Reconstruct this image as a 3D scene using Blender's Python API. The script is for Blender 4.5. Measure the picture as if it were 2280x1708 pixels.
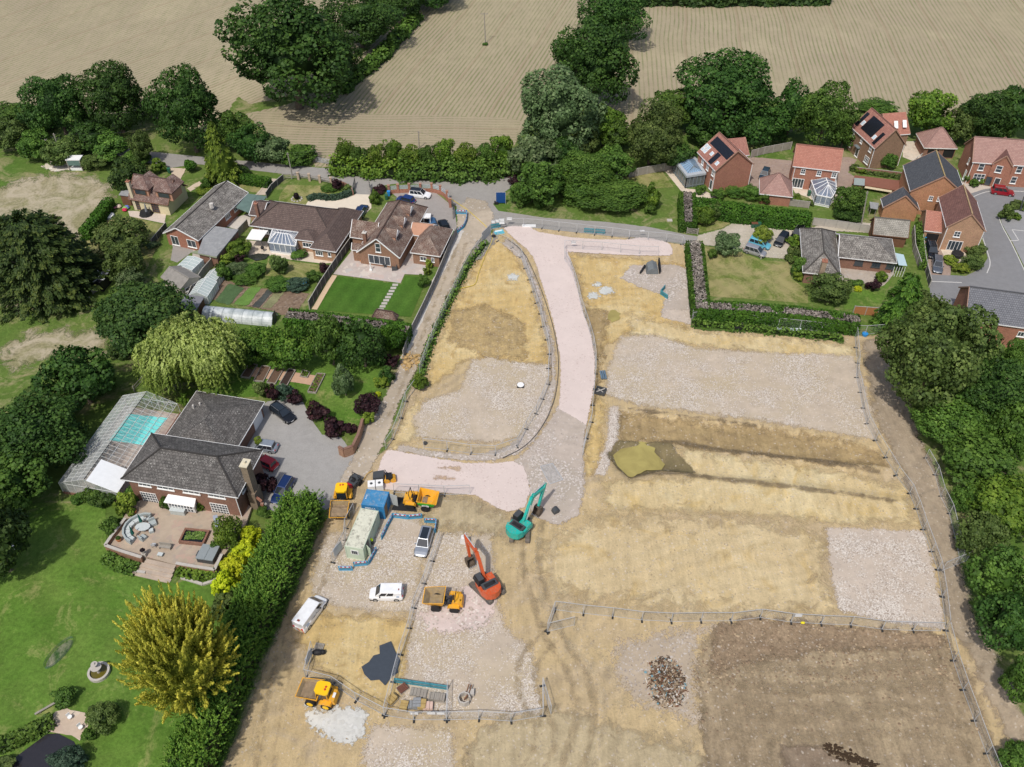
import bpy, math, random
import numpy as np
from mathutils import Vector, Matrix
from mathutils.geometry import tessellate_polygon
R = math.radians
random.seed(7); rng = np.random.default_rng(7)
scene = bpy.context.scene
for o in list(bpy.data.objects): bpy.data.objects.remove(o)
col = scene.collection
# ---------------------------------------------------------------- camera, light, exposure
FPX, PITCH, HCAM = 1988.0, R(43.5), 96.4
cam = bpy.data.objects.new('camera', bpy.data.cameras.new('camera')); col.objects.link(cam)
cam.data.sensor_width = 36; cam.data.lens = FPX/2280*36
cam.data.clip_start = 1; cam.data.clip_end = 4000
cam.location = (0, 0, HCAM); cam.rotation_euler = (R(90)-PITCH, 0, 0)
scene.camera = cam
SUN_EL, SH_DIR = R(57), (0.42, 0.91)          # shadows fall away from the camera and a little to the right
world = bpy.data.worlds.new('World'); scene.world = world; world.use_nodes = True
wn = world.node_tree; bg = wn.nodes['Background']
sky = wn.nodes.new('ShaderNodeTexSky'); sky.sky_type = 'NISHITA'; sky.sun_disc = False
sky.sun_elevation = SUN_EL; sky.sun_rotation = math.atan2(-SH_DIR[0], -SH_DIR[1])
sky.dust_density = 3.0
wn.links.new(sky.outputs[0], bg.inputs[0]); bg.inputs[1].default_value = 0.12
sun = bpy.data.objects.new('sun', bpy.data.lights.new('sun', 'SUN')); col.objects.link(sun)
sun.data.energy = 2.85; sun.data.angle = R(1.6); sun.data.color = (1, .955, .88)
sd = Vector((SH_DIR[0], SH_DIR[1], -math.tan(SUN_EL)*math.hypot(*SH_DIR)))
sun.rotation_euler = sd.to_track_quat('-Z', 'Y').to_euler()
sun.location = (0, 0, 150)
scene.view_settings.view_transform = 'Standard'; scene.view_settings.look = 'None'
scene.view_settings.exposure = 0.04; scene.view_settings.gamma = 1
scene.render.engine = 'CYCLES'; scene.cycles.transparent_max_bounces = 32

# ---------------------------------------------------------------- measuring from the photograph
CP, SP = math.cos(PITCH), math.sin(PITCH)
def G(px, py, z=0.0):
    "photo pixel -> world point at height z"
    u, v = (px-1140)/FPX, (py-854)/FPX
    d = (u, CP-v*SP, -SP-v*CP); t = (z-HCAM)/d[2]
    return Vector((u*t, d[1]*t, z))
def depth(p): return p[1]*CP+(HCAM-p[2])*SP
def ppm(p): return FPX/depth(p)

# ---------------------------------------------------------------- mesh building
class MB:
    def __init__(s): s.v=[]; s.f=[]; s.uv=[]; s.m=[]
    def face(s, pts, uv=None, mi=0):
        n=len(s.v); s.v += [tuple(p) for p in pts]; s.f.append(tuple(range(n, n+len(pts)))); s.uv.append(uv); s.m.append(mi); return s
    def hexa(s, c, mi=0):
        "8 corners: bottom 4 (ccw) then top 4"
        for q in ((3,2,1,0),(4,5,6,7),(0,1,5,4),(1,2,6,5),(2,3,7,6),(3,0,4,7)): s.face([c[i] for i in q], None, mi)
        return s
    def box(s, x0,x1,y0,y1,z0,z1, mi=0, fr=None):
        c=[(x0,y0,z0),(x1,y0,z0),(x1,y1,z0),(x0,y1,z0),(x0,y0,z1),(x1,y0,z1),(x1,y1,z1),(x0,y1,z1)]
        if fr: c=[fr.pt(*p) for p in c]
        return s.hexa(c, mi)
    def bar(s, p, q, w, h=None, mi=0):
        p=Vector(p); q=Vector(q); d=(q-p).normalized(); h=h or w
        a=Vector((0,0,1)) if abs(d.z)<.95 else Vector((0,1,0))
        r=d.cross(a).normalized(); u=r.cross(d)
        c=[]
        for e in (p,q): c += [e-r*w/2-u*h/2, e+r*w/2-u*h/2, e+r*w/2+u*h/2, e-r*w/2+u*h/2]
        return s.hexa(c, mi)
    def cyl(s, p, q, r, r2=None, n=12, mi=0, caps=True):
        p=Vector(p); q=Vector(q); r2=r if r2 is None else r2
        d=(q-p).normalized(); a=Vector((0,0,1)) if abs(d.z)<.9 else Vector((1,0,0))
        e=d.cross(a).normalized(); f=d.cross(e)
        A=[p+(e*math.cos(t)+f*math.sin(t))*r for t in [2*math.pi*i/n for i in range(n)]]
        B=[q+(e*math.cos(t)+f*math.sin(t))*r2 for t in [2*math.pi*i/n for i in range(n)]]
        for i in range(n): j=(i+1)%n; s.face([A[i],A[j],B[j],B[i]],None,mi)
        if caps: s.face(A[::-1],None,mi); s.face(B,None,mi)
        return s
    def ball(s, c, r, n=10, sq=(1,1,1), mi=0):
        c=Vector(c); m=n//2
        P=[[c+Vector((r*sq[0]*math.sin(math.pi*i/m)*math.cos(2*math.pi*j/n), r*sq[1]*math.sin(math.pi*i/m)*math.sin(2*math.pi*j/n), r*sq[2]*math.cos(math.pi*i/m))) for j in range(n)] for i in range(m+1)]
        for i in range(m):
            for j in range(n): k=(j+1)%n; s.face([P[i][j],P[i+1][j],P[i+1][k],P[i][k]],None,mi)
        return s
    def prism(s, prof, y0, y1, mi=0, fr=None):
        "profile of (x,z) extruded from y0 to y1"
        a=[(x,y0,z) for x,z in prof]; b=[(x,y1,z) for x,z in prof]
        if fr: a=[fr.pt(*p) for p in a]; b=[fr.pt(*p) for p in b]
        s.face(a,None,mi); s.face(b[::-1],None,mi)
        for i in range(len(a)): j=(i+1)%len(a); s.face([a[i],b[i],b[j],a[j]],None,mi)
        return s
    def slab(s, poly, z0, z1, mi=0):
        a=[(p[0],p[1],z0) for p in poly]; b=[(p[0],p[1],z1) for p in poly]
        s.face(b,None,mi)
        for i in range(len(a)): j=(i+1)%len(a); s.face([a[i],a[j],b[j],b[i]],None,mi)
        return s
    def build(s, name, mat, parent=None, smooth=False, local=False):
        me=bpy.data.meshes.new(name)
        org=Vector((0,0,0))
        if parent is not None and not local: org=parent['_w'] if '_w' in parent.keys() else parent.location
        org=Vector(org)
        me.from_pydata([tuple(Vector(p)-org) for p in s.v], [], s.f)
        if any(u is not None for u in s.uv):
            ul=me.uv_layers.new(name='UVMap'); i=0
            for u,f in zip(s.uv,s.f):
                for k in range(len(f)): ul.data[i].uv = u[k] if u else (0,0); i+=1
        mats = mat if isinstance(mat,(list,tuple)) else [mat]
        for m_ in mats: me.materials.append(m_)
        if len(mats)>1: me.polygons.foreach_set('material_index', s.m)
        if smooth: me.polygons.foreach_set('use_smooth',[True]*len(s.f))
        me.validate()
        o=bpy.data.objects.new(name, me); col.objects.link(o)
        if parent is not None: o.parent=parent; o['_w']=tuple(org)
        return o
class Fr:
    "flat local frame on the ground: origin, a-axis, b-axis"
    def __init__(s, o, ex, ey, z=0): s.o=Vector((o[0],o[1],z)); s.ex=Vector((ex[0],ex[1],0)).normalized(); s.ey=Vector((ey[0],ey[1],0)).normalized()
    def pt(s,a,b,z=0): return s.o+s.ex*a+s.ey*b+Vector((0,0,z))
def tag(o, label=None, cat=None, group=None, kind=None):
    if label: o['label']=label
    if cat: o['category']=cat
    if group: o['group']=group
    if kind: o['kind']=kind
    return o
def thing(name, label, cat, loc=(0,0,0), rz=0, group=None):
    o=bpy.data.objects.new(name,None); col.objects.link(o); o.empty_display_size=.3
    o.location=Vector(loc) if len(loc)==3 else Vector((loc[0],loc[1],0)); o.rotation_euler=(0,0,rz)
    return tag(o,label,cat,group)
def copy_tree(o, loc=None, rz=None, label=None, group=None, scale=None, parent=None):
    c=o.copy(); col.objects.link(c)
    if parent: c.parent=parent
    for ch in list(o.children): copy_tree(ch, parent=c)
    if loc is not None: c.location=loc
    if rz is not None: c.rotation_euler=(0,0,rz)
    if scale: c.scale=scale
    if label: c['label']=label
    if group: c['group']=group
    return c

# ---------------------------------------------------------------- materials
class NT:
    def __init__(s,name):
        s.mat=bpy.data.materials.new(name); s.mat.use_nodes=True; s.t=s.mat.node_tree; s.b=s.t.nodes['Principled BSDF']
        s.tc=s.t.nodes.new('ShaderNodeTexCoord'); s.co=s.tc.outputs['Object']
    def n(s,ty,**kw):
        n=s.t.nodes.new('ShaderNode'+ty)
        for k,v in kw.items(): setattr(n,k,v)
        return n
    def setin(s,sock,v):
        if isinstance(v,bpy.types.NodeSocket): s.t.links.new(v,sock)
        elif isinstance(v,(tuple,list)) and len(v)==3 and sock.type=='RGBA': sock.default_value=(*v,1)
        else: sock.default_value=v
    def noise(s,scale,detail=4,rough=.6,co=None,dist=0):
        n=s.n('TexNoise'); s.setin(n.inputs['Vector'],co or s.co)
        n.inputs['Scale'].default_value=scale; n.inputs['Detail'].default_value=detail; n.inputs['Roughness'].default_value=rough; n.inputs['Distortion'].default_value=dist
        return n.outputs['Fac']
    def voro(s,scale,co=None,out='Color'):
        n=s.n('TexVoronoi'); s.setin(n.inputs['Vector'],co or s.co); n.inputs['Scale'].default_value=scale
        return n.outputs[out]
    def xf(s,rot=0,scale=(1,1,1),co=None,loc=(0,0,0)):
        n=s.n('Mapping'); s.setin(n.inputs['Vector'],co or s.co); n.inputs['Rotation'].default_value=(0,0,rot); n.inputs['Scale'].default_value=scale; n.inputs['Location'].default_value=loc
        return n.outputs[0]
    def m(s,op,a,b=0.0,c=None,clamp=False):
        n=s.n('Math',operation=op,use_clamp=clamp); s.setin(n.inputs[0],a); s.setin(n.inputs[1],b)
        if c is not None: s.setin(n.inputs[2],c)
        return n.outputs[0]
    def rng(s,x,a,b,c=0.0,d=1.0):
        n=s.n('MapRange'); s.setin(n.inputs[0],x)
        for i,v in enumerate((a,b,c,d)): s.setin(n.inputs[i+1],v)
        return n.outputs[0]
    def mix(s,f,a,b,mode='MIX'):
        n=s.n('Mix',data_type='RGBA',blend_type=mode); s.setin(n.inputs[0],f); s.setin(n.inputs[6],a); s.setin(n.inputs[7],b)
        return n.outputs[2]
    def ramp(s,f,stops):
        n=s.n('ValToRGB'); s.setin(n.inputs[0],f); e=n.color_ramp.elements
        while len(e)<len(stops): e.new(.5)
        for el,(p,c) in zip(e,stops): el.position=p; el.color=(*c,1) if len(c)==3 else c
        return n.outputs[0]
    def attr(s,name):
        n=s.n('Attribute'); n.attribute_name=name; return n.outputs['Fac']
    def hsv(s,colr,h=.5,sa=1.0,v=1.0):
        n=s.n('HueSaturation'); s.setin(n.inputs['Color'],colr); s.setin(n.inputs['Hue'],h); s.setin(n.inputs['Saturation'],sa); s.setin(n.inputs['Value'],v)
        return n.outputs[0]
    def bump(s,h,strength=.5,dist=.1):
        n=s.n('Bump'); n.inputs['Strength'].default_value=strength; n.inputs['Distance'].default_value=dist
        s.setin(n.inputs['Height'],h); s.t.links.new(n.outputs[0],s.b.inputs['Normal'])
    def out(s,colr=None,rough=.85,spec=.3,metal=0,alpha=None):
        if colr is not None: s.setin(s.b.inputs['Base Color'],colr)
        s.setin(s.b.inputs['Roughness'],rough); s.b.inputs['Specular IOR Level'].default_value=spec; s.b.inputs['Metallic'].default_value=metal
        if alpha is not None: s.setin(s.b.inputs['Alpha'],alpha)
        return s.mat
_mc={}
def plain(name,c,rough=.6,spec=.4,metal=0,var=.12,scale=2.0,dirt=None):
    "weathered plain surface: procedural mottling over one colour"
    k=(name,tuple(c),rough,metal)
    if k in _mc: return _mc[k]
    t=NT(name); a=t.noise(scale,5,.65); b=t.noise(scale*9,3,.6)
    v=t.m('ADD',t.rng(a,.25,.75,1-var,1+var),t.rng(b,.2,.8,-var*.5,var*.5))
    cc=t.hsv(tuple(c)+(1,) if len(c)==3 else c,.5,1.0,v)
    if dirt: cc=t.mix(t.rng(t.noise(scale*1.7,6,.7),.5,.68,0,dirt[1]),cc,dirt[0])
    _mc[k]=t.out(cc,rough,spec,metal); return _mc[k]
def gravelmat(name,base,stones,sc=4.5,amt=.6,big=.06,edge=None,basevar=.12,tint=None,bstr=.6):
    "dusty base with scattered stones; 'edge' makes the sheet's border ragged from the sd attribute"
    t=NT(name)
    n1=t.noise(big,5,.6,dist=.6); n2=t.noise(1.3,5,.7); n3=t.noise(.35,4,.6)
    bc=t.hsv((*base,1),.5,1,t.m('ADD',t.rng(n2,.2,.8,1-basevar,1+basevar),t.rng(n3,.25,.75,-basevar,basevar)))
    if tint: bc=t.mix(t.rng(n1,.42,.62,0,.8),bc,tint)
    vo=t.voro(sc); sep=t.n('SeparateColor'); t.setin(sep.inputs[0],vo)
    st=t.ramp(sep.outputs[0],[(0,stones[0]),(.4,stones[1]),(.75,stones[2]),(1,stones[3] if len(stones)>3 else stones[2])])
    patch=t.rng(t.m('ADD',t.noise(.16,6,.7),t.m('MULTIPLY',n1,.5)),.66,.92,0.05,1.3)
    msk=t.m('LESS_THAN',sep.outputs[1],t.m('MULTIPLY',patch,amt))
    c=t.mix(t.m('MULTIPLY',msk,.85),bc,st)
    t.bump(t.m('ADD',t.m('MULTIPLY',msk,sep.outputs[2]),t.m('MULTIPLY',n2,.6)),bstr,.12)
    al=None
    if edge:
        a=t.m('ADD',t.attr('sd'),t.m('ADD',t.rng(t.noise(.9,6,.75),.2,.8,-edge,edge*.7),t.m('MULTIPLY',t.m('SUBTRACT',sep.outputs[1],.5),edge*.7)))
        al=t.rng(a,-edge*.12,edge*.2)
    return t.out(c,.95,.15,alpha=al)
def bricks(name,c,mortar=None,var=.2):
    t=NT(name); geo=t.n('NewGeometry')
    n=t.noise(.7,4,.6); v=t.voro(9.0); sep=t.n('SeparateColor'); t.setin(sep.inputs[0],v)
    w=t.n('TexWave',wave_type='BANDS',bands_direction='Z'); t.setin(w.inputs[0],t.co); w.inputs['Scale'].default_value=2.1; w.inputs['Distortion'].default_value=.3
    val=t.m('ADD',t.rng(n,.25,.75,1-var*.6,1+var*.6),t.rng(sep.outputs[0],0,1,-var,var))
    cc=t.hsv((*c,1),t.rng(sep.outputs[1],0,1,.49,.51),1,val)
    cc=t.mix(t.rng(w.outputs['Fac'],.0,.25,.28,0),cc,mortar or (.42,.37,.31))
    return t.out(cc,.9,.2)
def tiles(name,c,c2,tw=.33,th=.34,lichen=None,lamt=.3,gap=.55,bump=.8,var=.25):
    "roof tiles laid in courses in the roof face's own UV metres"
    t=NT(name); t.co=t.tc.outputs['UV']
    b=t.n('TexBrick'); t.setin(b.inputs['Vector'],t.co)
    b.inputs['Scale'].default_value=1; b.inputs['Brick Width'].default_value=tw; b.inputs['Row Height'].default_value=th
    b.inputs['Mortar Size'].default_value=.028; b.inputs['Mortar Smooth'].default_value=.4; b.offset=.5
    t.setin(b.inputs['Color1'],(0,0,0)); t.setin(b.inputs['Color2'],(1,1,1)); t.setin(b.inputs['Mortar'],(.5,.5,.5))
    base=t.mix(b.outputs['Color'],c,c2)
    n=t.noise(.5,5,.65); n2=t.noise(5,4,.7)
    base=t.hsv(base,.5,1,t.m('ADD',t.rng(n,.25,.75,1-var,1+var),t.rng(n2,.2,.8,-var*.6,var*.6)))
    base=t.mix(t.m('MULTIPLY',b.outputs['Fac'],gap),base,(.03,.027,.025))
    if lichen:
        base=t.mix(t.m('MULTIPLY',t.m('GREATER_THAN',t.noise(7,3,.7),t.rng(t.noise(.6,3,.6),.3,.7,.72-lamt*.2,.56-lamt*.25)),.85),base,lichen)
    t.bump(t.m('SUBTRACT',1.0,b.outputs['Fac']),bump,.04)
    return t.out(base,.85,.25)
def leafmat(name,c1,c2,c3,trans=.25,rough=.6):
    t=NT(name)
    oi=t.n('ObjectInfo')
    r=t.attr('leaf_tone')
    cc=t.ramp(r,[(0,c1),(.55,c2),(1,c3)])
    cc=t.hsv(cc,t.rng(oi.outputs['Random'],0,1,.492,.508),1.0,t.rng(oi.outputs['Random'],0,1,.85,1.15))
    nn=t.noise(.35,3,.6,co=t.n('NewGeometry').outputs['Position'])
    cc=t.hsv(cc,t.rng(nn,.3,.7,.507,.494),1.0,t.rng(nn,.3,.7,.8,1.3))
    t.out(cc,rough,.25)
    tr=t.n('BsdfTranslucent'); t.setin(tr.inputs[0],cc)
    ms=t.n('MixShader'); ms.inputs[0].default_value=trans
    t.t.links.new(t.b.outputs[0],ms.inputs[1]); t.t.links.new(tr.outputs[0],ms.inputs[2])
    t.t.links.new(ms.outputs[0],t.t.nodes['Material Output'].inputs[0])
    return t.mat
def grassmat(name,c,c2,c3=None,big=.05,dry=.3,edge=None,stripes=None,fine=2.5):
    t=NT(name)
    n=t.noise(big,6,.62,dist=.5); m2=t.noise(.45,5,.7); f=t.noise(fine,4,.75)
    cc=t.mix(t.rng(n,.35,.65),c,c2)
    cc=t.hsv(cc,.5,1,t.m('ADD',t.rng(m2,.2,.8,.78,1.2),t.rng(f,.2,.8,-.3,.3)))
    if c3: cc=t.mix(t.rng(t.m('ADD',t.noise(.16,7,.72,dist=1),t.m('MULTIPLY',f,.25)),.72-dry*.35,.86-dry*.3,0,.85),cc,c3)
    if stripes:
        w=t.n('TexWave',wave_type='BANDS',bands_direction='X'); t.setin(w.inputs[0],t.xf(stripes[0])); w.inputs['Scale'].default_value=stripes[1]; w.inputs['Distortion'].default_value=.5
        cc=t.hsv(cc,.5,1,t.rng(w.outputs['Fac'],0,1,.93,1.07))
    t.bump(t.m('ADD',f,m2),.5,.15)
    al=None
    if edge:
        al=t.rng(t.m('ADD',t.attr('sd'),t.rng(t.noise(.35,7,.78,dist=.8),.25,.75,-edge,edge*.8)),-edge*.2,edge*.3)
    return t.out(cc,.95,.15,alpha=al)
def glassmat(name,c=(.03,.04,.05),rough=.08): 
    t=NT(name); return t.out(t.mix(t.noise(.8,2,.5),c,tuple(x*1.8 for x in c)),rough,.8)
def carpaint(c,metal=0.3):
    k=('car',tuple(c))
    if k not in _mc:
        t=NT('car paint'); t.b.inputs['Coat Weight'].default_value=.8; t.b.inputs['Coat Roughness'].default_value=.06
        _mc[k]=t.out(t.hsv((*c,1),.5,1,t.rng(t.noise(1.5,3,.5),.3,.7,.93,1.07)),.35,.5,metal)
    return _mc[k]
# ================================================================ the setting: ground, fields, roads, site surfaces
def sdist(P, poly):
    "signed distance (inside positive) of Nx2 points to polygon"
    P=np.asarray(P,float); poly=np.asarray(poly,float); n=len(poly)
    d=np.full(len(P),1e9); ins=np.zeros(len(P),bool)
    for i in range(n):
        a=poly[i]; b=poly[(i+1)%n]; e=b-a; w=P-a
        t=np.clip((w@e)/max(e@e,1e-9),0,1); q=w-np.outer(t,e); d=np.minimum(d,(q*q).sum(1))
        c=(a[1]>P[:,1])!=(b[1]>P[:,1])
        with np.errstate(divide='ignore',invalid='ignore'): xx=(b[0]-a[0])*(P[:,1]-a[1])/(b[1]-a[1])+a[0]
        ins^=c&(P[:,0]<xx)
    return np.where(ins,1,-1)*np.sqrt(d)
_lat=rng.random((256,256))
def vnoise(x,y):
    x0=np.floor(x).astype(int); y0=np.floor(y).astype(int); fx=x-x0; fy=y-y0
    fx=fx*fx*(3-2*fx); fy=fy*fy*(3-2*fy); g=lambda i,j:_lat[(x0+i)%256,(y0+j)%256]
    return (g(0,0)*(1-fx)+g(1,0)*fx)*(1-fy)+(g(0,1)*(1-fx)+g(1,1)*fx)*fy
def fbm(x,y,o=4):
    s=0;a=1;t=0
    for k in range(o): s=s+a*vnoise(x*2**k+k*17.3,y*2**k+k*31.7); t+=a; a*=.5
    return s/t-.5
def W2(pts): return [tuple(G(*p)[:2]) for p in pts]
def sst(x,a,b): t=np.clip((x-a)/(b-a),0,1); return t*t*(3-2*t)
SITE=[(1098,512),(1125,500),(1190,505),(1300,517),(1450,532),(1530,545),(1548,600),(1546,720),(1700,738),(1975,748),(2010,860),(2040,960),(2085,1050),(2125,1200),(2150,1330),(2190,1450),(2240,1560),(2300,1680),(2320,1800),(430,1800),(495,1708),(545,1600),(600,1450),(690,1235),(735,1130),(760,1075),(795,1040),(858,1003),(905,880),(950,790),(1000,690),(1052,572)]
SITEW=W2(SITE)
PIT=W2([(1378,985),(1430,978),(1470,985),(1510,1010),(1550,1052),(1470,1050),(1430,1060),(1400,1068),(1365,1035),(1352,1005)])
BAND=W2([(1375,915),(1450,925),(1700,950),(1850,975),(1960,1005),(1975,1040),(1840,1030),(1640,1008),(1500,990),(1375,985)])
TER=W2([(1500,985),(1640,1008),(1840,1032),(1990,1055),(2030,1110),(1850,1085),(1650,1062),(1560,1060),(1510,1030)])
EXC=W2([(1590,1395),(1650,1378),(2105,1412),(2165,1520),(2240,1720),(2250,1790),(1570,1790),(1560,1600),(1540,1480)])
MOUND=W2([(2160,1440),(2190,1415),(2230,1440),(2262,1530),(2300,1620),(2260,1630),(2210,1560),(2170,1500)])
HEAP=W2([(1010,745),(1040,700),(1120,705),(1160,740),(1150,800),(1060,800)])
def hz(x,y):
    P=np.stack([np.ravel(x),np.ravel(y)],1)
    near=(P[:,0]>-60)&(P[:,0]<100)&(P[:,1]>20)&(P[:,1]<190)
    z=np.zeros(len(P)); Q=P[near]
    if len(Q):
        s=sst(sdist(Q,SITEW),2.0,6.0)
        h=.10*fbm(Q[:,0]/5,Q[:,1]/5,4)
        h-=1.1*sst(sdist(Q,PIT),-.6,1.6)
        h-=.55*sst(sdist(Q,BAND),-.3,1.1)
        h-=.35*sst(sdist(Q,TER),-.6,.7)
        e=sst(sdist(Q,EXC),-.5,1.6); h+=e*(-.3+.5*np.abs(fbm(Q[:,0]/1.6,Q[:,1]/1.6,3))*sst(-sdist(Q,EXC)+7,0,6)+.12*fbm(Q[:,0]/.9,Q[:,1]/.9,2))
        h+=.9*sst(sdist(Q,HEAP),-.5,3)*(fbm(Q[:,0]/1.5,Q[:,1]/1.5,3)+.2)
        m=sst(sdist(Q,MOUND),-1.2,1.5); zz=h*s+m*(1.3+1.5*fbm(Q[:,0]/2,Q[:,1]/2,3))
        z[near]=zz
    return z.reshape(np.shape(x))
def hz1(x,y): return float(hz(np.array([x]),np.array([y]))[0])
LV=.016
CNT=[0]
def LZ(lev): CNT[0]+=1; return lev*LV+CNT[0]*.0003
def gridmesh(name, xs, ys, zf, keep=None, attrs=None, mat=None, smooth=True):
    X,Y=np.meshgrid(xs,ys); Z=zf(X,Y); nx=len(xs); ny=len(ys)
    V=np.stack([X.ravel(),Y.ravel(),Z.ravel()],1); idx=np.arange(nx*ny).reshape(ny,nx)
    Q=np.stack([idx[:-1,:-1].ravel(),idx[:-1,1:].ravel(),idx[1:,1:].ravel(),idx[1:,:-1].ravel()],1)
    at={k:v.ravel() for k,v in (attrs or {}).items()}
    if keep is not None:
        k=keep.ravel()[Q].any(1); Q=Q[k]; u,inv=np.unique(Q,return_inverse=True); V=V[u]; Q=inv.reshape(-1,4); at={a:v[u] for a,v in at.items()}
    me=bpy.data.meshes.new(name); me.vertices.add(len(V)); me.vertices.foreach_set('co',V.ravel())
    me.loops.add(Q.size); me.loops.foreach_set('vertex_index',Q.ravel())
    me.polygons.add(len(Q)); me.polygons.foreach_set('loop_start',np.arange(len(Q))*4)
    me.polygons.foreach_set('use_smooth',np.ones(len(Q),bool)); me.update()
    for a,v in at.items(): me.attributes.new(a,'FLOAT','POINT').data.foreach_set('value',v.astype(np.float32))
    if mat: me.materials.append(mat)
    o=bpy.data.objects.new(name,me); col.objects.link(o); return o
def gsheet(name, pts, mat, lev, edge=.9, h=.5, kind='structure', world=None):
    poly=world or W2(pts); a=np.array(poly)
    lo=np.floor((a.min(0)-edge-1)/h)*h; hi=np.ceil((a.max(0)+edge+1)/h)*h
    xs=np.arange(lo[0],hi[0]+h/2,h); ys=np.arange(lo[1],hi[1]+h/2,h)
    X,Y=np.meshgrid(xs,ys); s=sdist(np.stack([X.ravel(),Y.ravel()],1),poly).reshape(X.shape)
    zl=LZ(lev); return tag(gridmesh(name,xs,ys,lambda x,y:hz(x,y)+zl,keep=s>-edge*1.3,attrs={'sd':s},mat=mat),kind=kind)
def sheet(name, pts, mat, lev, jag=.12, kind='structure', world=None, thick=0):
    P=world or W2(pts); Q=[]
    for i in range(len(P)):
        a=Vector(P[i]); b=Vector(P[(i+1)%len(P)]); L=(b-a).length; n=max(1,int(L/.5)) if jag else 1
        nn=Vector((-(b-a).y,(b-a).x)).normalized()
        for k in range(n):
            p=a.lerp(b,k/n)
            if jag and k: p=p+nn*float(fbm(np.array(p.x*1.1),np.array(p.y*1.1),3))*jag*4
            Q.append(p)
    z=LZ(lev); me=bpy.data.meshes.new(name)
    tri=tessellate_polygon([[Vector((p.x,p.y,0)) for p in Q]])
    me.from_pydata([(p.x,p.y,z) for p in Q],[],[t for t in tri]); me.materials.append(mat)
    me.update()
    for p in me.polygons:
        if p.normal.z<0: p.flip()
    o=bpy.data.objects.new(name,me); col.objects.link(o); return tag(o,kind=kind)
def chaikin(P,n=2,closed=True):
    for _ in range(n):
        Q=[]
        for i in range(len(P) if closed else len(P)-1):
            a=P[i]; b=P[(i+1)%len(P)]
            Q+=[(a[0]*.75+b[0]*.25,a[1]*.75+b[1]*.25),(a[0]*.25+b[0]*.75,a[1]*.25+b[1]*.75)]
        P=Q if closed else [P[0]]+Q+[P[-1]]
    return P
def ang(p,q): a=G(*p); b=G(*q); return math.atan2(b.y-a.y,b.x-a.x)

# ---- base ground
M_ground=grassmat('rough grass',(.08,.15,.025),(.125,.17,.04),(.3,.26,.14),big=.035,dry=.25,fine=1.6)
def gz(x,y):
    P=np.stack([x.ravel(),y.ravel()],1); s=sdist(P,SITEW); return (-3*sst(s,1.5,4.5)).reshape(x.shape)
gr=gridmesh('ground',np.arange(-220,221,2.0),np.arange(-20,441,2.0),gz,mat=M_ground); tag(gr,kind='structure')
far=MB()
for x0,x1,y0,y1 in ((-1500,-220,-1500,3000),(220,1500,-1500,3000),(-220,220,-1500,-20),(-220,220,440,3000)):
    far.face([(x0,y0,0),(x1,y0,0),(x1,y1,0),(x0,y1,0)])
tag(far.build('outer_ground',M_ground),kind='structure')

# ---- crop fields
def fieldmat(name,rot,per,c=(.35,.30,.20),g=(.13,.175,.06),amt=.5,wob=.3):
    t=NT(name)
    p=t.xf(rot); sx=t.n('SeparateXYZ'); t.setin(sx.inputs[0],p)
    wb=t.m('MULTIPLY',t.m('SUBTRACT',t.noise(.012,2,.5),.5),wob*14)
    x=t.m('ADD',sx.outputs[0],wb)
    s=t.m('SINE',t.m('MULTIPLY',x,2*math.pi/per))
    big=t.noise(.022,6,.65,dist=.8); mid=t.noise(.25,5,.7); fn=t.noise(2.2,3,.7)
    str_=t.noise(.9,4,.7,co=t.xf(rot,(1,.09,1)))
    base=t.hsv((*c,1),.5,1,t.m('ADD',t.rng(mid,.2,.8,.86,1.14),t.rng(fn,.2,.8,-.17,.17)))
    base=t.mix(t.rng(big,.4,.62,0,.75),base,(.345,.28,.205))
    base=t.mix(t.rng(t.noise(.03,5,.6,co=t.xf(0,(1,1,1),loc=(50,20,0))),.55,.7,0,.5),base,(.48,.41,.275))
    k=t.m('ADD',s,t.m('ADD',t.rng(fn,.2,.8,-.9,.7),t.rng(big,.3,.7,-.5,.45)))
    k=t.m('ADD',k,t.rng(str_,.3,.7,-.7,.4))
    msk=t.rng(k,.6-amt,1.6-amt,0,.72)
    cc=t.mix(msk,base,t.mix(t.noise(.6,3,.6),g,(.19,.2,.09)))
    cc=t.mix(t.rng(t.m('SINE',t.m('MULTIPLY',x,2*math.pi/(per*12))),.97,1,0,.35),cc,(.27,.2,.13))
    t.bump(t.m('ADD',t.m('MULTIPLY',s,.5),fn),.2,.1)
    return t.out(cc,.95,.1)
aB=ang((794,240),(957,62)); aC=ang((1769,180),(1741,62)); aA=ang((77,190),(515,26))
fA=[(-700,-140),(1000,-140),(905,-5),(845,60),(770,135),(700,175),(640,215),(560,232),(530,215),(470,300),(300,250),(100,262),(-60,258),(-700,300)]
fB=[(1010,-140),(1420,-140),(1345,30),(1320,130),(1255,180),(1180,260),(1140,330),(1120,345),(1000,352),(880,345),(740,350),(735,372),(700,372),(695,345),(600,300),(545,255),(640,233),(700,205),(760,160),(820,110),(905,10)]
fC=[(1440,-140),(3100,-140),(3100,300),(2330,250),(2140,262),(1980,252),(1820,240),(1700,220),(1500,240),(1400,290),(1355,300),(1330,225),(1400,100),(1430,12),(1700,14),(1815,14),(1830,-30),(1440,-34)]
sheet('crop_field',fA,fieldmat('stubble field soil',-aA+R(90)*0+R(90),1.12,amt=.6),1,jag=.3)
sheet('crop_field',fB,fieldmat('young maize rows',-aB+R(90),1.05,amt=.8),1,jag=.3)
sheet('crop_field',fC,fieldmat('sown field rows',-aC+R(90),1.12,amt=.62,wob=.5),1,jag=.3)
hl=[(560,250),(640,246),(760,250),(880,256),(1000,258),(1120,262),(1160,270),(1140,345),(1000,352),(740,350),(695,343),(600,295)]
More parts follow.
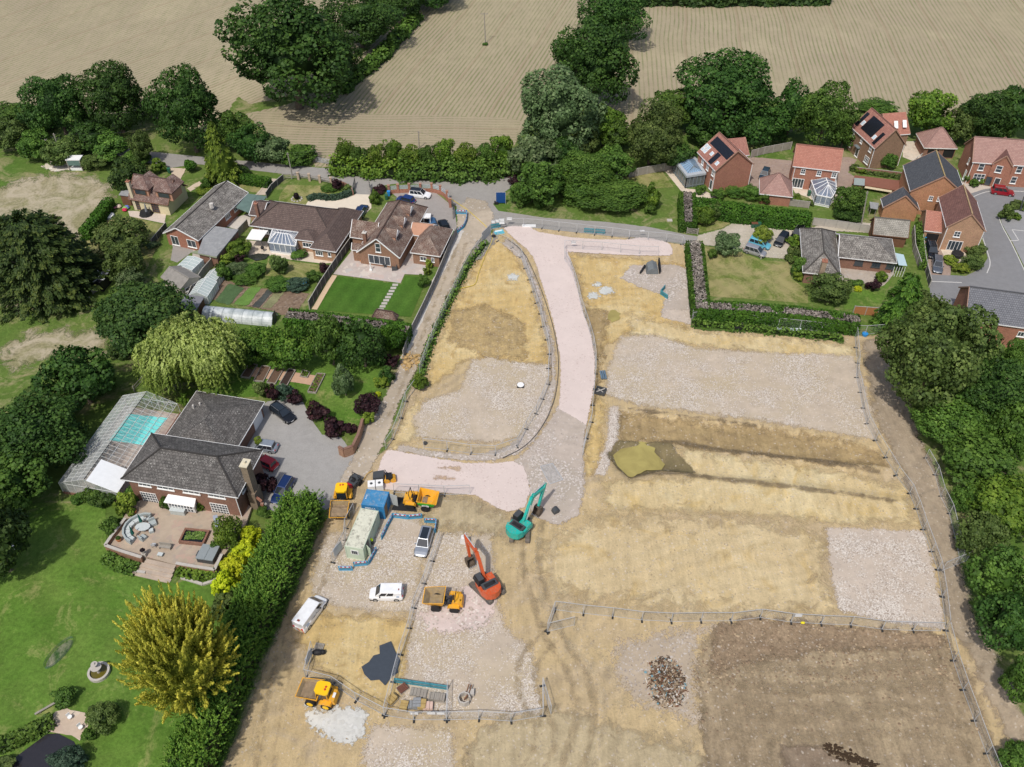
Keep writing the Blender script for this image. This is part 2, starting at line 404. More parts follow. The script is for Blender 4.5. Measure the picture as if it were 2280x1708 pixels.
sheet('field_headland',hl,fieldmat('headland rows',-ang((700,300),(1100,306))+R(90),1.12,amt=.5,wob=.6),2,jag=.3)
# ---- lane, track and yards
def tarmac(name,c,patch=(.16,.15,.14),spk=.12):
    t=NT(name); n=t.noise(.12,6,.7,dist=.6); f=t.noise(6,3,.8); m_=t.noise(.9,5,.7)
    cc=t.hsv((*c,1),.5,1,t.m('ADD',t.rng(m_,.2,.8,.88,1.12),t.rng(f,.2,.8,-spk,spk)))
    cc=t.mix(t.rng(n,.52,.72,0,.55),cc,patch)
    cr=t.voro(.5,out='Distance'); 
    t.bump(f,.3,.03); return t.out(cc,.9,.25)
M_lane=tarmac('lane tarmac',(.30,.285,.265),(.235,.22,.2))
lane=[(-260,270),(-100,285),(60,300),(200,312),(335,338),(435,348),(570,361),(745,377),(879,388),(1008,391),(1100,387),(1150,378),(1165,400),(1120,430),(1098,455),(1110,470),(1123,472),(1218,486),(1354,495),(1445,506),(1524,522),(1560,528),(1560,545),(1524,543),(1445,532),(1332,523),(1196,509),(1119,507),(1095,512),(1060,560),(1020,520),(1017,460),(1002,453),(990,430),(963,413),(900,408),(862,412),(830,417),(826,434),(790,433),(775,413),(700,398),(650,390),(600,384),(510,373),(440,366),(374,375),(325,362),(200,332),(60,318),(-100,300),(-260,290)]
sheet('road',lane,M_lane,3,jag=.06)
M_dust=gravelmat('dusty track',(.45,.38,.295),((.5,.45,.4),(.3,.25,.2),(.55,.5,.44)),sc=3.5,amt=.18,big=.12,edge=.5,tint=(.33,.28,.215))
trk=[(1040,440),(1085,450),(1100,480),(1092,509),(1047,562),(1018,620),(986,702),(947,780),(925,830),(893,890),(857,985),(820,1060),(770,1110),(735,1120),(760,1060),(790,1012),(813,945),(857,883),(895,796),(947,664),(981,596),(1017,524),(1018,470)]
gsheet('dirt_track',trk,M_dust,8,edge=.5)
# pale concrete haunch beside the fence
M_conc=plain('pale concrete',(.55,.52,.48),.9,.2,var=.18,scale=1.2)
def strip(name,pts,w,mat,lev,jag=.15,closed=False):
    P=[Vector(p) for p in W2(pts)]; L=[];Rr=[]
    for i,p in enumerate(P):
        d=(P[min(i+1,len(P)-1)]-P[max(i-1,0)]).normalized(); n=Vector((-d.y,d.x)); L.append(tuple(p+n*w/2)); Rr.append(tuple(p-n*w/2))
    return sheet(name,None,mat,lev,jag=jag,world=L+Rr[::-1])
strip('concrete_haunch',[(1028,515),(1000,570),(967,632),(945,690),(915,760),(898,800)],1.0,M_conc,9)
M_yard=tarmac('grey yard tarmac',(.32,.31,.295),(.22,.21,.2),.16)
sheet('driveway',[(596,894),(640,888),(676,896),(690,930),(717,968),(759,974),(785,1008),(800,1012),(768,1078),(738,1128),(700,1150),(650,1130),(612,1142),(575,1130),(500,1000),(560,920)],M_yard,2,jag=.03)
sheet('driveway',[(866,424),(963,424),(997,451),(1012,462),(1018,513),(1006,512),(950,512),(930,470),(880,437)],tarmac('yard paving',(.31,.285,.265),(.26,.24,.22)),4,jag=0)
sheet('driveway',[(680,458),(690,443),(715,440),(760,444),(790,433),(826,434),(827,464),(810,480),(765,470)],plain('cream resin gravel',(.66,.58,.47),.9,.2,var=.06,scale=.8),4,jag=0)
M_grav=gravelmat('cream gravel drive',(.47,.42,.35),((.6,.55,.5),(.4,.36,.3),(.56,.5,.42)),sc=5,amt=.25,big=.12,tint=(.36,.33,.24),edge=.25)
gsheet('gravel_drive',[(1554,524),(1607,511),(1654,484),(1679,491),(1760,500),(1806,507),(1870,492),(1945,498),(1945,520),(1790,512),(1757,546),(1755,578),(1697,573),(1650,557),(1567,546),(1550,541)],M_grav,5,edge=.3)
M_road2=tarmac('estate tarmac',(.215,.215,.22),(.185,.18,.18),.08)
sheet('estate_road',[(2159,432),(2190,422),(2230,416),(2420,405),(2420,470),(2290,466),(2240,467),(2222,474),(2228,500),(2251,540),(2284,610),(2420,640),(2420,700),(2150,690),(2072,662),(2067,612),(2114,613),(2150,615),(2185,598),(2199,575),(2190,540),(2180,500)],M_road2,3,jag=0)
M_pave=tarmac('footpath tarmac',(.27,.27,.275),(.24,.235,.23),.08)
sheet('pavement',[(2290,468),(2240,469),(2225,476),(2231,500),(2254,540),(2287,608),(2420,640),(2420,468)],M_pave,4,jag=0)
kerb=MB()
def kerbline(pts,w=.16,h=.07):
    P=[G(*p) for p in pts]
    for a,b in zip(P,P[1:]): kerb.bar(a+Vector((0,0,.05)),b+Vector((0,0,.05)),w,h)
kerbline(chaikin([(2300,466),(2240,467),(2222,474),(2228,500),(2251,540),(2284,610)],2,False))
kerbline(chaikin([(2159,445),(2175,434),(2210,424),(2300,428)],2,False)); kerbline(chaikin([(2188,531),(2199,564),(2206,588),(2197,609)],2,False))
kerbline([(2068,627),(2141,630)]); kerbline([(2253,512),(2290,516)]); kerbline([(2253,512),(2268,536),(2250,537)])
tag(kerb.build('kerb',plain('kerb stone',(.55,.54,.52),.9,.2)),kind='structure')
M_block=gravelmat('block paving',(.33,.25,.205),((.38,.28,.22),(.28,.2,.17),(.35,.27,.24)),sc=3,amt=.6,big=.2,bstr=.2)
sheet('block_paving',[(1668,350),(1700,352),(1763,358),(1770,420),(1690,432),(1665,410)],M_block,2,jag=0)
sheet('block_paving',[(1850,350),(1890,350),(1908,356),(1897,372),(1888,384),(1905,395),(1960,405),(2020,400),(2020,420),(1890,420),(1856,425),(1850,400)],M_block,2,jag=0)
sheet('block_paving',[(2052,535),(2094,545),(2118,590),(2116,614),(2067,612)],M_block,4,jag=0)
sheet('block_paving',[(2130,410),(2159,432),(2185,424),(2225,416),(2330,412),(2330,395),(2210,398),(2150,400)],plain('pale slab paving',(.5,.44,.38),.9,.2),2,jag=0)
M_slab=gravelmat('cream slab paving',(.6,.52,.42),((.66,.6,.5),(.5,.42,.34),(.62,.52,.42)),sc=1.4,amt=.7,big=.2,bstr=.1)
sheet('patio',[(1478,378),(1496,378),(1528,420),(1566,424),(1600,440),(1540,444),(1516,425)],M_slab,2,jag=0)
sheet('patio',[(1765,420),(1800,418),(1870,425),(1880,450),(1820,455),(1800,440),(1770,430)],M_slab,2,jag=0)
sheet('patio',[(2092,552),(2140,553),(2160,580),(2120,590),(2106,580)],M_slab,5,jag=0)
sheet('patio',[(2010,315),(2040,315),(2062,350),(2030,358),(2010,350)],M_slab,2,jag=0)
M_pat3=gravelmat('pink grey patio slabs',(.47,.41,.375),((.52,.4,.35),(.42,.41,.4),(.58,.52,.46)),sc=1.1,amt=.9,big=.2,bstr=.1)
sheet('patio',[(798,540),(742,611),(892,631),(901,611),(948,613),(965,575),(930,545)],M_pat3,4,jag=0)
sheet('patio',[(556,536),(545,569),(599,569),(644,578),(717,587),(742,586),(752,562),(700,545)],M_slab,2,jag=0)
sheet('patio',[(285,470),(300,470),(370,478),(366,498),(289,482)],plain('pale patio',(.55,.47,.4),.9,.2),2,jag=0)
sheet('patio',[(368,515),(440,540),(430,560),(395,585),(380,580),(385,550)],plain('old grey patio',(.3,.28,.26),.9,.2),2,jag=0)
sheet('concrete_path',[(430,556),(475,575),(440,610),(425,600)],plain('old concrete path',(.42,.38,.34),.9,.2),2,jag=0)
sheet('concrete_yard',[(500,503),(520,485),(560,475),(556,505),(530,512)],plain('white stained concrete yard',(.55,.51,.46),.9,.2),2,jag=0)
sheet('patio',[(1880,590),(1990,597),(1990,611),(1967,638),(1930,632),(1880,629),(1790,605)],gravelmat('weathered stone patio',(.4,.345,.29),((.48,.42,.36),(.33,.28,.24),(.42,.38,.34)),sc=2,amt=.6,big=.2),2,jag=.05)
sheet('driveway',[(374,374),(415,376),(400,402),(388,395)],plain('sandy drive',(.56,.46,.35),.9,.2),3,jag=.1)
sheet('driveway',[(606,398),(624,400),(590,435),(568,434)],plain('sandy drive',(.5,.42,.34),.9,.2),3,jag=.1)
sheet('driveway',[(444,404),(452,410),(424,427),(416,420)],plain('sandy drive',(.56,.46,.35),.9,.2),3,jag=.1)
# ---- lawns and paddocks
M_lawn=grassmat('mown lawn',(.08,.165,.022),(.12,.195,.036),(.27,.27,.1),big=.09,dry=.14,fine=1.8,stripes=(R(-35),.05))
sheet('lawn',[(150,1120),(235,1130),(238,1215),(330,1280),(395,1300),(500,1255),(540,1200),(560,1250),(470,1500),(420,1720),(250,1760),(-40,1760),(-60,1150),(60,1120)],M_lawn,2,jag=.15)
M_art=grassmat('vivid garden lawn',(.052,.125,.016),(.07,.145,.022),None,big=.1,fine=3,stripes=(R(20),.12))
sheet('lawn',[(748,615),(893,634),(903,615),(952,618),(915,706),(878,704),(699,690)],M_art,3,jag=0)
M_lawn2=grassmat('dry cut lawn',(.115,.165,.03),(.165,.185,.055),(.32,.28,.13),big=.12,dry=.55,stripes=(R(-25),.13))
sheet('lawn',[(1569,548),(1650,562),(1697,580),(1755,584),(1762,620),(1799,648),(1799,676),(1581,660)],M_lawn2,2,jag=0)
sheet('lawn',[(1556,470),(1600,455),(1652,482),(1607,508),(1554,520)],M_lawn2,2,jag=0)
sheet('lawn',[(1880,655),(1960,640),(1985,625),(1960,680),(1880,690)],M_lawn,2,jag=.1)
sheet('lawn',[(624,432),(640,412),(720,414),(738,432),(690,440),(684,456),(618,456)],M_lawn2,2,jag=0)
sheet('lawn',[(530,402),(596,408),(572,430),(520,420)],M_lawn2,2,jag=.05)
sheet('lawn',[(597,575),(644,582),(717,590),(735,590),(700,622),(590,615)],M_lawn2,2,jag=.05)
sheet('lawn',[(245,488),(290,483),(365,500),(345,560),(320,612),(240,585),(190,555),(185,520)],M_lawn2,2,jag=.15)
sheet('lawn',[(1400,385),(1470,375),(1500,417),(1455,420),(1400,410)],M_lawn2,2,jag=0)
sheet('lawn',[(470,835),(540,800),(700,790),(850,800),(842,860),(790,960),(720,940),(676,890),(590,885),(460,880),(400,880)],M_lawn,2,jag=.1)
M_dry=grassmat('dry paddock grass',(.2,.2,.09),(.3,.26,.16),(.44,.38,.28),big=.09,dry=.5,edge=4,fine=2)
gsheet('dry_grass',[(-60,440),(60,395),(150,385),(235,400),(255,440),(190,520),(160,545),(60,470),(-60,520)],M_dry,2,edge=4.0,h=1)
gsheet('dry_grass',[(-40,640),(60,660),(200,672),(190,690),(60,690),(-40,690)],M_dry,2,edge=4.0,h=1)
gsheet('dry_grass',[(60,740),(130,730),(260,745),(250,790),(120,800),(20,830),(-20,800)],M_dry,2,edge=4.0,h=1)
gsheet('pale_rubble_ground',[(92,372),(120,355),(160,352),(165,378),(120,384)],gravelmat('pale rubble',(.6,.54,.44),((.8,.76,.68),(.5,.44,.36),(.7,.66,.6)),sc=2,amt=.9,edge=.6),4,edge=.6)
M_soil=gravelmat('garden soil',(.21,.15,.105),((.3,.22,.16),(.12,.08,.06),(.26,.2,.15)),sc=3,amt=.5,edge=.3)
gsheet('vegetable_plot',[(478,620),(520,628),(560,640),(665,648),(690,655),(665,690),(640,705),(600,692),(470,668)],M_soil,3,edge=.3)
for nm,c,pl in (('vegetable_row',(.11,.2,.045),[(555,640),(583,641),(552,683),(519,678)]),('vegetable_row',(.07,.12,.05),[(510,630),(545,642),(512,680),(478,672)]),('vegetable_row',(.06,.065,.06),[(598,643),(612,646),(578,686),(560,684)]),('vegetable_row',(.19,.19,.1),[(614,648),(637,650),(604,688),(582,686)])):
    gsheet(nm,pl,grassmat('leafy crop',c,tuple(x*1.25 for x in c),None,big=.5,fine=5,edge=.3),5,edge=.3,kind='stuff')
# ---- the building site
def claymat(name,c,c2,c3,edge=None,ang_=.3,spk=.25,fine=1.0,patchs=.05,lo=.46,hi=.64,streak=.22,op=1.0):
    t=NT(name)
    n=t.noise(patchs,6,.62,dist=1.2); n2=t.noise(patchs*3.1,6,.66,dist=.8,co=t.xf(1,loc=(31,7,0)))
    st=t.noise(.9,5,.72,co=t.xf(ang_,(1,.1,1))); st2=t.noise(1.6,4,.7,co=t.xf(ang_+1.35,(1,.12,1)))
    f=t.noise(3.2*fine,5,.75); g=t.noise(.5,5,.7)
    cc=t.mix(t.rng(n,lo,hi),c,c2); cc=t.mix(t.rng(n2,.52,.66,0,.85),cc,c3)
    wv=t.n('TexWave',wave_type='BANDS',bands_direction='X'); t.setin(wv.inputs[0],t.xf(ang_+.4)); wv.inputs['Scale'].default_value=.16; wv.inputs['Distortion'].default_value=14; wv.inputs['Detail'].default_value=3; wv.inputs['Detail Scale'].default_value=.6
    val=t.m('ADD',t.rng(g,.2,.8,.87,1.13),t.rng(f,.2,.8,-spk*.7,spk*.7))
    val=t.m('ADD',val,t.rng(st,.25,.75,-streak*.6,streak*.6)); val=t.m('ADD',val,t.rng(st2,.3,.7,-streak*.35,streak*.35))
    val=t.m('ADD',val,t.m('MULTIPLY',t.m('SUBTRACT',wv.outputs['Fac'],.5),t.rng(n2,.4,.6,.03,.16)))
    cc=t.hsv(cc,.5,1,val)
    vo=t.n('SeparateColor'); t.setin(vo.inputs[0],t.voro(5.5))
    stn=t.m('LESS_THAN',vo.outputs[0],t.rng(g,.35,.75,.01,.12)); cc=t.mix(t.m('MULTIPLY',stn,.55),cc,t.mix(vo.outputs[1],(.2,.15,.1),(.65,.58,.5)))
    t.bump(t.m('ADD',t.m('ADD',f,g),t.m('MULTIPLY',st,1.2)),.55,.16)
    al=None
    if edge: al=t.rng(t.m('ADD',t.attr('sd'),t.rng(t.noise(.45,7,.72,dist=.6),.25,.75,-edge*1.1,edge*.9)),-edge*.35,edge*.55,0.0,op)
    return t.out(cc,.95,.12,alpha=al)
site=gsheet('dirt',SITE,claymat('sandy clay',(.475,.365,.205),(.43,.335,.21),(.395,.315,.21),edge=.5,patchs=.045),1,edge=.6)
Y1=claymat('yellow sand',(.52,.38,.17),(.57,.45,.24),(.42,.29,.12),edge=1.2,patchs=.12,ang_=1.0)
Y2=claymat('pale yellow clay',(.54,.425,.235),(.6,.5,.3),(.51,.375,.165),edge=1.8,patchs=.09,ang_=.15)
B1=claymat('grey brown dust',(.42,.35,.27),(.43,.36,.28),(.36,.29,.2),edge=1.6,patchs=.1)
B2=claymat('dark brown topsoil',(.29,.225,.145),(.35,.275,.175),(.235,.178,.112),edge=1.2,patchs=.09,spk=.5,ang_=.1,streak=.4)
B3=claymat('trench subsoil',(.32,.235,.12),(.37,.275,.14),(.26,.19,.105),edge=1.4,patchs=.2,ang_=1.4,spk=.4,streak=.35)
L2_=claymat('olive stained clay',(.41,.335,.21),(.45,.37,.235),(.37,.3,.185),edge=2.2,patchs=.1)
gsheet('sand',[(1085,520),(1120,525),(1180,620),(1215,760),(1222,815),(1050,800),(985,840),(950,870),(955,800),(1010,680),(1060,580)],Y1,2,edge=1.2)
gsheet('sand',[(1268,568),(1420,576),(1525,590),(1530,740),(1400,745),(1340,780),(1325,860),(1350,900),(1330,1060),(1298,1060),(1312,900),(1325,800),(1310,700),(1290,640)],Y1,3,edge=1.2)
gsheet('sand',[(1400,700),(1540,730),(1880,765),(1930,800),(1900,830),(1700,790),(1500,765),(1400,745)],Y2,4,edge=1.0)
gsheet('sand',[(1500,990),(1640,1010),(1850,1040),(2020,1080),(2045,1170),(1830,1165),(1650,1150),(1350,1140),(1340,1080),(1420,1060),(1540,1065)],Y2,2,edge=1.2)
gsheet('sand',[(1230,1200),(1340,1140),(1640,1150),(1830,1180),(1850,1300),(1880,1375),(1640,1372),(1430,1350),(1230,1330),(1180,1260)],claymat('buff clay',(.515,.405,.235),(.57,.46,.275),(.48,.355,.17),edge=3.2,patchs=.08,ang_=.9),2,edge=1.5)
gsheet('sand',[(680,1360),(760,1370),(930,1380),(905,1500),(870,1590),(760,1530),(690,1480),(660,1430)],Y1,2,edge=1.4)
gsheet('sand',[(925,890),(960,900),(940,970),(880,1005),(862,998),(890,930)],Y2,3,edge=.8)
gsheet('stained_clay',[(900,1095),(1010,1095),(1075,1120),(1140,1150),(1135,1200),(1080,1190),(960,1180),(930,1130),(870,1120)],L2_,3,edge=1.4)
gsheet('stained_clay',[(1060,1620),(1230,1570),(1330,1600),(1600,1680),(1610,1790),(1000,1790)],L2_,2,edge=2.5)
gsheet('topsoil',[],B2,3,edge=1.2,world=EXC); M_rt=claymat('graded soil streak',(.36,.28,.18),(.38,.3,.19),(.33,.26,.165),edge=.9,patchs=.3,op=.6)
gsheet('topsoil',[(1590,1400),(1660,1372),(1860,1388),(2100,1412),(2110,1440),(1850,1450),(1700,1470),(1580,1500)],claymat('clodded topsoil',(.25,.185,.12),(.29,.215,.14),(.2,.14,.09),edge=1.0,patchs=.2,spk=.8,streak=.1),4,edge=1.0)
gsheet('topsoil',[(1740,1655),(1830,1660),(1900,1700),(1900,1790),(1740,1790)],claymat('damp dug soil',(.22,.165,.115),(.26,.2,.14),(.19,.14,.1),edge=.6,patchs=.2),4,edge=.6)
gsheet('subsoil',[],B3,5,edge=1.4,world=BAND)
gsheet('subsoil',[(1290,690),(1360,690),(1340,790),(1330,900),(1305,900),(1318,790)],B3,4,edge=1.0)
gsheet('disturbed_soil',[(1010,690),(1090,680),(1170,720),(1170,800),(1090,800),(1000,760)],claymat('churned sandy soil',(.42,.31,.15),(.36,.27,.14),(.3,.22,.12),edge=1.5,patchs=.25,spk=.6),4,edge=1.5)
gsheet('bare_bank',[(1920,760),(1975,750),(2010,860),(2045,965),(2100,1085),(2135,1240),(2160,1350),(2200,1440),(2262,1560),(2290,1650),(2240,1660),(2150,1450),(2110,1400),(2085,1250),(2040,1120),(1985,1010),(1950,940),(1930,850)],claymat('trampled bank soil',(.33,.265,.19),(.37,.3,.215),(.28,.23,.17),edge=1.0,patchs=.2),6,edge=1.0)
ST=((.57,.51,.45),(.72,.67,.61),(.3,.24,.19),(.52,.44,.38))
M_pink=gravelmat('pink crushed stone',(.62,.525,.485),((.6,.5,.46),(.68,.58,.54),(.5,.4,.36)),sc=6,amt=.25,big=.08,edge=.25,basevar=.05,tint=(.58,.49,.45),bstr=.15)
M_rub=gravelmat('limestone rubble',(.47,.395,.31),ST,sc=8.5,amt=.75,big=.09,edge=1.0,tint=(.44,.36,.24))
M_rub2=gravelmat('pale rubble hardcore',(.49,.415,.345),ST,sc=7.5,amt=.95,big=.12,edge=.6,tint=(.5,.42,.34))
M_haul=gravelmat('grey crushed aggregate',(.44,.375,.32),((.55,.5,.45),(.33,.28,.24),(.62,.56,.52)),sc=5,amt=.7,big=.14,edge=.5,tint=(.38,.33,.27))
gsheet('gravel',[(1050,800),(1090,795),(1160,808),(1228,812),(1226,900),(1195,960),(1120,988),(1000,985),(925,975),(918,930),(945,890),(1020,870)],M_rub,6,edge=1.0,kind='structure')
gsheet('gravel',[(1380,750),(1460,745),(1550,775),(1700,785),(1900,790),(1925,850),(1950,940),(1960,985),(1850,965),(1700,940),(1560,922),(1420,905),(1345,880),(1350,820)],M_rub,6,edge=1.0)
gsheet('gravel',[(1838,1173),(1950,1178),(2058,1182),(2072,1230),(2085,1290),(2106,1405),(2000,1392),(1868,1362),(1850,1290)],M_rub2,6,edge=.5)
gsheet('gravel',[(960,1185),(1095,1190),(1108,1330),(1130,1400),(1190,1450),(1205,1590),(1010,1605),(890,1570),(905,1450),(920,1330),(945,1240)],M_rub,6,edge=1.0)
gsheet('gravel',[(720,1190),(830,1170),(870,1130),(950,1170),(945,1250),(925,1370),(800,1360),(700,1340),(690,1290)],M_rub,5,edge=1.4)
gsheet('gravel',[(830,1610),(1010,1625),(1020,1790),(820,1790),(800,1680)],M_rub,5,edge=1.4)
gsheet('gravel',[(1405,590),(1500,590),(1535,600),(1545,725),(1470,705),(1480,660),(1420,640),(1380,620)],M_haul,5,edge=1.2)
gsheet('gravel',[(1480,690),(1540,690),(1543,725),(1470,708)],M_rub2,6,edge=.4)
gsheet('gravel',[(1370,1430),(1500,1400),(1640,1385),(1560,1420),(1550,1500),(1560,1620),(1400,1560),(1360,1500)],gravelmat('grey brown scalpings',(.41,.335,.25),((.5,.44,.39),(.26,.21,.17),(.55,.5,.45)),sc=6,amt=.35,edge=2.0),3,edge=2.0)
gsheet('gravel',[(1355,905),(1378,905),(1380,960),(1350,1060),(1320,1060),(1350,980)],M_rub2,7,edge=.4)
gsheet('gravel',[(1128,530),(1150,545),(1175,575),(1200,640),(1235,770),(1240,860),(1222,930),(1190,985),(1150,1015),(1100,1028),(1040,1028),(960,1020),(880,1003),(890,990),(960,1005),(1060,1014),(1130,995),(1180,950),(1212,900),(1228,840),(1222,770),(1190,650),(1160,580),(1118,545)],M_haul,7,edge=.2)
gsheet('haul_road',[(1240,905),(1308,940),(1300,1000),(1303,1090),(1290,1150),(1240,1172),(1180,1148),(1178,1092),(1165,1050),(1140,1032),(1190,985),(1225,935)],M_haul,8,edge=.5)
PINK=[(1119,509),(1139,504),(1180,505),(1196,517),(1264,529),(1330,534),(1399,535),(1422,530),(1450,532),(1479,538),(1492,546),(1499,560),(1495,571),(1422,571),(1340,567),(1264,562),(1270,579),(1286,640),(1300,700),(1316,745),(1325,800),(1324,850),(1316,900),(1306,949),(1275,930),(1243,912),(1247,870),(1247,800),(1232,720),(1212,652),(1189,577),(1172,556),(1150,538)]
gsheet('pink_road',PINK,M_pink,9,edge=.12,h=.5)
gsheet('pink_road',[(838,1062),(850,1020),(866,1002),(968,1021),(1040,1032),(1100,1032),(1145,1028),(1169,1044),(1181,1092),(1170,1130),(1133,1143),(1103,1131),(1060,1105),(1000,1100),(900,1095),(840,1090)],M_pink,9,edge=.25)
gsheet('pink_dust',[(990,1340),(1040,1300),(1085,1290),(1110,1340),(1085,1400),(1000,1415),(950,1405),(930,1370)],gravelmat('pink dust',(.57,.47,.43),ST,sc=4,amt=.5,edge=1.3),8,edge=1.3)
gsheet('white_dust',[(672,1560),(700,1580),(790,1570),(822,1590),(818,1640),(780,1660),(740,1650),(690,1620)],gravelmat('spilt cement dust',(.56,.555,.52),((.62,.61,.58),(.5,.49,.45),(.6,.6,.58)),sc=3,amt=.4,edge=1.1),8,edge=1.1)
for c,rx,ry in (((1142,618),1.3,.7),((1350,649),1.6,.8),((1322,660),1.2,.8),((1328,634),1.0,.5)):
    p=G(*c); gsheet('cement_spill',[],gravelmat('grey cement spill',(.52,.53,.5),((.55,.55,.53),(.5,.5,.48),(.56,.55,.53)),amt=.2,edge=.8),8,edge=.8,world=[(p.x+rx*math.cos(a/8*6.283),p.y+ry*1.6*math.sin(a/8*6.283)) for a in range(8)])
for pts in ([(975,1040),(1025,1042),(1025,1048),(975,1046)],[(968,1060),(1022,1066),(1020,1073),(968,1068)]):
    gsheet('clay_prints',pts,claymat('clay prints',(.5,.36,.24),(.5,.38,.26),(.5,.36,.24),edge=.6),10,edge=.5)
gsheet('grass_verge',[(1090,512),(1070,540),(1052,575),(1020,640),(985,725),(952,800),(942,860),(925,868),(918,850),(940,790),(975,712),(1008,640),(1040,575),(1075,525)],grassmat('verge weeds',(.075,.12,.03),(.1,.14,.04),(.3,.25,.16),big=.3,dry=.4,edge=.5,fine=3),7,edge=.5)
gsheet('dark_stones',[(1060,540),(1100,515),(1110,530),(1075,575),(1050,590)],gravelmat('dark grey stones',(.27,.25,.22),((.35,.33,.3),(.16,.15,.14),(.3,.28,.26)),amt=.9,edge=.7),8,edge=.7)
gsheet('grass_verge',[(1545,715),(1700,732),(1850,748),(1880,752),(1880,772),(1850,758),(1700,745),(1545,735)],grassmat('verge weeds',(.07,.125,.025),(.1,.14,.04),None,big=.3,edge=.6,fine=3),7,edge=.6)
M_water=NT('silty pond water'); wm=M_water; 
wcol=wm.mix(wm.rng(wm.noise(.3,5,.65,dist=.8),.35,.65),(.39,.33,.11),(.29,.24,.08))
M_wat=wm.out(wcol,.12,.5)
sheet('pond_water',[(1381,981),(1430,977),(1465,985),(1458,1000),(1482,1028),(1474,1040),(1440,1041),(1420,1050),(1402,1060),(1378,1037),(1362,1012),(1366,988)],M_wat,-38,jag=.14)
sheet('puddle_water',[(1357,695),(1370,692),(1382,700),(1378,714),(1362,720),(1352,712)],M_wat,10,jag=.2)
gsheet('wet_mud',[(1465,978),(1495,985),(1522,1020),(1556,1054),(1480,1046),(1420,1054),(1400,1064),(1372,1040),(1350,1010),(1378,978)],claymat('wet mud',(.17,.14,.075),(.2,.16,.085),(.15,.12,.07),edge=.4,patchs=.3),7,edge=.4)
# lower left pond and stone terrace
sheet('pond_water',[(18,1700),(60,1668),(105,1635),(130,1634),(165,1652),(180,1680),(180,1760),(-20,1760)],plain('dark pond water',(.028,.026,.03),.12,.6),4,jag=0)
sheet('stone_terrace',[(112,1600),(125,1585),(150,1578),(190,1588),(200,1610),(178,1650),(160,1638),(108,1630)],gravelmat('crazy paving',(.5,.4,.31),((.55,.46,.36),(.45,.35,.28),(.6,.5,.4)),sc=.9,amt=1,bstr=.2),4,jag=.08)

# wheel ruts and track marks pressed into the clay
M_rut=claymat('pressed rut',(.37,.29,.175),(.4,.32,.2),(.34,.265,.16),edge=.6,patchs=.3,spk=.5,op=.5); M_rutl=claymat('scraped pale rut',(.6,.5,.33),(.58,.475,.3),(.55,.45,.28),edge=.6,patchs=.3,op=.45)
def ruts(pts,gap,w,mat,lev=6):
    P=[Vector(p) for p in chaikin(W2(pts),3,False)]
    for sgn in (-1,1):
        L=[];Q=[]
        for i,p in enumerate(P):
            d=(P[min(i+1,len(P)-1)]-P[max(i-1,0)]).normalized(); n=Vector((-d.y,d.x)); c=p+n*gap/2*sgn; L.append(tuple(c+n*w/2)); Q.append(tuple(c-n*w/2))
        gsheet('wheel_ruts',None,mat,lev,edge=.35,world=L+Q[::-1])
ruts([(1190,1160),(1175,1250),(1200,1330),(1230,1420),(1290,1500),(1310,1600),(1270,1720)],2.0,.8,M_rut); ruts([(1220,1180),(1205,1290),(1255,1400),(1340,1480),(1370,1590),(1340,1730)],2.0,.7,M_rutl)
ruts([(640,1400),(600,1500),(560,1600),(530,1720)],1.9,.6,M_rutl); ruts([(770,1120),(730,1230),(690,1330),(645,1430),(610,1560),(590,1720)],1.9,.5,M_rut)
ruts([(1240,1400),(1150,1500),(1230,1640),(1180,1720)],2.0,.6,M_rut); 
ruts([(1640,1540),(1800,1560),(1960,1545),(2110,1560)],2.2,1.0,M_rt); ruts([(1620,1600),(1780,1625),(2000,1600),(2160,1640)],2.2,.9,M_rt); ruts([(1650,1500),(1850,1520),(2100,1490)],2.2,1.2,M_rt)
ruts([(1030,540),(995,640),(955,740),(915,840),(880,930)],1.7,.45,M_rut,9)
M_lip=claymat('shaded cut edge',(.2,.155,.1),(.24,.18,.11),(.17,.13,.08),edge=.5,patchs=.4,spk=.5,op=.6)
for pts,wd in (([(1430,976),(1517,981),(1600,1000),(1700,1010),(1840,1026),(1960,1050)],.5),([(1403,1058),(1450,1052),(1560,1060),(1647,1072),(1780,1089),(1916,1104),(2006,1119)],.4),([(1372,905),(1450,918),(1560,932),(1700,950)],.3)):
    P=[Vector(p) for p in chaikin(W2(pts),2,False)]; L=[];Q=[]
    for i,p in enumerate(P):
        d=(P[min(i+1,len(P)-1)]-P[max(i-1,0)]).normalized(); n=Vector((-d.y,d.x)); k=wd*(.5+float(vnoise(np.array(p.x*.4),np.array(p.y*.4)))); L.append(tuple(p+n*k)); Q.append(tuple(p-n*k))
    gsheet('cut_edge',None,M_lip,9,edge=.4,world=L+Q[::-1],h=.25 if False else .5)
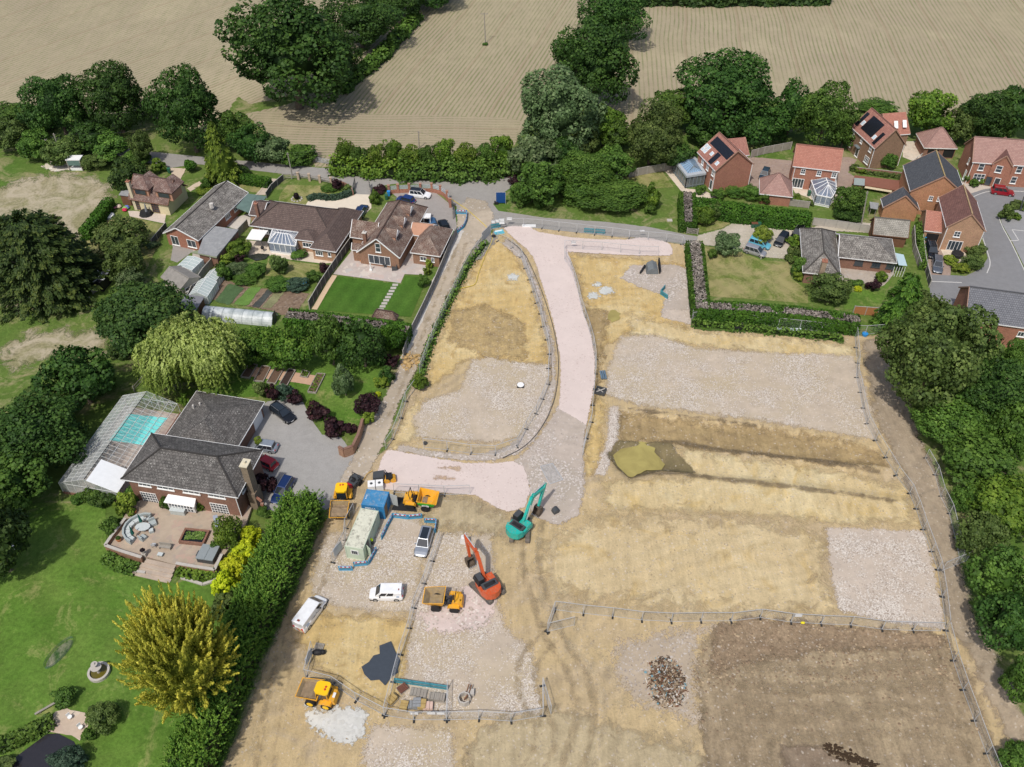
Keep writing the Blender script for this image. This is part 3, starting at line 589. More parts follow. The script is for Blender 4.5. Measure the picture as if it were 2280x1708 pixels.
# ================================================================ vegetation
def leafmesh(name, C, N, S, mat, up=None, leaf_tone=None, aspect=1.0, core=None):
    "n leaf clumps: centre, facing normal, size -> one mesh of small bent quads"
    n=len(C); N=N/np.linalg.norm(N,axis=1,keepdims=True)
    if up is None: up=rng.normal(size=(n,3))
    U=np.cross(N,up); U/=np.linalg.norm(U,axis=1,keepdims=True)+1e-9; W=np.cross(U,N)
    S=np.asarray(S).reshape(-1,1)*np.ones((n,1)); a=U*S*.5/aspect; b=W*S*.5*aspect
    V=np.stack([C-a-b*.6,C+a*.9-b*.8,C+a*.7+b,C-a*.9+b*.7],1).reshape(-1,3)
    F=np.arange(4*n).reshape(n,4); r=(rng.random(n) if leaf_tone is None else leaf_tone)
    nc=0
    if core is not None:
        cv,cf=core; nc=len(cf); F=np.vstack([F,np.array(cf)+len(V)]); V=np.vstack([V,cv]); r=np.concatenate([r,rng.random(nc)*.25])
    me=bpy.data.meshes.new(name); me.vertices.add(len(V)); me.vertices.foreach_set('co',V.ravel())
    me.loops.add(F.size); me.loops.foreach_set('vertex_index',F.ravel().astype(np.int32))
    me.polygons.add(len(F)); me.polygons.foreach_set('loop_start',np.arange(len(F))*4); me.update()
    me.attributes.new('leaf_tone','FLOAT','FACE').data.foreach_set('value',np.clip(r,0,1).astype(np.float32))
    me.materials.append(mat); return me
def sph(n):
    v=rng.normal(size=(n,3)); return v/np.linalg.norm(v,axis=1,keepdims=True)
def coresphere(rad,n=14,sq=(1,1,1),c=(0,0,0),lump=.12):
    m=n//2; V=[];F=[]
    for i in range(m+1):
        for j in range(n):
            k=rad*(1+rng.uniform(-lump,lump)); V.append((c[0]+k*sq[0]*math.sin(math.pi*i/m)*math.cos(2*math.pi*j/n),c[1]+k*sq[1]*math.sin(math.pi*i/m)*math.sin(2*math.pi*j/n),c[2]+k*sq[2]*math.cos(math.pi*i/m)))
    for i in range(m):
        for j in range(n): F.append((i*n+j,(i+1)*n+j,(i+1)*n+(j+1)%n,i*n+(j+1)%n))
    return np.array(V),F
def crown_broad(name,mat,lobes=46,per=190,size=.055,lr=(.2,.34),rough=.55,hollow=.62,seed=0):
    "lobed broadleaf crown filling the unit ball, open below"
    C=[];N=[];Rn=[]
    L=[]
    for i in range(lobes):
        for _ in range(20):
            d=sph(1)[0]; r=rng.uniform(hollow,.86)*(1-.13*rng.random())
            if d[2]<-.75: continue
            p=d*r*np.array([1,1,.95])
            if all(np.linalg.norm(p-q[0])>.22 for q in L): break
        L.append((p*(1.09 if rng.random()<.15 else 1),rng.uniform(lr[0]*.8,lr[1]),rng.random()))
    for p,lr_,lv in L:
        k=int(per*(lr_/.27)**2); d=sph(k); out=p/np.linalg.norm(p)
        d=d+out*.55; d/=np.linalg.norm(d,axis=1,keepdims=True)
        rr=lr_*(1+rng.normal(0,.11,k))[:,None]
        C.append(p+d*rr*np.array([1,1,.8])); N.append(d+rng.normal(0,rough,(k,3))+np.array([0,0,.35]))
        Rn.append(np.clip(.25+.35*lv+.25*d[:,2]+rng.normal(0,.17,k),0,1))  # light from above is put into the leaf colour: upward-facing leaves lighter
    C=np.vstack(C);N=np.vstack(N);Rn=np.concatenate(Rn)
    D=C/(np.linalg.norm(C,axis=1,keepdims=True)+1e-6); wv=sum(a*np.cos(D@k*f+ph) for a,k,f,ph in [(rng.uniform(.04,.09),sph(1)[0],rng.uniform(2.2,5.5),rng.uniform(0,6.3)) for _ in range(6)])
    C=C*(1+wv)[:,None]
    return leafmesh(name,C,N,rng.uniform(.45,1.6,len(C))**1.1*size,mat,leaf_tone=Rn,core=coresphere(hollow*.78,14,(1,1,.9)))
def crown_cone(name,mat,n=5200,size=.06,layers=11,droop=.25,top=.06,power=.8,plume=0.0,spread=.16):
    "conifer: whorls of branch sprays round a cone of unit radius and height 2 (z from -1 to 1)"
    C=[];N=[];Rn=[];Up=[]
    nb=layers*16
    for i in range(nb):
        h=(i/nb)**.9; z=-1+2*h*.98; rad=(1-h)**power*(1+rng.uniform(-.12,.12))+top
        th=rng.uniform(0,2*math.pi); k=int(n/nb*(.35+rad*1.25))
        dirv=np.array([math.cos(th),math.sin(th),-droop+plume]); t=rng.uniform(.5,1.06,k)**.8
        p=np.array([0,0,z])+np.outer(t*rad,np.array([math.cos(th),math.sin(th),0]))
        p[:,2]+=(t*rad)*(-droop+plume*t)
        sp=spread*rad+.03
        off=rng.normal(0,1,(k,3))*np.array([sp,sp,sp*.45]); C.append(p+off*(1.15-t)[:,None]*1.3)
        N.append(np.tile(np.array([math.cos(th)*.5,math.sin(th)*.5,1.0]),(k,1))+rng.normal(0,.4,(k,3)))
        Up.append(np.tile(dirv,(k,1))+rng.normal(0,.2,(k,3)))
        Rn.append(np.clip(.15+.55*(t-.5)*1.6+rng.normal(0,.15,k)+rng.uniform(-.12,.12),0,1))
    C=np.vstack(C);C[:,2]=np.clip(C[:,2],-1.05,1.1)
    co=coresphere(.78,12,(1,1,1.0),(0,0,-.22)); co[0][:,:2]*=np.clip((1-co[0][:,2:3])/1.5,0.05,1)
    return leafmesh(name,C,np.vstack(N),rng.uniform(.7,1.4,len(C))*size,mat,up=np.vstack(Up),leaf_tone=np.concatenate(Rn),aspect=1.5,core=co)
def crown_plumes(name,mat,plumes=330,per=44,size=.05):
    "golden conifer: pointed feathery plumes sweeping up and out of a broad dome"
    C=[];N=[];Rn=[];Up=[]
    for i in range(plumes):
        d=sph(1)[0]; 
        if d[2]<-.55: d[2]*=-1
        z=d[2]; base=d*rng.uniform(.5,.8)*np.array([1,1,.95])
        dr=d*.8+np.array([0,0,.62])+rng.normal(0,.2,3); dr/=np.linalg.norm(dr); L=rng.uniform(.24,.5)
        t=rng.random(per)**.8; w=(1-t)*.05+.005
        e=rng.normal(size=(per,3))
        p=base+np.outer(t*L,dr)+e*w[:,None]*np.array([1,1,.8]); C.append(p)
        N.append(e+dr*.2+np.array([0,0,.5])); Up.append(np.tile(dr,(per,1))+rng.normal(0,.25,(per,3)))
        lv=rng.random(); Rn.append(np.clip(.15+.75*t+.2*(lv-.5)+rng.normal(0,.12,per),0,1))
    C=np.vstack(C)
    return leafmesh(name,C,np.vstack(N),rng.uniform(.7,1.3,len(C))*size,mat,up=np.vstack(Up),leaf_tone=np.concatenate(Rn),aspect=1.5,core=coresphere(.62,14))
def crown_willow(name,mat,strands=620,per=18,size=.07):
    C=[];N=[];Rn=[]
    tops=[(sph(1)[0]*np.array([.72,.72,.0])+np.array([0,0,rng.uniform(.25,.75)]),rng.uniform(.25,.42)) for _ in range(26)]
    tops+=[(np.array([0,0,.7]),.4)]*3
    for i in range(strands):
        c,r=tops[rng.integers(len(tops))]; d=sph(1)[0]; d[2]=abs(d[2])*.8
        p0=c+d*r*np.array([1,1,.6]); out=np.array([p0[0],p0[1],0]); out/=np.linalg.norm(out)+.1
        L=rng.uniform(.5,1.25); k=per; t=np.linspace(0,1,k)+rng.uniform(-.02,.02,k)
        q=p0+np.outer(np.sqrt(np.clip(t,0,1))*.2,out+rng.normal(0,.25,3)); q[:,2]-=t**1.35*L*.95; q+=rng.normal(0,.012,q.shape)
        q[:,2]=np.maximum(q[:,2],-1.0)
        C.append(q); N.append(np.tile(out+np.array([0,0,.25]),(k,1))+rng.normal(0,.55,(k,3))); lv=rng.random()
        Rn.append(np.clip(1-.75*t+.25*(lv-.5)+rng.normal(0,.1,k),0,1))  # strand tops coloured lighter than their ends, as if lit from above
    C=np.vstack(C); co=coresphere(.62,14,(1,1,1.0),(0,0,-.1))
    up=np.tile(np.array([0.,0,1]),(len(C),1))+rng.normal(0,.15,(len(C),3))
    return leafmesh(name,C,np.vstack(N),rng.uniform(.7,1.3,len(C))*size,mat,up=up,leaf_tone=np.concatenate(Rn),aspect=1.7,core=co)
LM={ 'oak':leafmat('oak leaves',(0.0175,0.0468,0.0095),(0.0409,0.0968,0.0165),(0.0803,0.156,0.026)),
 'mid':leafmat('mid green leaves',(0.0337,0.0758,0.0113),(0.0758,0.151,0.0227),(0.143,0.244,0.0403)),
 'olive':leafmat('olive leaves',(0.0421,0.0725,0.0159),(0.0842,0.13,0.0292),(0.161,0.216,0.0557)),
 'bright':leafmat('bright hedge leaves',(0.0345,0.0728,0.0072),(0.0966,0.171,0.018),(0.193,0.277,0.036)),
 'grey':leafmat('grey green leaves',(0.0467,0.0797,0.0278),(0.101,0.16,0.0585),(0.218,0.279,0.132)),
 'dark':leafmat('dark evergreen',(0.0208,0.0478,0.0115),(0.0456,0.0895,0.0187),(0.0932,0.149,0.0287)),
 'cyp':leafmat('yellow green cypress',(0.054,0.0975,0.011),(0.155,0.221,0.0242),(0.284,0.351,0.0495)),
 'gold':leafmat('golden conifer spray',(.09,.12,.014),(.34,.34,.04),(.68,.61,.10),.35),
 'yellow':leafmat('lime yellow leaves',(0.22,0.291,0.01),(0.5,0.582,0.02),(0.68,0.717,0.04),.3),
 'willow':leafmat('willow leaves',(0.1,0.158,0.0213),(0.26,0.367,0.068),(0.5,0.609,0.187),.35),
 'purple':leafmat('purple leaves',(.012,.006,.008),(.03,.012,.016),(.065,.025,.028)),
 'ley':leafmat('leylandii spray',(0.026,0.0688,0.00909),(0.0759,0.167,0.0183),(0.184,0.295,0.0426)),
 'box':leafmat('clipped hedge leaves',(0.0195,0.0567,0.0054),(0.0489,0.123,0.0108),(0.0875,0.18,0.0198)),
 'blue':leafmat('blue green leaves',(.02,.045,.03),(.045,.085,.05),(.08,.13,.08)),
 'twig':leafmat('bare hedge twigs',(.10,.085,.075),(.2,.17,.15),(.32,.285,.25),0) }
M_bark=plain('bark',(.14,.115,.09),.95,.1,var=.3,scale=3)
PR={}
def proto(kind,big):
    k=(kind,big,random.randrange(4) if big==2 else random.randrange(2))
    if k in PR: return PR[k]
    cone={'cyp','cone','darkcone'}
    if kind=='cypcone': me=crown_cone('crown',LM['cyp'],9000,.07,power=.75)
    elif kind=='cone': me=crown_cone('crown',LM['ley'],8000,.065,power=.55,top=.2)
    elif kind=='cedar': me=crown_cone('crown',leafmat('cedar needles',(0.0156,0.036,0.00924),(0.0507,0.084,0.0185),(0.137,0.17,0.0339)),24000,.042,layers=16,power=.42,top=.22,droop=.12,spread=.12)
    elif kind=='gold': me=crown_plumes('crown',LM['gold'],plumes=560,per=120,size=.026)
    elif kind=='willow': me=crown_willow('crown',LM['willow'],strands=1500,per=26,size=.055)
    elif kind=='yellow': me=crown_broad('crown',LM['yellow'],26,90,.12)
    elif big==2: me=crown_broad('crown',LM[kind],70,300,.042,(.17,.29),hollow=.66)
    elif big==1: me=crown_broad('crown',LM[kind],40,150,.07,(.2,.34))
    else: me=crown_broad('crown',LM[kind],18,70,.14,(.26,.42),hollow=.55)
    PR[k]=me; return me
FIT={'willow':.8,'cypcone':.9,'gold':.93,'cone':.9,'cedar':.93}
def trunkmesh(h,r,spread):
    mb=MB(); mb.cyl((0,0,0),(0.04*h,0,h*.55),r,r*.6,8)
    for i in range(5):
        a=i*1.3+random.random(); mb.cyl((0.03*h,0,h*random.uniform(.35,.55)),(math.cos(a)*spread*.6,math.sin(a)*spread*.6,h*random.uniform(.65,.85)),r*.45,r*.12,6)
    return mb
def tree(cx,cy,w,h,kind,name,label,cat='tree',group=None,trunk=True,ground=None,sub=None):
    "crown silhouette centre and size in photo pixels -> a real tree standing on the ground under it"
    Hc=2.0
    for _ in range(6):
        p=G(cx,cy,Hc); s=ppm(p); Rr=w/2/s
        th=math.atan2(HCAM-Hc,math.hypot(p.x,p.y)); Ry=min(Rr,.86*h/2/s/math.sin(th)); q=(h/2/s)**2-(Ry*math.sin(th))**2
        hzz=math.sqrt(max(q,0))/math.cos(th) if q>0 else 0
        hzz=min(max(hzz,(.62 if 'tree' in name else .33)*Ry),1.7*Rr) if kind not in('cypcone','cone') else min(max(hzz,.9*Rr),2.6*Rr)
        tr=.16*hzz if trunk and Rr>2 else .0
        Hc=hzz*.96+tr
    t=thing(name,label,cat,(p.x,p.y,hz1(p.x,p.y)),0,group)
    big=2 if Rr>5.5 else (1 if Rr>1.7 else 0)
    c=bpy.data.objects.new('crown' if Rr>1.2 else 'foliage',proto(kind,big)); col.objects.link(c); c.parent=t
    c.location=(0,0,Hc); c.scale=(Rr*FIT.get(kind,1),Ry*FIT.get(kind,1),hzz); c.rotation_euler=(0,0,random.uniform(0,6.28) if Rr<Ry*1.06 else random.choice((0,math.pi)))
    if trunk:
        m=trunkmesh(Hc+hzz*.5,max(.05,.075*Rr),Rr).build('trunk',M_bark,t,local=True)
    return t
def hedge(pts,h,w,kind,label,name='hedge',group=None,dens=26,size=.3,top=None,rag=.12,topw=.6,ztop=None,base=0,clip=False):
    "clipped or loose hedge along a ground polyline: leaves all over its sides and top, twigs on a bare top"
    P=[G(p[0],p[1],ztop if ztop is not None else 0) for p in pts]
    for p in P: p.z=0
    o=P[0].copy(); t=thing(name,label,'hedge',(o.x,o.y,0),0,group)
    C=[];N=[];T=[];TN=[];core=MB()
    for a,b in zip(P,P[1:]):
        d=(b-a); L=d.length; d.normalize(); n=Vector((-d.y,d.x,0)); d_=np.array(d); n_=np.array(n); a_=np.array(a-o)
        core.bar(a+Vector((0,0,(h-.25)/2+base)),b+Vector((0,0,(h-.25)/2+base)),w-.35,h-.25)
        L2=L+w*.5
        for side in (-1,1):
            k=int(L2*h*dens); u=rng.uniform(-w*.25,L+w*.25,k); z=rng.uniform(0,h,k)
            bul=rag*2.2*(np.array([vnoise(np.array(x_*.6+side*9),np.array(z_*.6)) for x_,z_ in zip(u,z)])-.5) if not clip else 0
            C.append(a_+np.outer(u,d_)+np.outer(side*(w/2+rng.normal(0,rag*.5,k)+bul),n_)+np.outer(z,[0,0,1])); N.append(np.tile(side*n_+np.array([0,0,.4]),(k,1))+rng.normal(0,.5,(k,3)))
        k=int(L2*w*dens*1.15); u=rng.uniform(-w*.25,L+w*.25,k); v=rng.uniform(-w/2,w/2,k)
        q=a_+np.outer(u,d_)+np.outer(v,n_)+np.outer(h+(rng.normal(0,rag*.6,k)+(rag*3*(vnoise(u*.8,v*.8+5)-.5) if not clip else 0)),[0,0,1]); nn=np.tile(np.array([0,0,1.]),(k,1))+rng.normal(0,.5,(k,3))
        if top:
            mk=(np.abs(v)<w*topw/2)&(vnoise(u*.35+3,v*.5)>(.25 if top is True else top)); T.append(q[mk]); TN.append(nn[mk]+rng.normal(0,.6,(mk.sum(),3))); q=q[~mk]; nn=nn[~mk]
        C.append(q);N.append(nn)
        for e,sg in ((a_,-1),(a_+d_*L,1)):
            k=int(w*h*dens); v=rng.uniform(-w/2,w/2,k); z=rng.uniform(0,h,k)
            C.append(e+d_*sg*(w*.25)+np.outer(v,n_)+np.outer(z,[0,0,1])+rng.normal(0,rag*.5,(k,3))); N.append(np.tile(sg*d_+np.array([0,0,.4]),(k,1))+rng.normal(0,.5,(k,3)))
    C=np.vstack(C);N=np.vstack(N); C[:,2]+=base
    r=np.clip(.3+.35*(C[:,2]/h)+rng.normal(0,.2,len(C)),0,1)  # top light painted into the hedge: leaf colour lightens with height
    me=leafmesh('foliage',C,N,rng.uniform(.7,1.4,len(C))*size,LM[kind],leaf_tone=r); f=bpy.data.objects.new('foliage',me); col.objects.link(f); f.parent=t
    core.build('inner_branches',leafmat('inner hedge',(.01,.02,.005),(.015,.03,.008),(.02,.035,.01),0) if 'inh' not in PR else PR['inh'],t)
    if T:
        C=np.vstack(T);N=np.vstack(TN)
        me=leafmesh('bare_top',C,N,rng.uniform(.7,1.5,len(C))*size*.9,LM['twig'],aspect=1.6); f=bpy.data.objects.new('bare_top',me); col.objects.link(f); f.parent=t; f['label']='bare grey brown twigs along the cut top'
    return t
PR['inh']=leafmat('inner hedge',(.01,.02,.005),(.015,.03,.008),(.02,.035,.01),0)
def plumehedge(pts,h,w,label,n=16,group=None,kind='ley'):
    "tall unclipped conifer hedge: many feathery sprays, ragged pointed top"
    P=[G(*p) for p in pts]; o=P[0].copy(); t=thing('conifer_hedge',label,'hedge',(o.x,o.y,0),0,group)
    C=[];N=[];Rn=[];Up=[];core=MB()
    for a,b in zip(P,P[1:]):
        d=b-a; L=d.length; d.normalize(); nv=np.array([-d.y,d.x,0]); d_=np.array(d); a_=np.array(a-o)
        core.bar(a+Vector((0,0,h*.42)),b+Vector((0,0,h*.42)),w*.72,h*.8)
        k=int(L*n)
        for i in range(k):
            u=rng.uniform(-.3,L+.3); th=rng.uniform(-.12,math.pi+.12); v=math.cos(th)*w/2*rng.uniform(.75,1.05); hh=h*(.9+.22*(vnoise(np.array(u*.7),np.array(3.))-.5)); 
            if abs(v)>w*.33: z=rng.uniform(.02,.85)*hh
            else: z=rng.uniform(.78,.98)*hh
            base=a_+d_*u+nv*v*.85+np.array([0,0,z]); dr=nv*v/w*1.7+np.array([0,0,.8])+rng.normal(0,.28,3); dr/=np.linalg.norm(dr)
            m_=rng.integers(13,20); tt=rng.random(m_)**.8; ll=rng.uniform(.6,1.5); e=rng.normal(size=(m_,3))
            C.append(base+np.outer(tt*ll,dr)+e*((1-tt)*.17+.02)[:,None]); N.append(e+np.array([0,0,.5])+nv*np.sign(v)*.3); Up.append(np.tile(dr,(m_,1))+rng.normal(0,.3,(m_,3)))
            Rn.append(np.clip(.1+.7*tt+rng.normal(0,.15,m_)+(.15 if z>.6*h else -.05),0,1))  # upper sprays get a lighter colour to suggest light from above
    C=np.vstack(C)
    me=leafmesh('foliage',C,np.vstack(N),rng.uniform(.7,1.3,len(C))*.17,LM[kind],up=np.vstack(Up),leaf_tone=np.concatenate(Rn),aspect=1.5); f=bpy.data.objects.new('foliage',me); col.objects.link(f); f.parent=t
    core.build('inner_branches',PR['inh'],t); return t

F_='trees along the field edge'
# (cx, cy, w, h, kind, name, label[, group])
TREES=[
(122,232,132,150,'oak','oak_tree','dark spreading oak at far left of the field edge, wider and lower than its neighbour'),
(248,212,142,158,'oak','oak_tree','round topped dark oak with bare trunk showing, second tree from left at field edge'),
(412,238,150,190,'oak','oak_tree','tall broad green oak standing on the lane bend left of the yellow green conifer'),
(335,235,60,45,'oak','tree','low dark branches joining the two oaks at the left field edge'),
(483,335,92,135,'cypcone','conifer_tree','cone shaped yellow green conifer beside the lane above the grey tiled bungalow'),
(520,285,80,90,'mid','tree','rounded green tree directly behind the yellow green cone conifer'),
(555,318,80,90,'oak','shrub','tall dark shrub on lane side right of the yellow green conifer'),
(605,333,80,70,'grey','shrub','grey green scrub in the middle of the hedge left of the field gate'),
(660,345,80,52,'mid','shrub','bright leaved shrub ending the hedge just left of the field gate'),
(25,252,95,52,'mid','shrub','dark green hedge clump at the far left picture edge below the field'),
(85,272,80,50,'oak','shrub','dark clump under the far left oak'),
(20,300,85,80,'olive','shrub','olive scrub at left edge above the rough grass'),
(78,322,80,72,'mid','shrub','green scrub clump second from the left edge above rough grass'),
(138,335,90,68,'olive','shrub','olive scrub left of the small green and white shelter'),
(205,300,90,80,'oak','shrub','dark scrub under the two oaks behind the wooden pole'),
(240,325,85,60,'mid','shrub','green scrub right of the small shelter'),
(215,358,60,40,'olive','shrub','brownish bramble patch just right of the green shelter'),
(312,325,52,74,'olive','tree','small ochre green tree with thin trunk by the lane'),
(287,388,90,90,'dark','shrub','dense dark bush behind the cream cottage with red brown roof'),
(300,352,70,40,'mid','shrub','green bush beside the lane above the cream cottage'),
(352,371,34,30,'bright','clipped_bush','bright clipped bush at the mouth of the sandy drive'),
(423,370,28,30,'box','clipped_bush','small square clipped bush left of the yellow green conifer'),
(645,112,272,250,'oak','oak_tree','very large dark oak standing in the upper left field'),
(800,40,165,125,'oak','oak_tree','dark tree behind the very large oak at top edge'),
(735,120,110,120,'oak','tree','dark tree filling the right shoulder of the very large oak'),
(880,-5,130,70,'oak','tree','dark hedge tree at top edge left of the middle field'),
(960,-30,120,60,'oak','tree','dark tree top just cut by the upper picture edge'),
(1364,28,146,128,'oak','oak_tree','dark round oak at top edge between middle and right fields'),
(1325,140,178,190,'oak','oak_tree','dark oak in the field gap, second from top of the line between the fields'),
(1285,125,90,80,'oak','tree','left shoulder tree of the dark oak between the fields'),
(1243,246,200,188,'grey','poplar_tree','large grey green silvery tree at the lower end of the field line'),
(1345,275,85,95,'bright','tree','bright green tree at right foot of the silvery tree'),
(1192,352,120,110,'grey','tree','grey green tree at the road bend below the silvery tree'),
(1200,410,115,100,'mid','tree','dark green tree right of the blue sign board by the junction'),
(1295,318,70,70,'olive','tree','ochre topped small tree under the silvery tree'),
(1300,380,130,80,'mid','tree','green scrub below the ochre topped small tree'),
(1250,345,80,90,'oak','tree','dark scrub between the ochre topped tree and the road bend tree'),
(1370,365,100,80,'mid','tree','green scrub left of the garden fence by the orangery house'),
(1375,300,80,70,'mid','tree','green tree filling the dip at the bottom of the right field'),
(1452,300,130,130,'olive','tree','broad olive green tree above the orangery'),
(1500,240,110,95,'mid','tree','mid green tree left of the big right hand oak'),
(1500,340,90,70,'oak','tree','dark undergrowth right behind the glass roofed orangery'),
(1620,200,214,188,'oak','oak_tree','large spreading oak right of centre behind the solar roof house'),
(1565,290,80,70,'oak','tree','dark lower growth left of the ridge of the first solar roof house'),
(1700,275,110,90,'oak','tree','dark lower tree behind the fenced paved yard'),
(1640,275,90,60,'oak','tree','dark growth behind the rear wing of the left solar roof house'),
(1765,240,100,120,'oak','tree','dark green left half of the clump behind the plain red roofed house'),
(1838,252,130,150,'mid','tree','taller green right half of the clump behind the plain red roofed house'),
(1880,300,60,60,'mid','tree','green tree tucked against the second solar roof house'),
(1960,240,90,34,'mid','shrub','low scrub behind the second solar roof house'),
(2073,250,102,108,'bright','tree','bright green tree behind the double garage with pyramid roof'),
(2145,275,80,80,'olive','tree','scrubby dark tree right of the bright green tree behind the garages'),
(2195,255,130,125,'oak','tree','dark green tree behind the large brick house at right'),
(2265,245,110,130,'oak','tree','dark tree at the right edge behind the large brick house'),
(1355,432,190,80,'mid','shrub_mass','wide low mound of dense dark shrubs on the grass above the lane'),
(1290,425,70,60,'mid','shrub','left end bush of the dense shrub mound'),
(1160,428,60,48,'mid','shrub','green bush directly right of the blue sign board'),
(1143,402,28,26,'purple','shrub','dark purple leaved bush beside the junction'),
(1155,452,24,22,'mid','shrub','small bush on grass near the blue sign board, left one'),
(1199,452,24,24,'mid','shrub','small bush on grass near the blue sign board, right one'),
(1223,462,22,16,'olive','shrub','tiny olive shrub on the grass below the road bend tree'),
(1452,440,36,56,'bright','shrub','light green shrub at right end of the shrub mound'),
(1448,468,26,26,'mid','shrub','small round bush on the grass below the light green shrub'),
(75,562,224,204,'cedar','conifer_tree','huge dark layered conifer at the left edge beside the paddock'),
(262,530,116,88,'olive','tree','loose airy tree in the cottage back lawn'),
(277,578,80,90,'olive','conifer_tree','olive conifer in front of the airy tree on the lawn boundary'),
(292,622,62,60,'grey','tree','grey green small tree above the big dark round tree'),
(312,702,206,186,'dark','tree','big dark round tree left of the grey sheds and polytunnel'),
(425,795,238,168,'willow','willow_tree','pale yellow green weeping willow below the polytunnel'),
(175,838,158,152,'oak','tree','loose green tree with leaning trunk in the left paddock'),
(60,965,215,180,'oak','tree','large green tree at the left edge left of the pool glasshouse'),
(95,900,120,90,'olive','tree','olive topped tree above the large left edge tree'),
(20,1080,160,150,'mid','tree','green tree at the left edge below the pool glasshouse corner'),
(140,970,90,110,'oak','tree','green tree nearest the long glass roof'),
(-22,1200,160,190,'dark','tree','dark conifer like tree cut by the left edge of the big lawn'),
(245,705,70,60,'mid','tree','green growth on the left side of the big dark round tree'),
(270,775,60,50,'dark','shrub','dark scrub between the big dark round tree and the willow'),
(220,850,60,60,'mid','shrub','small green tree right of the leaning trunk tree'),
(548,772,86,84,'ley','conifer_tree','left conifer of the row below the polytunnel'),
(597,764,78,82,'ley','conifer_tree','second conifer from the left in the row below the polytunnel'),
(645,774,96,100,'ley','conifer_tree','third, widest conifer in the row below the polytunnel'),
(733,756,86,118,'mid','conifer_tree','lighter of the two big round conifers behind the raised beds'),
(806,762,98,118,'oak','conifer_tree','darker of the two big round conifers behind the raised beds'),
(875,752,58,78,'box','shrub','dense hedge end clump beside the track below the small hip roof'),
(581,867,34,40,'olive','shrub','olive bush at the left end of the bush row above the parked dark estate'),
(606,876,30,42,'purple','shrub','dull purple bush second in the row above the dark estate'),
(631,872,40,42,'blue','shrub','blue green bush third in the row above the dark estate'),
(656,887,36,36,'purple','shrub','dark purple bush at the right end of the row above the dark estate'),
(704,918,50,46,'purple','shrub','round purple bush on the left edge of the tarmac yard'),
(744,950,48,46,'purple','shrub','round purple bush in the middle on the yard edge'),
(777,955,30,28,'purple','shrub','small reddish purple bush beside the brick yard wall'),
(818,902,60,54,'purple','shrub','widest purple bush close to the track'),
(820,932,28,32,'cyp','shrub','small yellow green bush below the widest purple bush'),
(849,852,32,30,'cyp','shrub','yellow green bush near the track above the widest purple bush'),
(841,878,15,13,'yellow','shrub','tiny bright yellow ball shrub near the track'),
(765,850,52,120,'grey','birch_tree','thin silvery birch standing on the lawn right of the raised beds'),
(872,806,32,36,'purple','shrub','dark red bush at the top end of the garden by the track'),
(862,834,34,42,'oak','shrub','dark mixed bush above the yellow green bush by the track'),
(690,898,20,18,'bright','shrub','small bright bush left of the first yard purple bush'),
(590,1078,44,50,'purple','tree','dark purple tree beside the tall chimney of the big grey roofed house'),
(575,985,20,26,'cyp','shrub','small yellow green shrub against the garage wall'),
(408,892,26,28,'bright','shrub','bright bush between the pool glasshouse and the grey roof'),
(173,1110,30,26,'mid','shrub','small bush at the left foot of the pool glasshouse gable'),
(205,1103,46,44,'mid','shrub','green bush in front of the pool glasshouse gable'),
(233,1113,40,38,'dark','shrub','dark bush at the right foot of the pool glasshouse gable'),
(276,1128,48,56,'cyp','shrub','rounded yellow green bush at the left wall of the terrace'),
(298,1098,40,40,'mid','shrub','leafy climber bush on the left corner of the brick house'),
(252,1172,44,44,'mid','shrub','green bush on the left side of the terrace'),
(368,1125,26,36,'mid','climbing_plant','bush against house wall left of the white bay window'),
(446,1125,24,40,'bright','climbing_plant','climbing roses on house wall right of the white bay window'),
(505,1190,64,78,'bright','shrub','large mid green bush beside the yellow leaved shrubs'),
(558,1192,48,50,'yellow','shrub','topmost of the vivid lime yellow shrubs along the conifer hedge'),
(540,1226,58,56,'yellow','shrub','second from top of the vivid lime yellow shrubs'),
(520,1262,60,60,'yellow','shrub','third from top of the vivid lime yellow shrubs'),
(500,1298,56,60,'yellow','shrub','lowest of the vivid lime yellow shrubs'),
(480,1215,26,30,'mid','shrub','dark green bush behind the hot tub'),
(586,1140,32,28,'mid','shrub','bush by the curved brick arch at the right house corner'),
(500,1345,60,60,'olive','shrub','dull bush between yellow shrubs and the golden conifer'),
(403,1475,246,318,'gold','conifer_tree','huge golden yellow conifer on the big lawn beside the hedge'),
(137,1553,52,44,'mid','shrub','small shrub alone on the lawn below the netted bed'),
(226,1596,72,62,'olive','shrub','loose shrub right of the stone terrace by the dark pond'),
(152,1694,86,62,'blue','shrub','blue green reeds at the edge of the dark pond'),
(196,1640,30,30,'mid','shrub','leafy plant at the right rim of the dark pond'),
(12,1700,50,30,'olive','shrub','reeds at the bottom left corner by the dark pond'),
(2014,665,98,132,'cone','conifer_tree','dark conifer between the bungalow garden and the big olive tree'),
(2080,790,230,270,'olive','tree','biggest olive green tree on the right side of the site'),
(2158,765,140,165,'olive','tree','olive green tree top right of the biggest one, touching the grey roof'),
(2060,690,90,80,'olive','tree','olive tree top behind the dark conifer'),
(2220,880,180,180,'oak','tree','dark tree right of the biggest olive tree'),
(2130,935,180,130,'mid','tree','lower front part of the right wood beside the bare bank'),
(2268,790,60,100,'mid','tree','bright leaved tree at right edge below the grey roof'),
(2190,1030,170,140,'mid','tree','green tree right of the mesh boundary fence, upper one'),
(2265,960,110,150,'mid','tree','tree at right edge in the middle of the wood'),
(2235,1130,150,130,'bright','tree','yellow green scrub behind the mesh boundary fence'),
(2190,1190,100,110,'olive','tree','olive scrub with dead twigs behind the gated mesh corner'),
(2225,1290,140,150,'mid','tree','green tree below the gated mesh corner'),
(2245,1400,130,140,'oak','tree','dark green tree beside the bare mound'),
(2275,1520,90,130,'mid','tree','green tree at right edge beside the lower mound'),
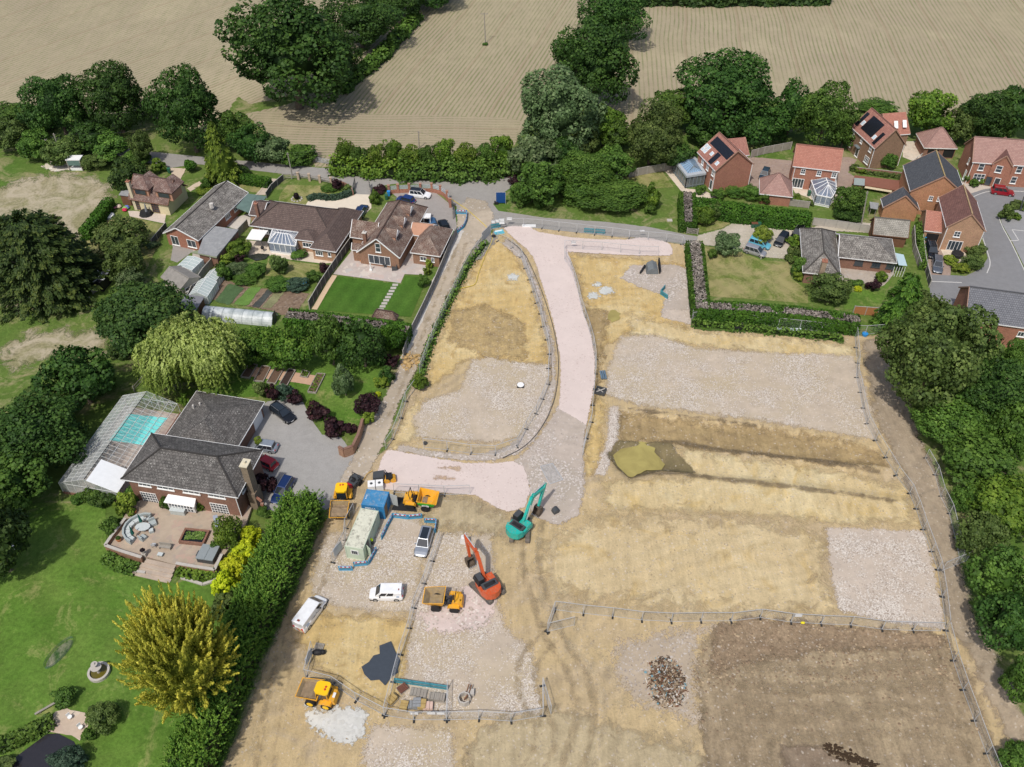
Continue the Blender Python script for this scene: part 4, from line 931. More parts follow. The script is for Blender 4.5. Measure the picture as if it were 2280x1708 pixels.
(2265,1690,80,80,'mid','shrub','low green scrub in the bottom right corner'),
(2150,1110,60,70,'mid','shrub','low weeds beside the mesh boundary fence'),
(1621,540,64,54,'grey','shrub','grey green bush at the left of the gravel turning circle'),
(1696,520,50,44,'cyp','clipped_bush','round clipped bush in the gravel turning circle'),
(1570,480,44,46,'bright','tree','light green garden tree by the long clipped hedge, left one'),
(1589,470,42,44,'olive','tree','greyer garden tree by the long clipped hedge, right one'),
(1588,567,22,24,'mid','shrub','small dark bush in the corner of the hedged lawn'),
(1766,537,30,26,'bright','shrub','white flowering bush by the grey bungalow wall, top of the border'),
(1768,566,34,40,'olive','shrub','ochre bush in the border along the grey bungalow'),
(1775,592,34,44,'mid','shrub','green bush in the border along the grey bungalow'),
(1776,613,24,26,'cyp','shrub','yellow green bush at the lower end of the bungalow border'),
(1848,640,92,66,'olive','birch_tree','weeping birch at the lower left corner of the grey bungalow'),
(1963,617,26,28,'bright','shrub','bright bush on the bungalow stone patio'),
(1944,637,28,28,'purple','shrub','purple bush by the bungalow stone patio'),
(1911,643,20,13,'yellow','shrub','small bright yellow shrub on the bungalow rockery'),
(1905,630,36,16,'mid','shrub','low green planting behind the bright yellow rockery shrub'),
(2172,553,46,32,'olive','shrub','olive bush at the right corner of the red brown brick house'),
(2166,583,48,36,'olive','shrub','olive red bush on the curved front border of the red brown brick house'),
(2119,580,32,20,'cyp','shrub','yellow green bush nearest the black covered table'),
(2139,597,38,26,'cyp','shrub','yellow green bush at the tip of the curved border'),
(2244,472,34,40,'olive','clipped_bush','clipped block of hedge on the traffic island at right'),
(2268,455,36,22,'olive','clipped_bush','low hedge top right of the clipped block'),
(2264,482,20,16,'bright','shrub','bright grass clump in the corner of the right hand hedge'),
(1981,357,38,40,'mid','tree','small tree against the gable of the second solar roof house'),
(2170,408,20,20,'mid','shrub','green bush under the white bay window of the large brick house'),
(2188,402,18,18,'bright','shrub','light bush right of the white bay window'),
(2152,398,14,20,'olive','shrub','reddish climber left of the white bay window'),
(2266,403,14,24,'mid','shrub','dark climber right of the front door of the large brick house'),
(1893,446,78,64,'mid','tree','green garden tree right of the white conservatory'),
(1885,475,60,40,'oak','shrub','dark shrubs below the green garden tree'),
(1560,422,24,22,'mid','shrub','small dark bush at the corner of the orangery patio'),
(1600,430,34,24,'mid','shrub','green shrub below the gable of the orangery house'),
(1638,428,40,28,'mid','shrub','taller green shrub below the gable of the orangery house'),
(1673,428,44,36,'mid','shrub','round bush left of the pyramid roofed garage'),
(1702,444,24,28,'mid','shrub','bush in front of the pyramid roofed garage'),
(1772,443,24,24,'bright','shrub','light bush right of the pyramid roofed garage'),
(1800,452,26,16,'olive','shrub','reddish low shrub at the tip of the small garden lawn'),
(1770,400,16,22,'bright','climbing_plant','climber at left of the white patio doors'),
(1903,372,22,16,'olive','shrub','clipped border bush at the front of the second solar roof house, left one'),
(1917,380,24,16,'cyp','shrub','clipped border bush at the front of the second solar roof house, right one'),
(530,553,60,44,'bright','shrub','round bush with yellow top by the bungalow pond'),
(534,578,20,24,'purple','shrub','dark purple bush by the bungalow pond'),
(501,582,30,26,'cyp','shrub','yellow tipped bush at the left end of the bungalow planting'),
(525,597,50,34,'grey','shrub','grey green bush in the bungalow planting'),
(570,600,44,36,'mid','shrub','mid green bush in the bungalow planting'),
(497,606,34,44,'mid','shrub','green bush by the path to the vegetable plot'),
(545,622,60,28,'mid','shrub','green planting above the vegetable path, left part'),
(620,588,40,46,'olive','tree','small round garden tree on the bungalow lawn'),
(620,633,60,34,'mid','shrub','green planting above the vegetable path, middle part'),
(660,632,60,34,'blue','shrub','blue green shrub left of the blue lidded bin'),
(700,615,34,30,'mid','shrub','green shrub at the lawn corner by the dark fence'),
(722,596,24,22,'purple','shrub','reddish shrub along the dark fence'),
(666,568,38,24,'mid','flower_bed','rose bed on the cream patio'),
(750,410,24,26,'purple','shrub','tall dark shrub in the front garden corner by the wall'),
(730,418,40,18,'mid','shrub','low green planting behind the front garden fence'),
(774,420,26,20,'olive','shrub','reddish shrub at the curved front wall'),
(836,440,26,30,'bright','shrub','white flowering bush by the yard gate'),
(846,422,32,18,'purple','shrub','dark bush behind the first brick pier of the yard'),
(954,588,16,20,'cyp','shrub','small yellow green bush by the narrow annexe, upper one'),
(950,604,18,22,'cyp','shrub','small yellow green bush by the narrow annexe, lower one'),
(941,625,26,30,'mid','shrub','dark green bush at the edge of the vivid lawn'),
(580,402,22,18,'olive','shrub','dark reddish bush in the small front lawn'),
(518,408,22,16,'grey','shrub','white flowering bush above the grey tiled roof'),
(470,425,70,20,'cyp','shrub','yellow green low planting beside the grey roof'),
(457,410,24,30,'mid','shrub','dark bush at the foot of the yellow green cone conifer'),
(532,380,40,34,'dark','shrub','dark bush right of the yellow green cone conifer'),
(195,628,26,24,'mid','shrub','weeds beside the flat black shed'),
(340,545,34,18,'grey','shrub','white flowering bush on the lawn fence'),
(1080,98,14,7,'mid','grass_tuft','tuft of weeds round the foot of the field pole'),
(770,340,44,78,'bright','shrub','leftmost tall hedge shrub from the field gate along the lane'),
(802,352,40,60,'mid','shrub','second tall hedge shrub from the field gate along the lane'),
(838,350,46,62,'bright','shrub','third tall hedge shrub from the field gate along the lane'),
(875,338,42,74,'bright','shrub','fourth tall hedge shrub from the field gate along the lane'),
(912,352,50,58,'bright','shrub','fifth tall hedge shrub from the field gate along the lane'),
(950,350,46,60,'mid','shrub','sixth tall hedge shrub from the field gate along the lane'),
(992,342,50,72,'bright','shrub','seventh tall hedge shrub from the field gate along the lane'),
(1035,350,52,60,'bright','shrub','eighth tall hedge shrub from the field gate along the lane'),
(1080,348,48,66,'mid','shrub','ninth tall hedge shrub from the field gate along the lane'),
(1120,335,50,90,'bright','shrub','tenth tall hedge shrub from the field gate along the lane'),
(935,850,36,40,'bright','shrub','weedy green clump by the leaning fence panels on the track edge'),
]
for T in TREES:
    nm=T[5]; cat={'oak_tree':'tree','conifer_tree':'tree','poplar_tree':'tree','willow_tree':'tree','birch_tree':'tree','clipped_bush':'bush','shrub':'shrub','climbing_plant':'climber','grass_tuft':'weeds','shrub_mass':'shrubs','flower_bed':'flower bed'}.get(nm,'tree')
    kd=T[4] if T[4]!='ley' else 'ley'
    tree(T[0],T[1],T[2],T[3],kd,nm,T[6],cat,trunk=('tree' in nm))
# hedges
hedge([(748,382),(820,388),(900,393)],2.3,3.0,'bright','loose bright hedge between lane and middle field, left part by the gate',dens=20,size=.42,rag=.8)
hedge([(900,393),(1010,397),(1080,394),(1140,384)],2.3,3.4,'mid','loose dark leaved hedge between lane and middle field, right part to the junction',dens=20,size=.42,rag=.9)
hedge([(1547,541),(1553,590),(1562,680)],2.5,3.0,'box','thick clipped hedge with bare top between building site and lawn',dens=34,size=.26,top=.2,topw=.66,ztop=2.5,clip=True)
hedge([(1562,680),(1650,684),(1780,694),(1905,710)],2.5,3.0,'box','thick clipped hedge with bare top along the lower side of the bungalow garden',dens=34,size=.26,top=.35,topw=.55,ztop=2.5,clip=True)
hedge([(1531,432),(1533,488)],2.6,3.2,'box','short clipped hedge with bare top above the wooden gate',dens=34,size=.26,top=.2,topw=.5,ztop=2.6,clip=True)
hedge([(1556,446),(1640,458),(1720,468),(1800,478)],3.2,2.6,'box','long tall clipped hedge behind the three green bins',dens=30,size=.28,ztop=3.2,rag=.18)
hedge([(240,445),(215,478),(188,512)],2.2,2.0,'box','hedge between the cottage garden and the dry paddock',dens=26,size=.28,ztop=2)
hedge([(538,391),(594,400)],1.7,1.8,'box','low box hedge on the lane above the small front lawn',dens=34,size=.24,ztop=1.6,clip=True)
hedge(chaikin([(690,446),(705,440),(735,445),(765,440),(785,430)],1,False),.8,1.2,'blue','low lavender hedge along the cream curved drive',dens=40,size=.2)
hedge([(648,700),(720,708),(800,718),(898,732)],3.0,3.2,'box','wide hedge with bare patches behind the two big round conifers',dens=30,size=.28,top=.42,ztop=3,clip=True)
hedge([(1436,6),(1600,8),(1830,4)],5,5,'dark','dark boundary hedge along the top of the right field',dens=10,size=.8,rag=.8)
hedge([(760,205),(850,130),(925,45)],1.6,3.5,'mid','low grassy bank under the trees at the left of the middle field',dens=10,size=.6,rag=.5)
hedge([(2042,472+40),(2046,560),(2052,600)],1.6,1.3,'mid','narrow hedge strip between the timber fence and the drive with two cars',dens=26,size=.28)
hedge([(1928,385),(1970,392),(2008,396)],.8,1.4,'olive','low clipped border hedge below the second solar roof house',dens=34,size=.24,clip=True)
hedge([(-10,1668),(40,1650),(80,1630),(112,1612)],1.0,1.6,'mid','low strip of reeds along the upper rim of the dark pond',dens=26,size=.26)
hedge([(240,1245),(270,1262),(300,1270)],.7,1.6,'mid','mixed flower border below the terrace wall left of the steps',name='flower_border',dens=34,size=.26)
hedge([(405,1275),(440,1283),(478,1280)],.7,1.5,'bright','orange flecked flower border below the terrace wall right of the steps',name='flower_border',dens=34,size=.26)
plumehedge([(702,1148),(670,1228),(630,1320),(585,1420),(540,1520),(500,1620),(455,1740)],5.6,2.5,'right hand row of the tall conifer hedge beside the track',n=88)
plumehedge([(664,1150),(630,1228),(590,1313),(548,1405),(508,1505),(458,1622),(413,1740)],5.3,2.4,'left hand row of the tall conifer hedge beside the big lawn',n=88)
hedge([(1545,724),(1620,730),(1700,738),(1800,748),(1870,756)],.55,1.5,'mid','low weeds along the foot of the lower clipped hedge',name='weeds',dens=16,size=.3,rag=.35)
hedge([(1080,545),(1045,590),(1010,655),(980,718),(955,775),(938,835)],.5,1.2,'mid','weedy strip along the right verge of the dusty track',name='weeds',dens=14,size=.28,rag=.35)
# ================================================================ buildings
M_brick_red=bricks('orange red brick',(.34,.15,.10)); M_brick_brown=bricks('brown brick',(.22,.115,.08)); M_brick_buff=bricks('mixed buff brick',(.40,.24,.15))
M_brick_mix=bricks('mottled brown brick',(.27,.15,.095)); M_cream=plain('cream render',(.66,.58,.38),.85,.2,var=.07)
M_white=plain('white upvc',(.8,.8,.79),.45,.4,var=.04); M_glass=glassmat('window glass'); M_sky=glassmat('rooflight glass',(.35,.42,.47),.15)
M_dark=plain('dark grey metal',(.06,.065,.07),.5,.4); M_grey=plain('grey painted frame',(.17,.2,.215),.6,.3); M_black=plain('black',(.02,.02,.022),.6,.3)
M_lead=plain('grey felt roof',(.27,.275,.28),.9,.2,var=.18,scale=.9,dirt=((.42,.42,.4),.5)); M_greenfelt=plain('green mossy felt',(.24,.27,.17),.9,.2,var=.15,scale=.8,dirt=((.16,.2,.12),.6))
M_greenroof=plain('green metal roof',(.12,.18,.16),.6,.3,var=.2,scale=.9); M_wood=plain('brown timber',(.17,.085,.05),.8,.2,var=.2)
M_timber=plain('weathered timber',(.3,.275,.24),.9,.2,var=.22,scale=1.5); M_copper=plain('salmon roof tiles',(.45,.25,.17),.85,.2,var=.12)
T_grey=tiles('dark grey concrete tiles',(.085,.08,.076),(.15,.14,.132),.45,.42,lichen=(.42,.41,.38),lamt=.06,gap=.8)
T_grey1=tiles('weathered grey tiles',(.12,.11,.10),(.25,.23,.21),.4,.4,lichen=(.42,.4,.36),lamt=.3,gap=.75)
T_brown=tiles('brown interlocking tiles',(.12,.085,.075),(.165,.12,.105),.3,.38,gap=.65,bump=1,var=.12)
T_redbrown=tiles('mottled red brown tiles',(.13,.075,.06),(.22,.135,.105),.25,.26,lichen=(.36,.3,.25),lamt=.5)
T_cot=tiles('old plum tiles',(.16,.095,.08),(.24,.15,.125),.25,.26,lichen=(.5,.43,.38),lamt=.25)
T_red=tiles('red clay tiles',(.40,.17,.125),(.46,.215,.16),.3,.3,gap=.35,var=.1)
T_red2=tiles('rose clay tiles',(.33,.15,.12),(.42,.21,.165),.3,.3,gap=.4,var=.14)
T_pink=tiles('dusty rose tiles',(.36,.21,.18),(.43,.27,.23),.3,.3,gap=.4,var=.1)
T_plum=tiles('plum brown tiles',(.17,.085,.075),(.23,.12,.10),.3,.3,gap=.4,var=.22)
T_slate=tiles('dark blue slates',(.075,.082,.095),(.105,.112,.125),.3,.25,gap=.55,var=.1)
T_gar=tiles('light grey tiles',(.25,.235,.2),(.32,.3,.265),.36,.34,gap=.6,lichen=(.4,.38,.33),lamt=.4)
T_blue=tiles('blue grey tiles',(.15,.155,.175),(.19,.195,.215),.36,.36,gap=.55,var=.06)
def quad_uv(P,edir):
    "uv in metres: u along eave direction, v up the slope"
    P=[Vector(p) for p in P]; n=(P[1]-P[0]).cross(P[2]-P[0]).normalized(); e=Vector(edir).normalized(); v=n.cross(e)
    return [((p-P[0]).dot(e),(p-P[0]).dot(v)) for p in P]
def frame3(p0,p1,p2,z):
    A,B,C=G(*p0,z),G(*p1,z),G(*p2,z); ex=(B-A).normalized(); ey=Vector((-ex.y,ex.x,0)); 
    if (C-A).dot(ey)<0: ey=-ey
    return Fr(A,ex,ey),(B-A).length,(C-A).dot(ey)
class House: pass
M_verge=plain('mortar verge',(.36,.22,.16),.9,.2)
def roof_faces(mb,fr,L,W,he,hr,kind,ov=0,a0=0,b0=0,ridge=.5,hips=(1,1)):
    "eave rectangle a0..a0+L x b0..b0+W; ridge along a"
    X0,X1,Y0,Y1=a0-ov,a0+L+ov,b0-ov,b0+W+ov; m=Y0+(Y1-Y0)*ridge; k=(Y1-Y0)/2
    h0=X0+(k*hips[0] if kind=='hip' else 0); h1=X1-(k*hips[1] if kind=='hip' else 0)
    if h0>h1: h0=h1=(h0+h1)/2
    P=fr.pt; c=[P(X0,Y0,he),P(X1,Y0,he),P(X1,Y1,he),P(X0,Y1,he)]; r0=P(h0,m,hr); r1=P(h1,m,hr)
    ex,ey=fr.ex,fr.ey
    fs=[([c[0],c[1],r1,r0],ex),([c[2],c[3],r0,r1],-ex)]
    if kind=='hip': 
        if hips[1]: fs.append(([c[1],c[2],r1],ey))
        if hips[0]: fs.append(([c[3],c[0],r0],-ey))
    for f,e in fs:
        f=[p for i,p in enumerate(f) if i==0 or (p-f[i-1]).length>1e-4]
        mb.face(f,quad_uv(f,e)); 
        dn=[p-Vector((0,0,.16)) for p in f]; mb.face(dn[::-1],[(0,0)]*len(f))
    z0=Vector((0,0,.16))
    for f,e in fs:
        for i in range(len(f)): j=(i+1)%len(f); mb.face([f[i],f[i]-z0,f[j]-z0,f[j]],[(0,.02)]*4)
    return c,r0,r1
def trims(t,roof,c,r0,r1,kind,hips,fm,vm):
    if not fm: return
    for i in range(4):
        if kind=='gable' and i in(1,3): continue
        if kind=='hip' and ((i==1 and not hips[1]) or (i==3 and not hips[0])): continue
        MB().bar(c[i]+Vector((0,0,-.08)),c[(i+1)%4]+Vector((0,0,-.08)),.13,.15).build('gutter',fm,t)
    for ia,r in ((0,r0),(1,r1)):
        if kind=='gable' or not hips[ia]:
            g=MB()
            for q in ((c[0],c[3]) if ia==0 else (c[1],c[2])): g.bar(q+Vector((0,0,-.06)),r+Vector((0,0,-.06)),.1,.2)
            g.build('verge',vm,roof)
def building(name,label,p0,p1,p2,he,hr,kind,Mw,Mr,ov=.3,cat='house',ridge=.5,hips=(1,1),group=None,fascia=M_white,ridgemat=None,verge=None):
    verge=verge or (M_verge if cat=='house' and name=='brick_house' else None)
    fr,L,W=frame3(p0,p1,p2,he); fr.o.z=0
    H=House(); H.fr=Fr(fr.pt(ov,ov),fr.ex,fr.ey); H.L=L-2*ov; H.W=W-2*ov; H.he=he; H.hr=hr
    H.t=thing(name,label,cat,H.fr.pt(H.L/2,H.W/2,0),0,group)
    b=MB(); b.box(0,H.L,0,H.W,0,he-.02,fr=H.fr)
    slope=(hr-he)/(W/2)
    if kind=='gable':
        m=W*ridge-ov
        for a in (0,H.L-.02): b.prism([(0,he-.02),(H.W,he-.02),(m,hr-.2)],a,a+.02,fr=Fr(H.fr.o,H.fr.ey,H.fr.ex)) 
    else:
        for ia,a in ((0,0),(1,H.L-.02)):
            if not hips[ia]: b.prism([(0,he-.02),(H.W,he-.02),(H.W/2,hr-.2)],a,a+.02,fr=Fr(H.fr.o,H.fr.ey,H.fr.ex))
    H.wall=b.build('wall',Mw,H.t)
    rb=MB(); c,r0,r1=roof_faces(rb,H.fr,H.L,H.W,he,hr,kind,ov,ridge=ridge,hips=hips)
    H.roof=rb.build('roof',Mr,H.t); H.c=c; H.r0=r0; H.r1=r1; H.ov=ov
    trims(H.t,H.roof,c,r0,r1,kind,hips,fascia,verge or fascia)
    rg=MB(); 
    if (r1-r0).length>.2: rg.bar(r0+Vector((0,0,.04)),r1+Vector((0,0,.04)),.22,.14)
    if kind=='hip':
        for q,r,k in ((c[0],r0,0),(c[3],r0,0),(c[1],r1,1),(c[2],r1,1)):
            if hips[k]: rg.bar(q+Vector((0,0,.04)),r+Vector((0,0,.04)),.2,.12)
    if rg.v: rg.build('ridge_tiles',ridgemat or Mr,H.roof)
    return H
def wallpt(H,side,u,z,out=0):
    "u metres from the left end of the side, seen from outside; side 0: b=0, 1: a=L, 2: b=W, 3: a=0"
    f=H.fr
    return {0:f.pt(u,-out,z),1:f.pt(H.L+out,u,z),2:f.pt(u,H.W+out,z),3:f.pt(-out,u,z)}[side]
def window(H,side,u,z,w,h,bars=(2,1),frame=M_white,glass=M_glass,name='window',sill=True):
    f=Fr(wallpt(H,side,u,0),(H.fr.ex if side in(0,2) else H.fr.ey),{0:-H.fr.ey,1:H.fr.ex,2:H.fr.ey,3:-H.fr.ex}[side])
    m=MB(); T=.09
    m.box(-w/2,w/2,-.02,.07,z,z+T,fr=f); m.box(-w/2,w/2,-.02,.07,z+h-T,z+h,fr=f)
    m.box(-w/2,-w/2+T,-.02,.07,z+T,z+h-T,fr=f); m.box(w/2-T,w/2,-.02,.07,z+T,z+h-T,fr=f)
    for i in range(1,bars[0]): x=-w/2+w*i/bars[0]; m.box(x-.035,x+.035,-.02,.06,z+T,z+h-T,fr=f)
    for i in range(1,bars[1]): y=z+h*i/bars[1]; m.box(-w/2+T,w/2-T,-.02,.055,y-.03,y+.03,fr=f)
    if sill: m.box(-w/2-.08,w/2+.08,-.02,.16,z-.1,z-.003,fr=f)
    o=m.build(name,frame,H.t)
    MB().box(-w/2+.05,w/2-.05,-.01,.025,z+.05,z+h-.05,fr=f).build('pane',glass,o)
    return o
def chimney(H,px,zt,w=.7,d=.7,z0=2.5,mat=None,pots=1,name='chimney'):
    p=G(*px,zt); f=Fr((p.x,p.y),H.fr.ex,H.fr.ey)
    o=MB().box(-w/2,w/2,-d/2,d/2,z0,zt-.12,fr=f).build(name,mat or M_brick_brown,H.roof)
    c=MB(); c.box(-w/2-.08,w/2+.08,-d/2-.08,d/2+.08,zt-.12,zt,fr=f)
    for i in range(pots): q=f.pt((i-(pots-1)/2)*.4,0,zt); c.cyl(q,q+Vector((0,0,.35)),.12,.1,10)
    c.build('chimney_cap',M_conc if mat is None else M_brick_red,H.roof); return o
def onslope(H,side,u0,u1,s0,s1,mat,name='rooflight',th=.09,fr_=None):
    "panel lying on a roof slope; u metres along eave, s fraction up the slope"
    c=H.c; r0,r1=H.r0,H.r1
    if side==0: A,B,rA,rB=c[0],c[1],r0,r1
    else: A,B,rA,rB=c[3],c[2],r0,r1
    e=(B-A).normalized(); L=(B-A).length; mid=(rA+rB)/2; foot=A+e*(mid-A).dot(e); up=mid-foot; n=e.cross(up).normalized(); n=n if n.z>0 else -n
    P=lambda u,s,k: A+e*u+up*s+n*k
    m=MB(); m.hexa([P(u0,s0,.01),P(u1,s0,.01),P(u1,s1,.01),P(u0,s1,.01),P(u0,s0,th),P(u1,s0,th),P(u1,s1,th),P(u0,s1,th)])
    o=m.build(name,fr_ or mat,H.roof)
    if fr_:
        i=.1; su=i/up.length; MB().hexa([P(u0+i,s0+su,th),P(u1-i,s0+su,th),P(u1-i,s1-su,th),P(u0+i,s1-su,th),P(u0+i,s0+su,th+.015),P(u1-i,s0+su,th+.015),P(u1-i,s1-su,th+.015),P(u0+i,s1-su,th+.015)]).build('rooflight_pane',mat,H.t)
    return o
def downpipe(H,side,u,mat=M_white):
    m=MB(); a=wallpt(H,side,u,.1,.1); b=wallpt(H,side,u,H.he-.1,.1); m.bar(a,b,.1); m.build('downpipe',mat,H.t)
def subroof(H,p0,p1,p2,he,hr,kind,Mw,Mr,ov=.2,ridge=.5,hips=(1,1),wn='wing_wall',rn='wing_roof',fascia=True):
    "a wing of the same house: its own wall and roof parts"
    S=House(); fr,L,W=frame3(p0,p1,p2,he); fr.o.z=0; S.fr=Fr(fr.pt(ov,ov),fr.ex,fr.ey); S.L=L-2*ov;S.W=W-2*ov;S.he=he;S.t=H.t;S.ov=ov
    b=MB(); b.box(0,S.L,0,S.W,0,he-.025,fr=S.fr)
    for ia,a in ((0,0),(1,S.L-.02)):
        if kind=='gable' or not hips[ia]: b.prism([(0,he-.03),(S.W,he-.03),(W*ridge-ov,hr-.2)],a,a+.02,fr=Fr(S.fr.o,S.fr.ey,S.fr.ex))
    b.build(wn,Mw,H.t)
    rb=MB(); c,r0,r1=roof_faces(rb,S.fr,S.L,S.W,he,hr,kind,ov,ridge=ridge,hips=hips); S.roof=rb.build(rn,Mr,H.t); S.c=c;S.r0=r0;S.r1=r1
    if fascia: trims(H.t,S.roof,c,r0,r1,kind,hips,M_white,M_verge if H.t.name.startswith('brick') else M_white)
    return S
def flatroof(t,px4,z,mat,name='flat_roof',th=.2,wall=None,inset=.25):
    P=[G(*p,z) for p in px4]; c=sum(P,Vector())/len(P)
    o=MB().slab([(p.x,p.y) for p in P],z-th,z).build(name,mat,t)
    if wall: 
        Q=[c+(p-c)*(1-inset/((p-c).length)) for p in P]; MB().slab([(p.x,p.y) for p in Q],0,z-th-.004).build('wing_wall',wall,t)
    return o
def post(t,px,z,mat=M_white,w=.12,name='post'):
    p=G(*px,z); MB().box(p.x-w/2,p.x+w/2,p.y-w/2,p.y+w/2,0,z).build(name,mat,t)

# --- big grey roofed brick house with the pool glasshouse
TH=.0
h=building('detached_house','large brown brick house with dark grey hipped roof above the raised terrace',(268.5,1067),(529,1108),(589,1002),5.3,7.7,'hip',M_brick_brown,T_grey,ov=.55)
for u,z,w in ((2.3,3.9,1.8),(5.3,3.9,2.4),(9.0,3.9,2.4),(12.6,3.9,2.4)): window(h,0,u,z,w,1.2,(3,2))
window(h,0,2.2,.4,2.3,2.1,(6,4),name='french_door',sill=False); window(h,0,12.4,.4,2.5,2.1,(6,4),name='french_door',sill=False)
f0=h.fr; bw=MB(); bw.prism([(-1.9,.9),(1.9,.9),(1.9,2.4),(-1.9,2.4)],-.05,-.9,fr=Fr(f0.pt(7.3,0),f0.ex,f0.ey)); bo=bw.build('bay_window',M_white,h.t)
MB().prism([(-1.75,1.0),(1.75,1.0),(1.75,2.2),(-1.75,2.2)],-.9,-.92,fr=Fr(f0.pt(7.3,0),f0.ex,f0.ey)).build('pane',M_glass,bo)
bars=MB()
for i in range(9): x=-1.75+i*3.5/8; bars.box(x-.05,x+.05,-.97,-.92,1,2.2,fr=Fr(f0.pt(7.3,0),f0.ex,f0.ey))
bars.box(-1.75,1.75,-.96,-.925,1.55,1.62,fr=Fr(f0.pt(7.3,0),f0.ex,f0.ey)); bars.build('glazing_bars',M_white,h.t)
MB().hexa([f0.pt(5.1,-1.15,2.4),f0.pt(9.5,-1.15,2.4),f0.pt(9.3,0,2.75),f0.pt(5.3,0,2.75),f0.pt(5.1,-1.15,2.5),f0.pt(9.5,-1.15,2.5),f0.pt(9.3,0,2.9),f0.pt(5.3,0,2.9)]).build('bay_roof',M_white,h.t)
p=G(545,1030,8.6); f=Fr((p.x,p.y),h.fr.ex,h.fr.ey)
MB().box(-.45,.45,-.62,.62,3.2,8.4,fr=f).box(-.45,.6,-.95,.95,0,3.2,fr=f).build('chimney_stack',bricks('old mottled brick',(.22,.17,.12)),h.t)
c=MB(); c.box(-.55,.55,-.74,.74,8.4,8.52,fr=f); q=f.pt(0,0,8.52); c.cyl(q,q+Vector((0,0,.35)),.16,.13,10); c.build('chimney_cap',plain('pale cap stone',(.62,.56,.42),.9,.2),h.t)
downpipe(h,0,h.L-.1)
window(h,1,2.0,3.6,1.2,1.2,(2,1))
S=subroof(h,(589,895),(505,1036),(434,876),2.75,4.9,'hip',M_brick_brown,T_grey,ov=.4,wn='garage_wall',rn='garage_roof')
MB().box(.5,3.2,-.05,.04,0,2.1,fr=Fr(S.fr.o,S.fr.ex,S.fr.ey)).build('garage_door',M_white,h.t)
v=MB()
for px in ((429,902),(444,897)): p=G(*px,4.2); v.cyl(p-Vector((0,0,1)),p,.14,.14,8)
v.build('flue',M_conc,h.t)
ar=MB()
p=G(566,1128,0); ar.box(p.x-.2,p.x+.2,p.y-.2,p.y+.2,0,2.0); q=G(588,1136,0); ar.box(q.x-.2,q.x+.2,q.y-.2,q.y+.2,0,1.5)
for i in range(6): 
    a=Vector(p).lerp(q,i/6); b=Vector(p).lerp(q,(i+1)/6); zz=lambda s:1.9+.45*math.sin(s*3.14)
    ar.bar((a.x,a.y,zz(i/6)),(b.x,b.y,zz((i+1)/6)),.3,.3)
tag(ar.build('brick_arch',M_brick_red),'curved orange brick garden arch at the right corner of the big house','arch')
# pool glasshouse
t=thing('pool_glasshouse','long glass and white metal pool enclosure along the left of the big house','glasshouse',G(260,985))
fr,L,W=frame3((395,899),(262,1097),(274,881),2.2); fr.o.z=0
hm=3.9; gl=NT('pool enclosure glass'); gl.b.inputs['Transmission Weight'].default_value=0
nn=gl.noise(.9,4,.7); Mgl=gl.out((.62,.68,.68),.2,.5,alpha=gl.rng(nn,.3,.7,.03,.14)); gl2=NT('hazy old glass'); Mgl2=gl2.out(gl2.mix(gl2.noise(2.5,4,.7),(.45,.48,.46),(.66,.69,.68)),.3,.5,alpha=gl2.rng(gl2.noise(1.2,4,.7),.3,.7,.35,.62))
P=fr.pt
MB().face([P(0,0,2.2),P(L,0,2.2),P(L,W/2,hm),P(0,W/2,hm)]).face([P(0,0,.4),P(0,W,.4),P(0,W,2.2),P(0,W/2,hm),P(0,0,2.2)]).build('roof_glass',Mgl,t)
MB().face([P(0,W,2.2),P(L,W,2.2),P(L,W/2,hm+.001),P(0,W/2,hm+.001)]).face([P(0,W,.4),P(L,W,.4),P(L,W,2.2),P(0,W,2.2)]).face([P(L,0,.4),P(L,W,.4),P(L,W,2.2),P(L,W/2,hm),P(L,0,2.2)]).build('hazy_roof_glass',Mgl2,t)
MB().hexa([P(L*.78,-.05,2.24),P(L+.1,-.05,2.24),P(L+.1,W*.46,hm-.1),P(L*.78,W*.46,hm-.1),P(L*.78,-.05,2.3),P(L+.1,-.05,2.3),P(L+.1,W*.46,hm-.04),P(L*.78,W*.46,hm-.04)]).build('white_roof_panel',plain('white roof sheet',(.8,.82,.83),.4,.4,var=.05),t)
m=MB(); n=24
for i in range(n+1):
    a=L*i/n; m.bar(P(a,0,2.22),P(a,W/2,hm+.02),.035); m.bar(P(a,W,2.22),P(a,W/2,hm+.02),.05); m.bar(P(a,W,.4),P(a,W,2.22),.05)
for s in (0,.25,.5,.75,1): m.bar(P(0,W/2*s,2.22+(hm-2.2)*s),P(L,W/2*s,2.22+(hm-2.2)*s),.055); m.bar(P(0,W-W/2*s,2.22+(hm-2.2)*s),P(L,W-W/2*s,2.22+(hm-2.2)*s),.055)
for e in (0,L):
    for k in range(9): b=W*k/8; m.bar(P(e,b,.4),P(e,b,2.2+(hm-2.2)*(1-abs(b-W/2)/(W/2))),.07)
    m.bar(P(e,0,2.2),P(e,W,2.2),.08)
m.build('frame',plain('dull aluminium',(.55,.56,.55),.5,.4),t)
MB().box(0,L,-.1,.1,0,.4,fr=fr).box(0,L,W-.1,W+.1,0,.4,fr=fr).box(L-.1,L+.1,.1,W-.1,0,.4,fr=fr).build('brick_plinth',M_brick_brown,t)
fl=fr; tag(MB().box(.1,L-.1,.1,W-.1,0,.05,fr=fl).build('pool_deck',gravelmat('pinkish pool surround',(.45,.37,.32),((.45,.32,.28),(.4,.36,.33),(.52,.46,.4)),sc=1.2,amt=.9,bstr=.1)),kind='structure')
pw=NT('turquoise pool cover'); pc=pw.mix(pw.noise(1.5,5,.7),(.1,.72,.72),(.25,.86,.84)); Mpw=pw.out(pc,.25,.5)
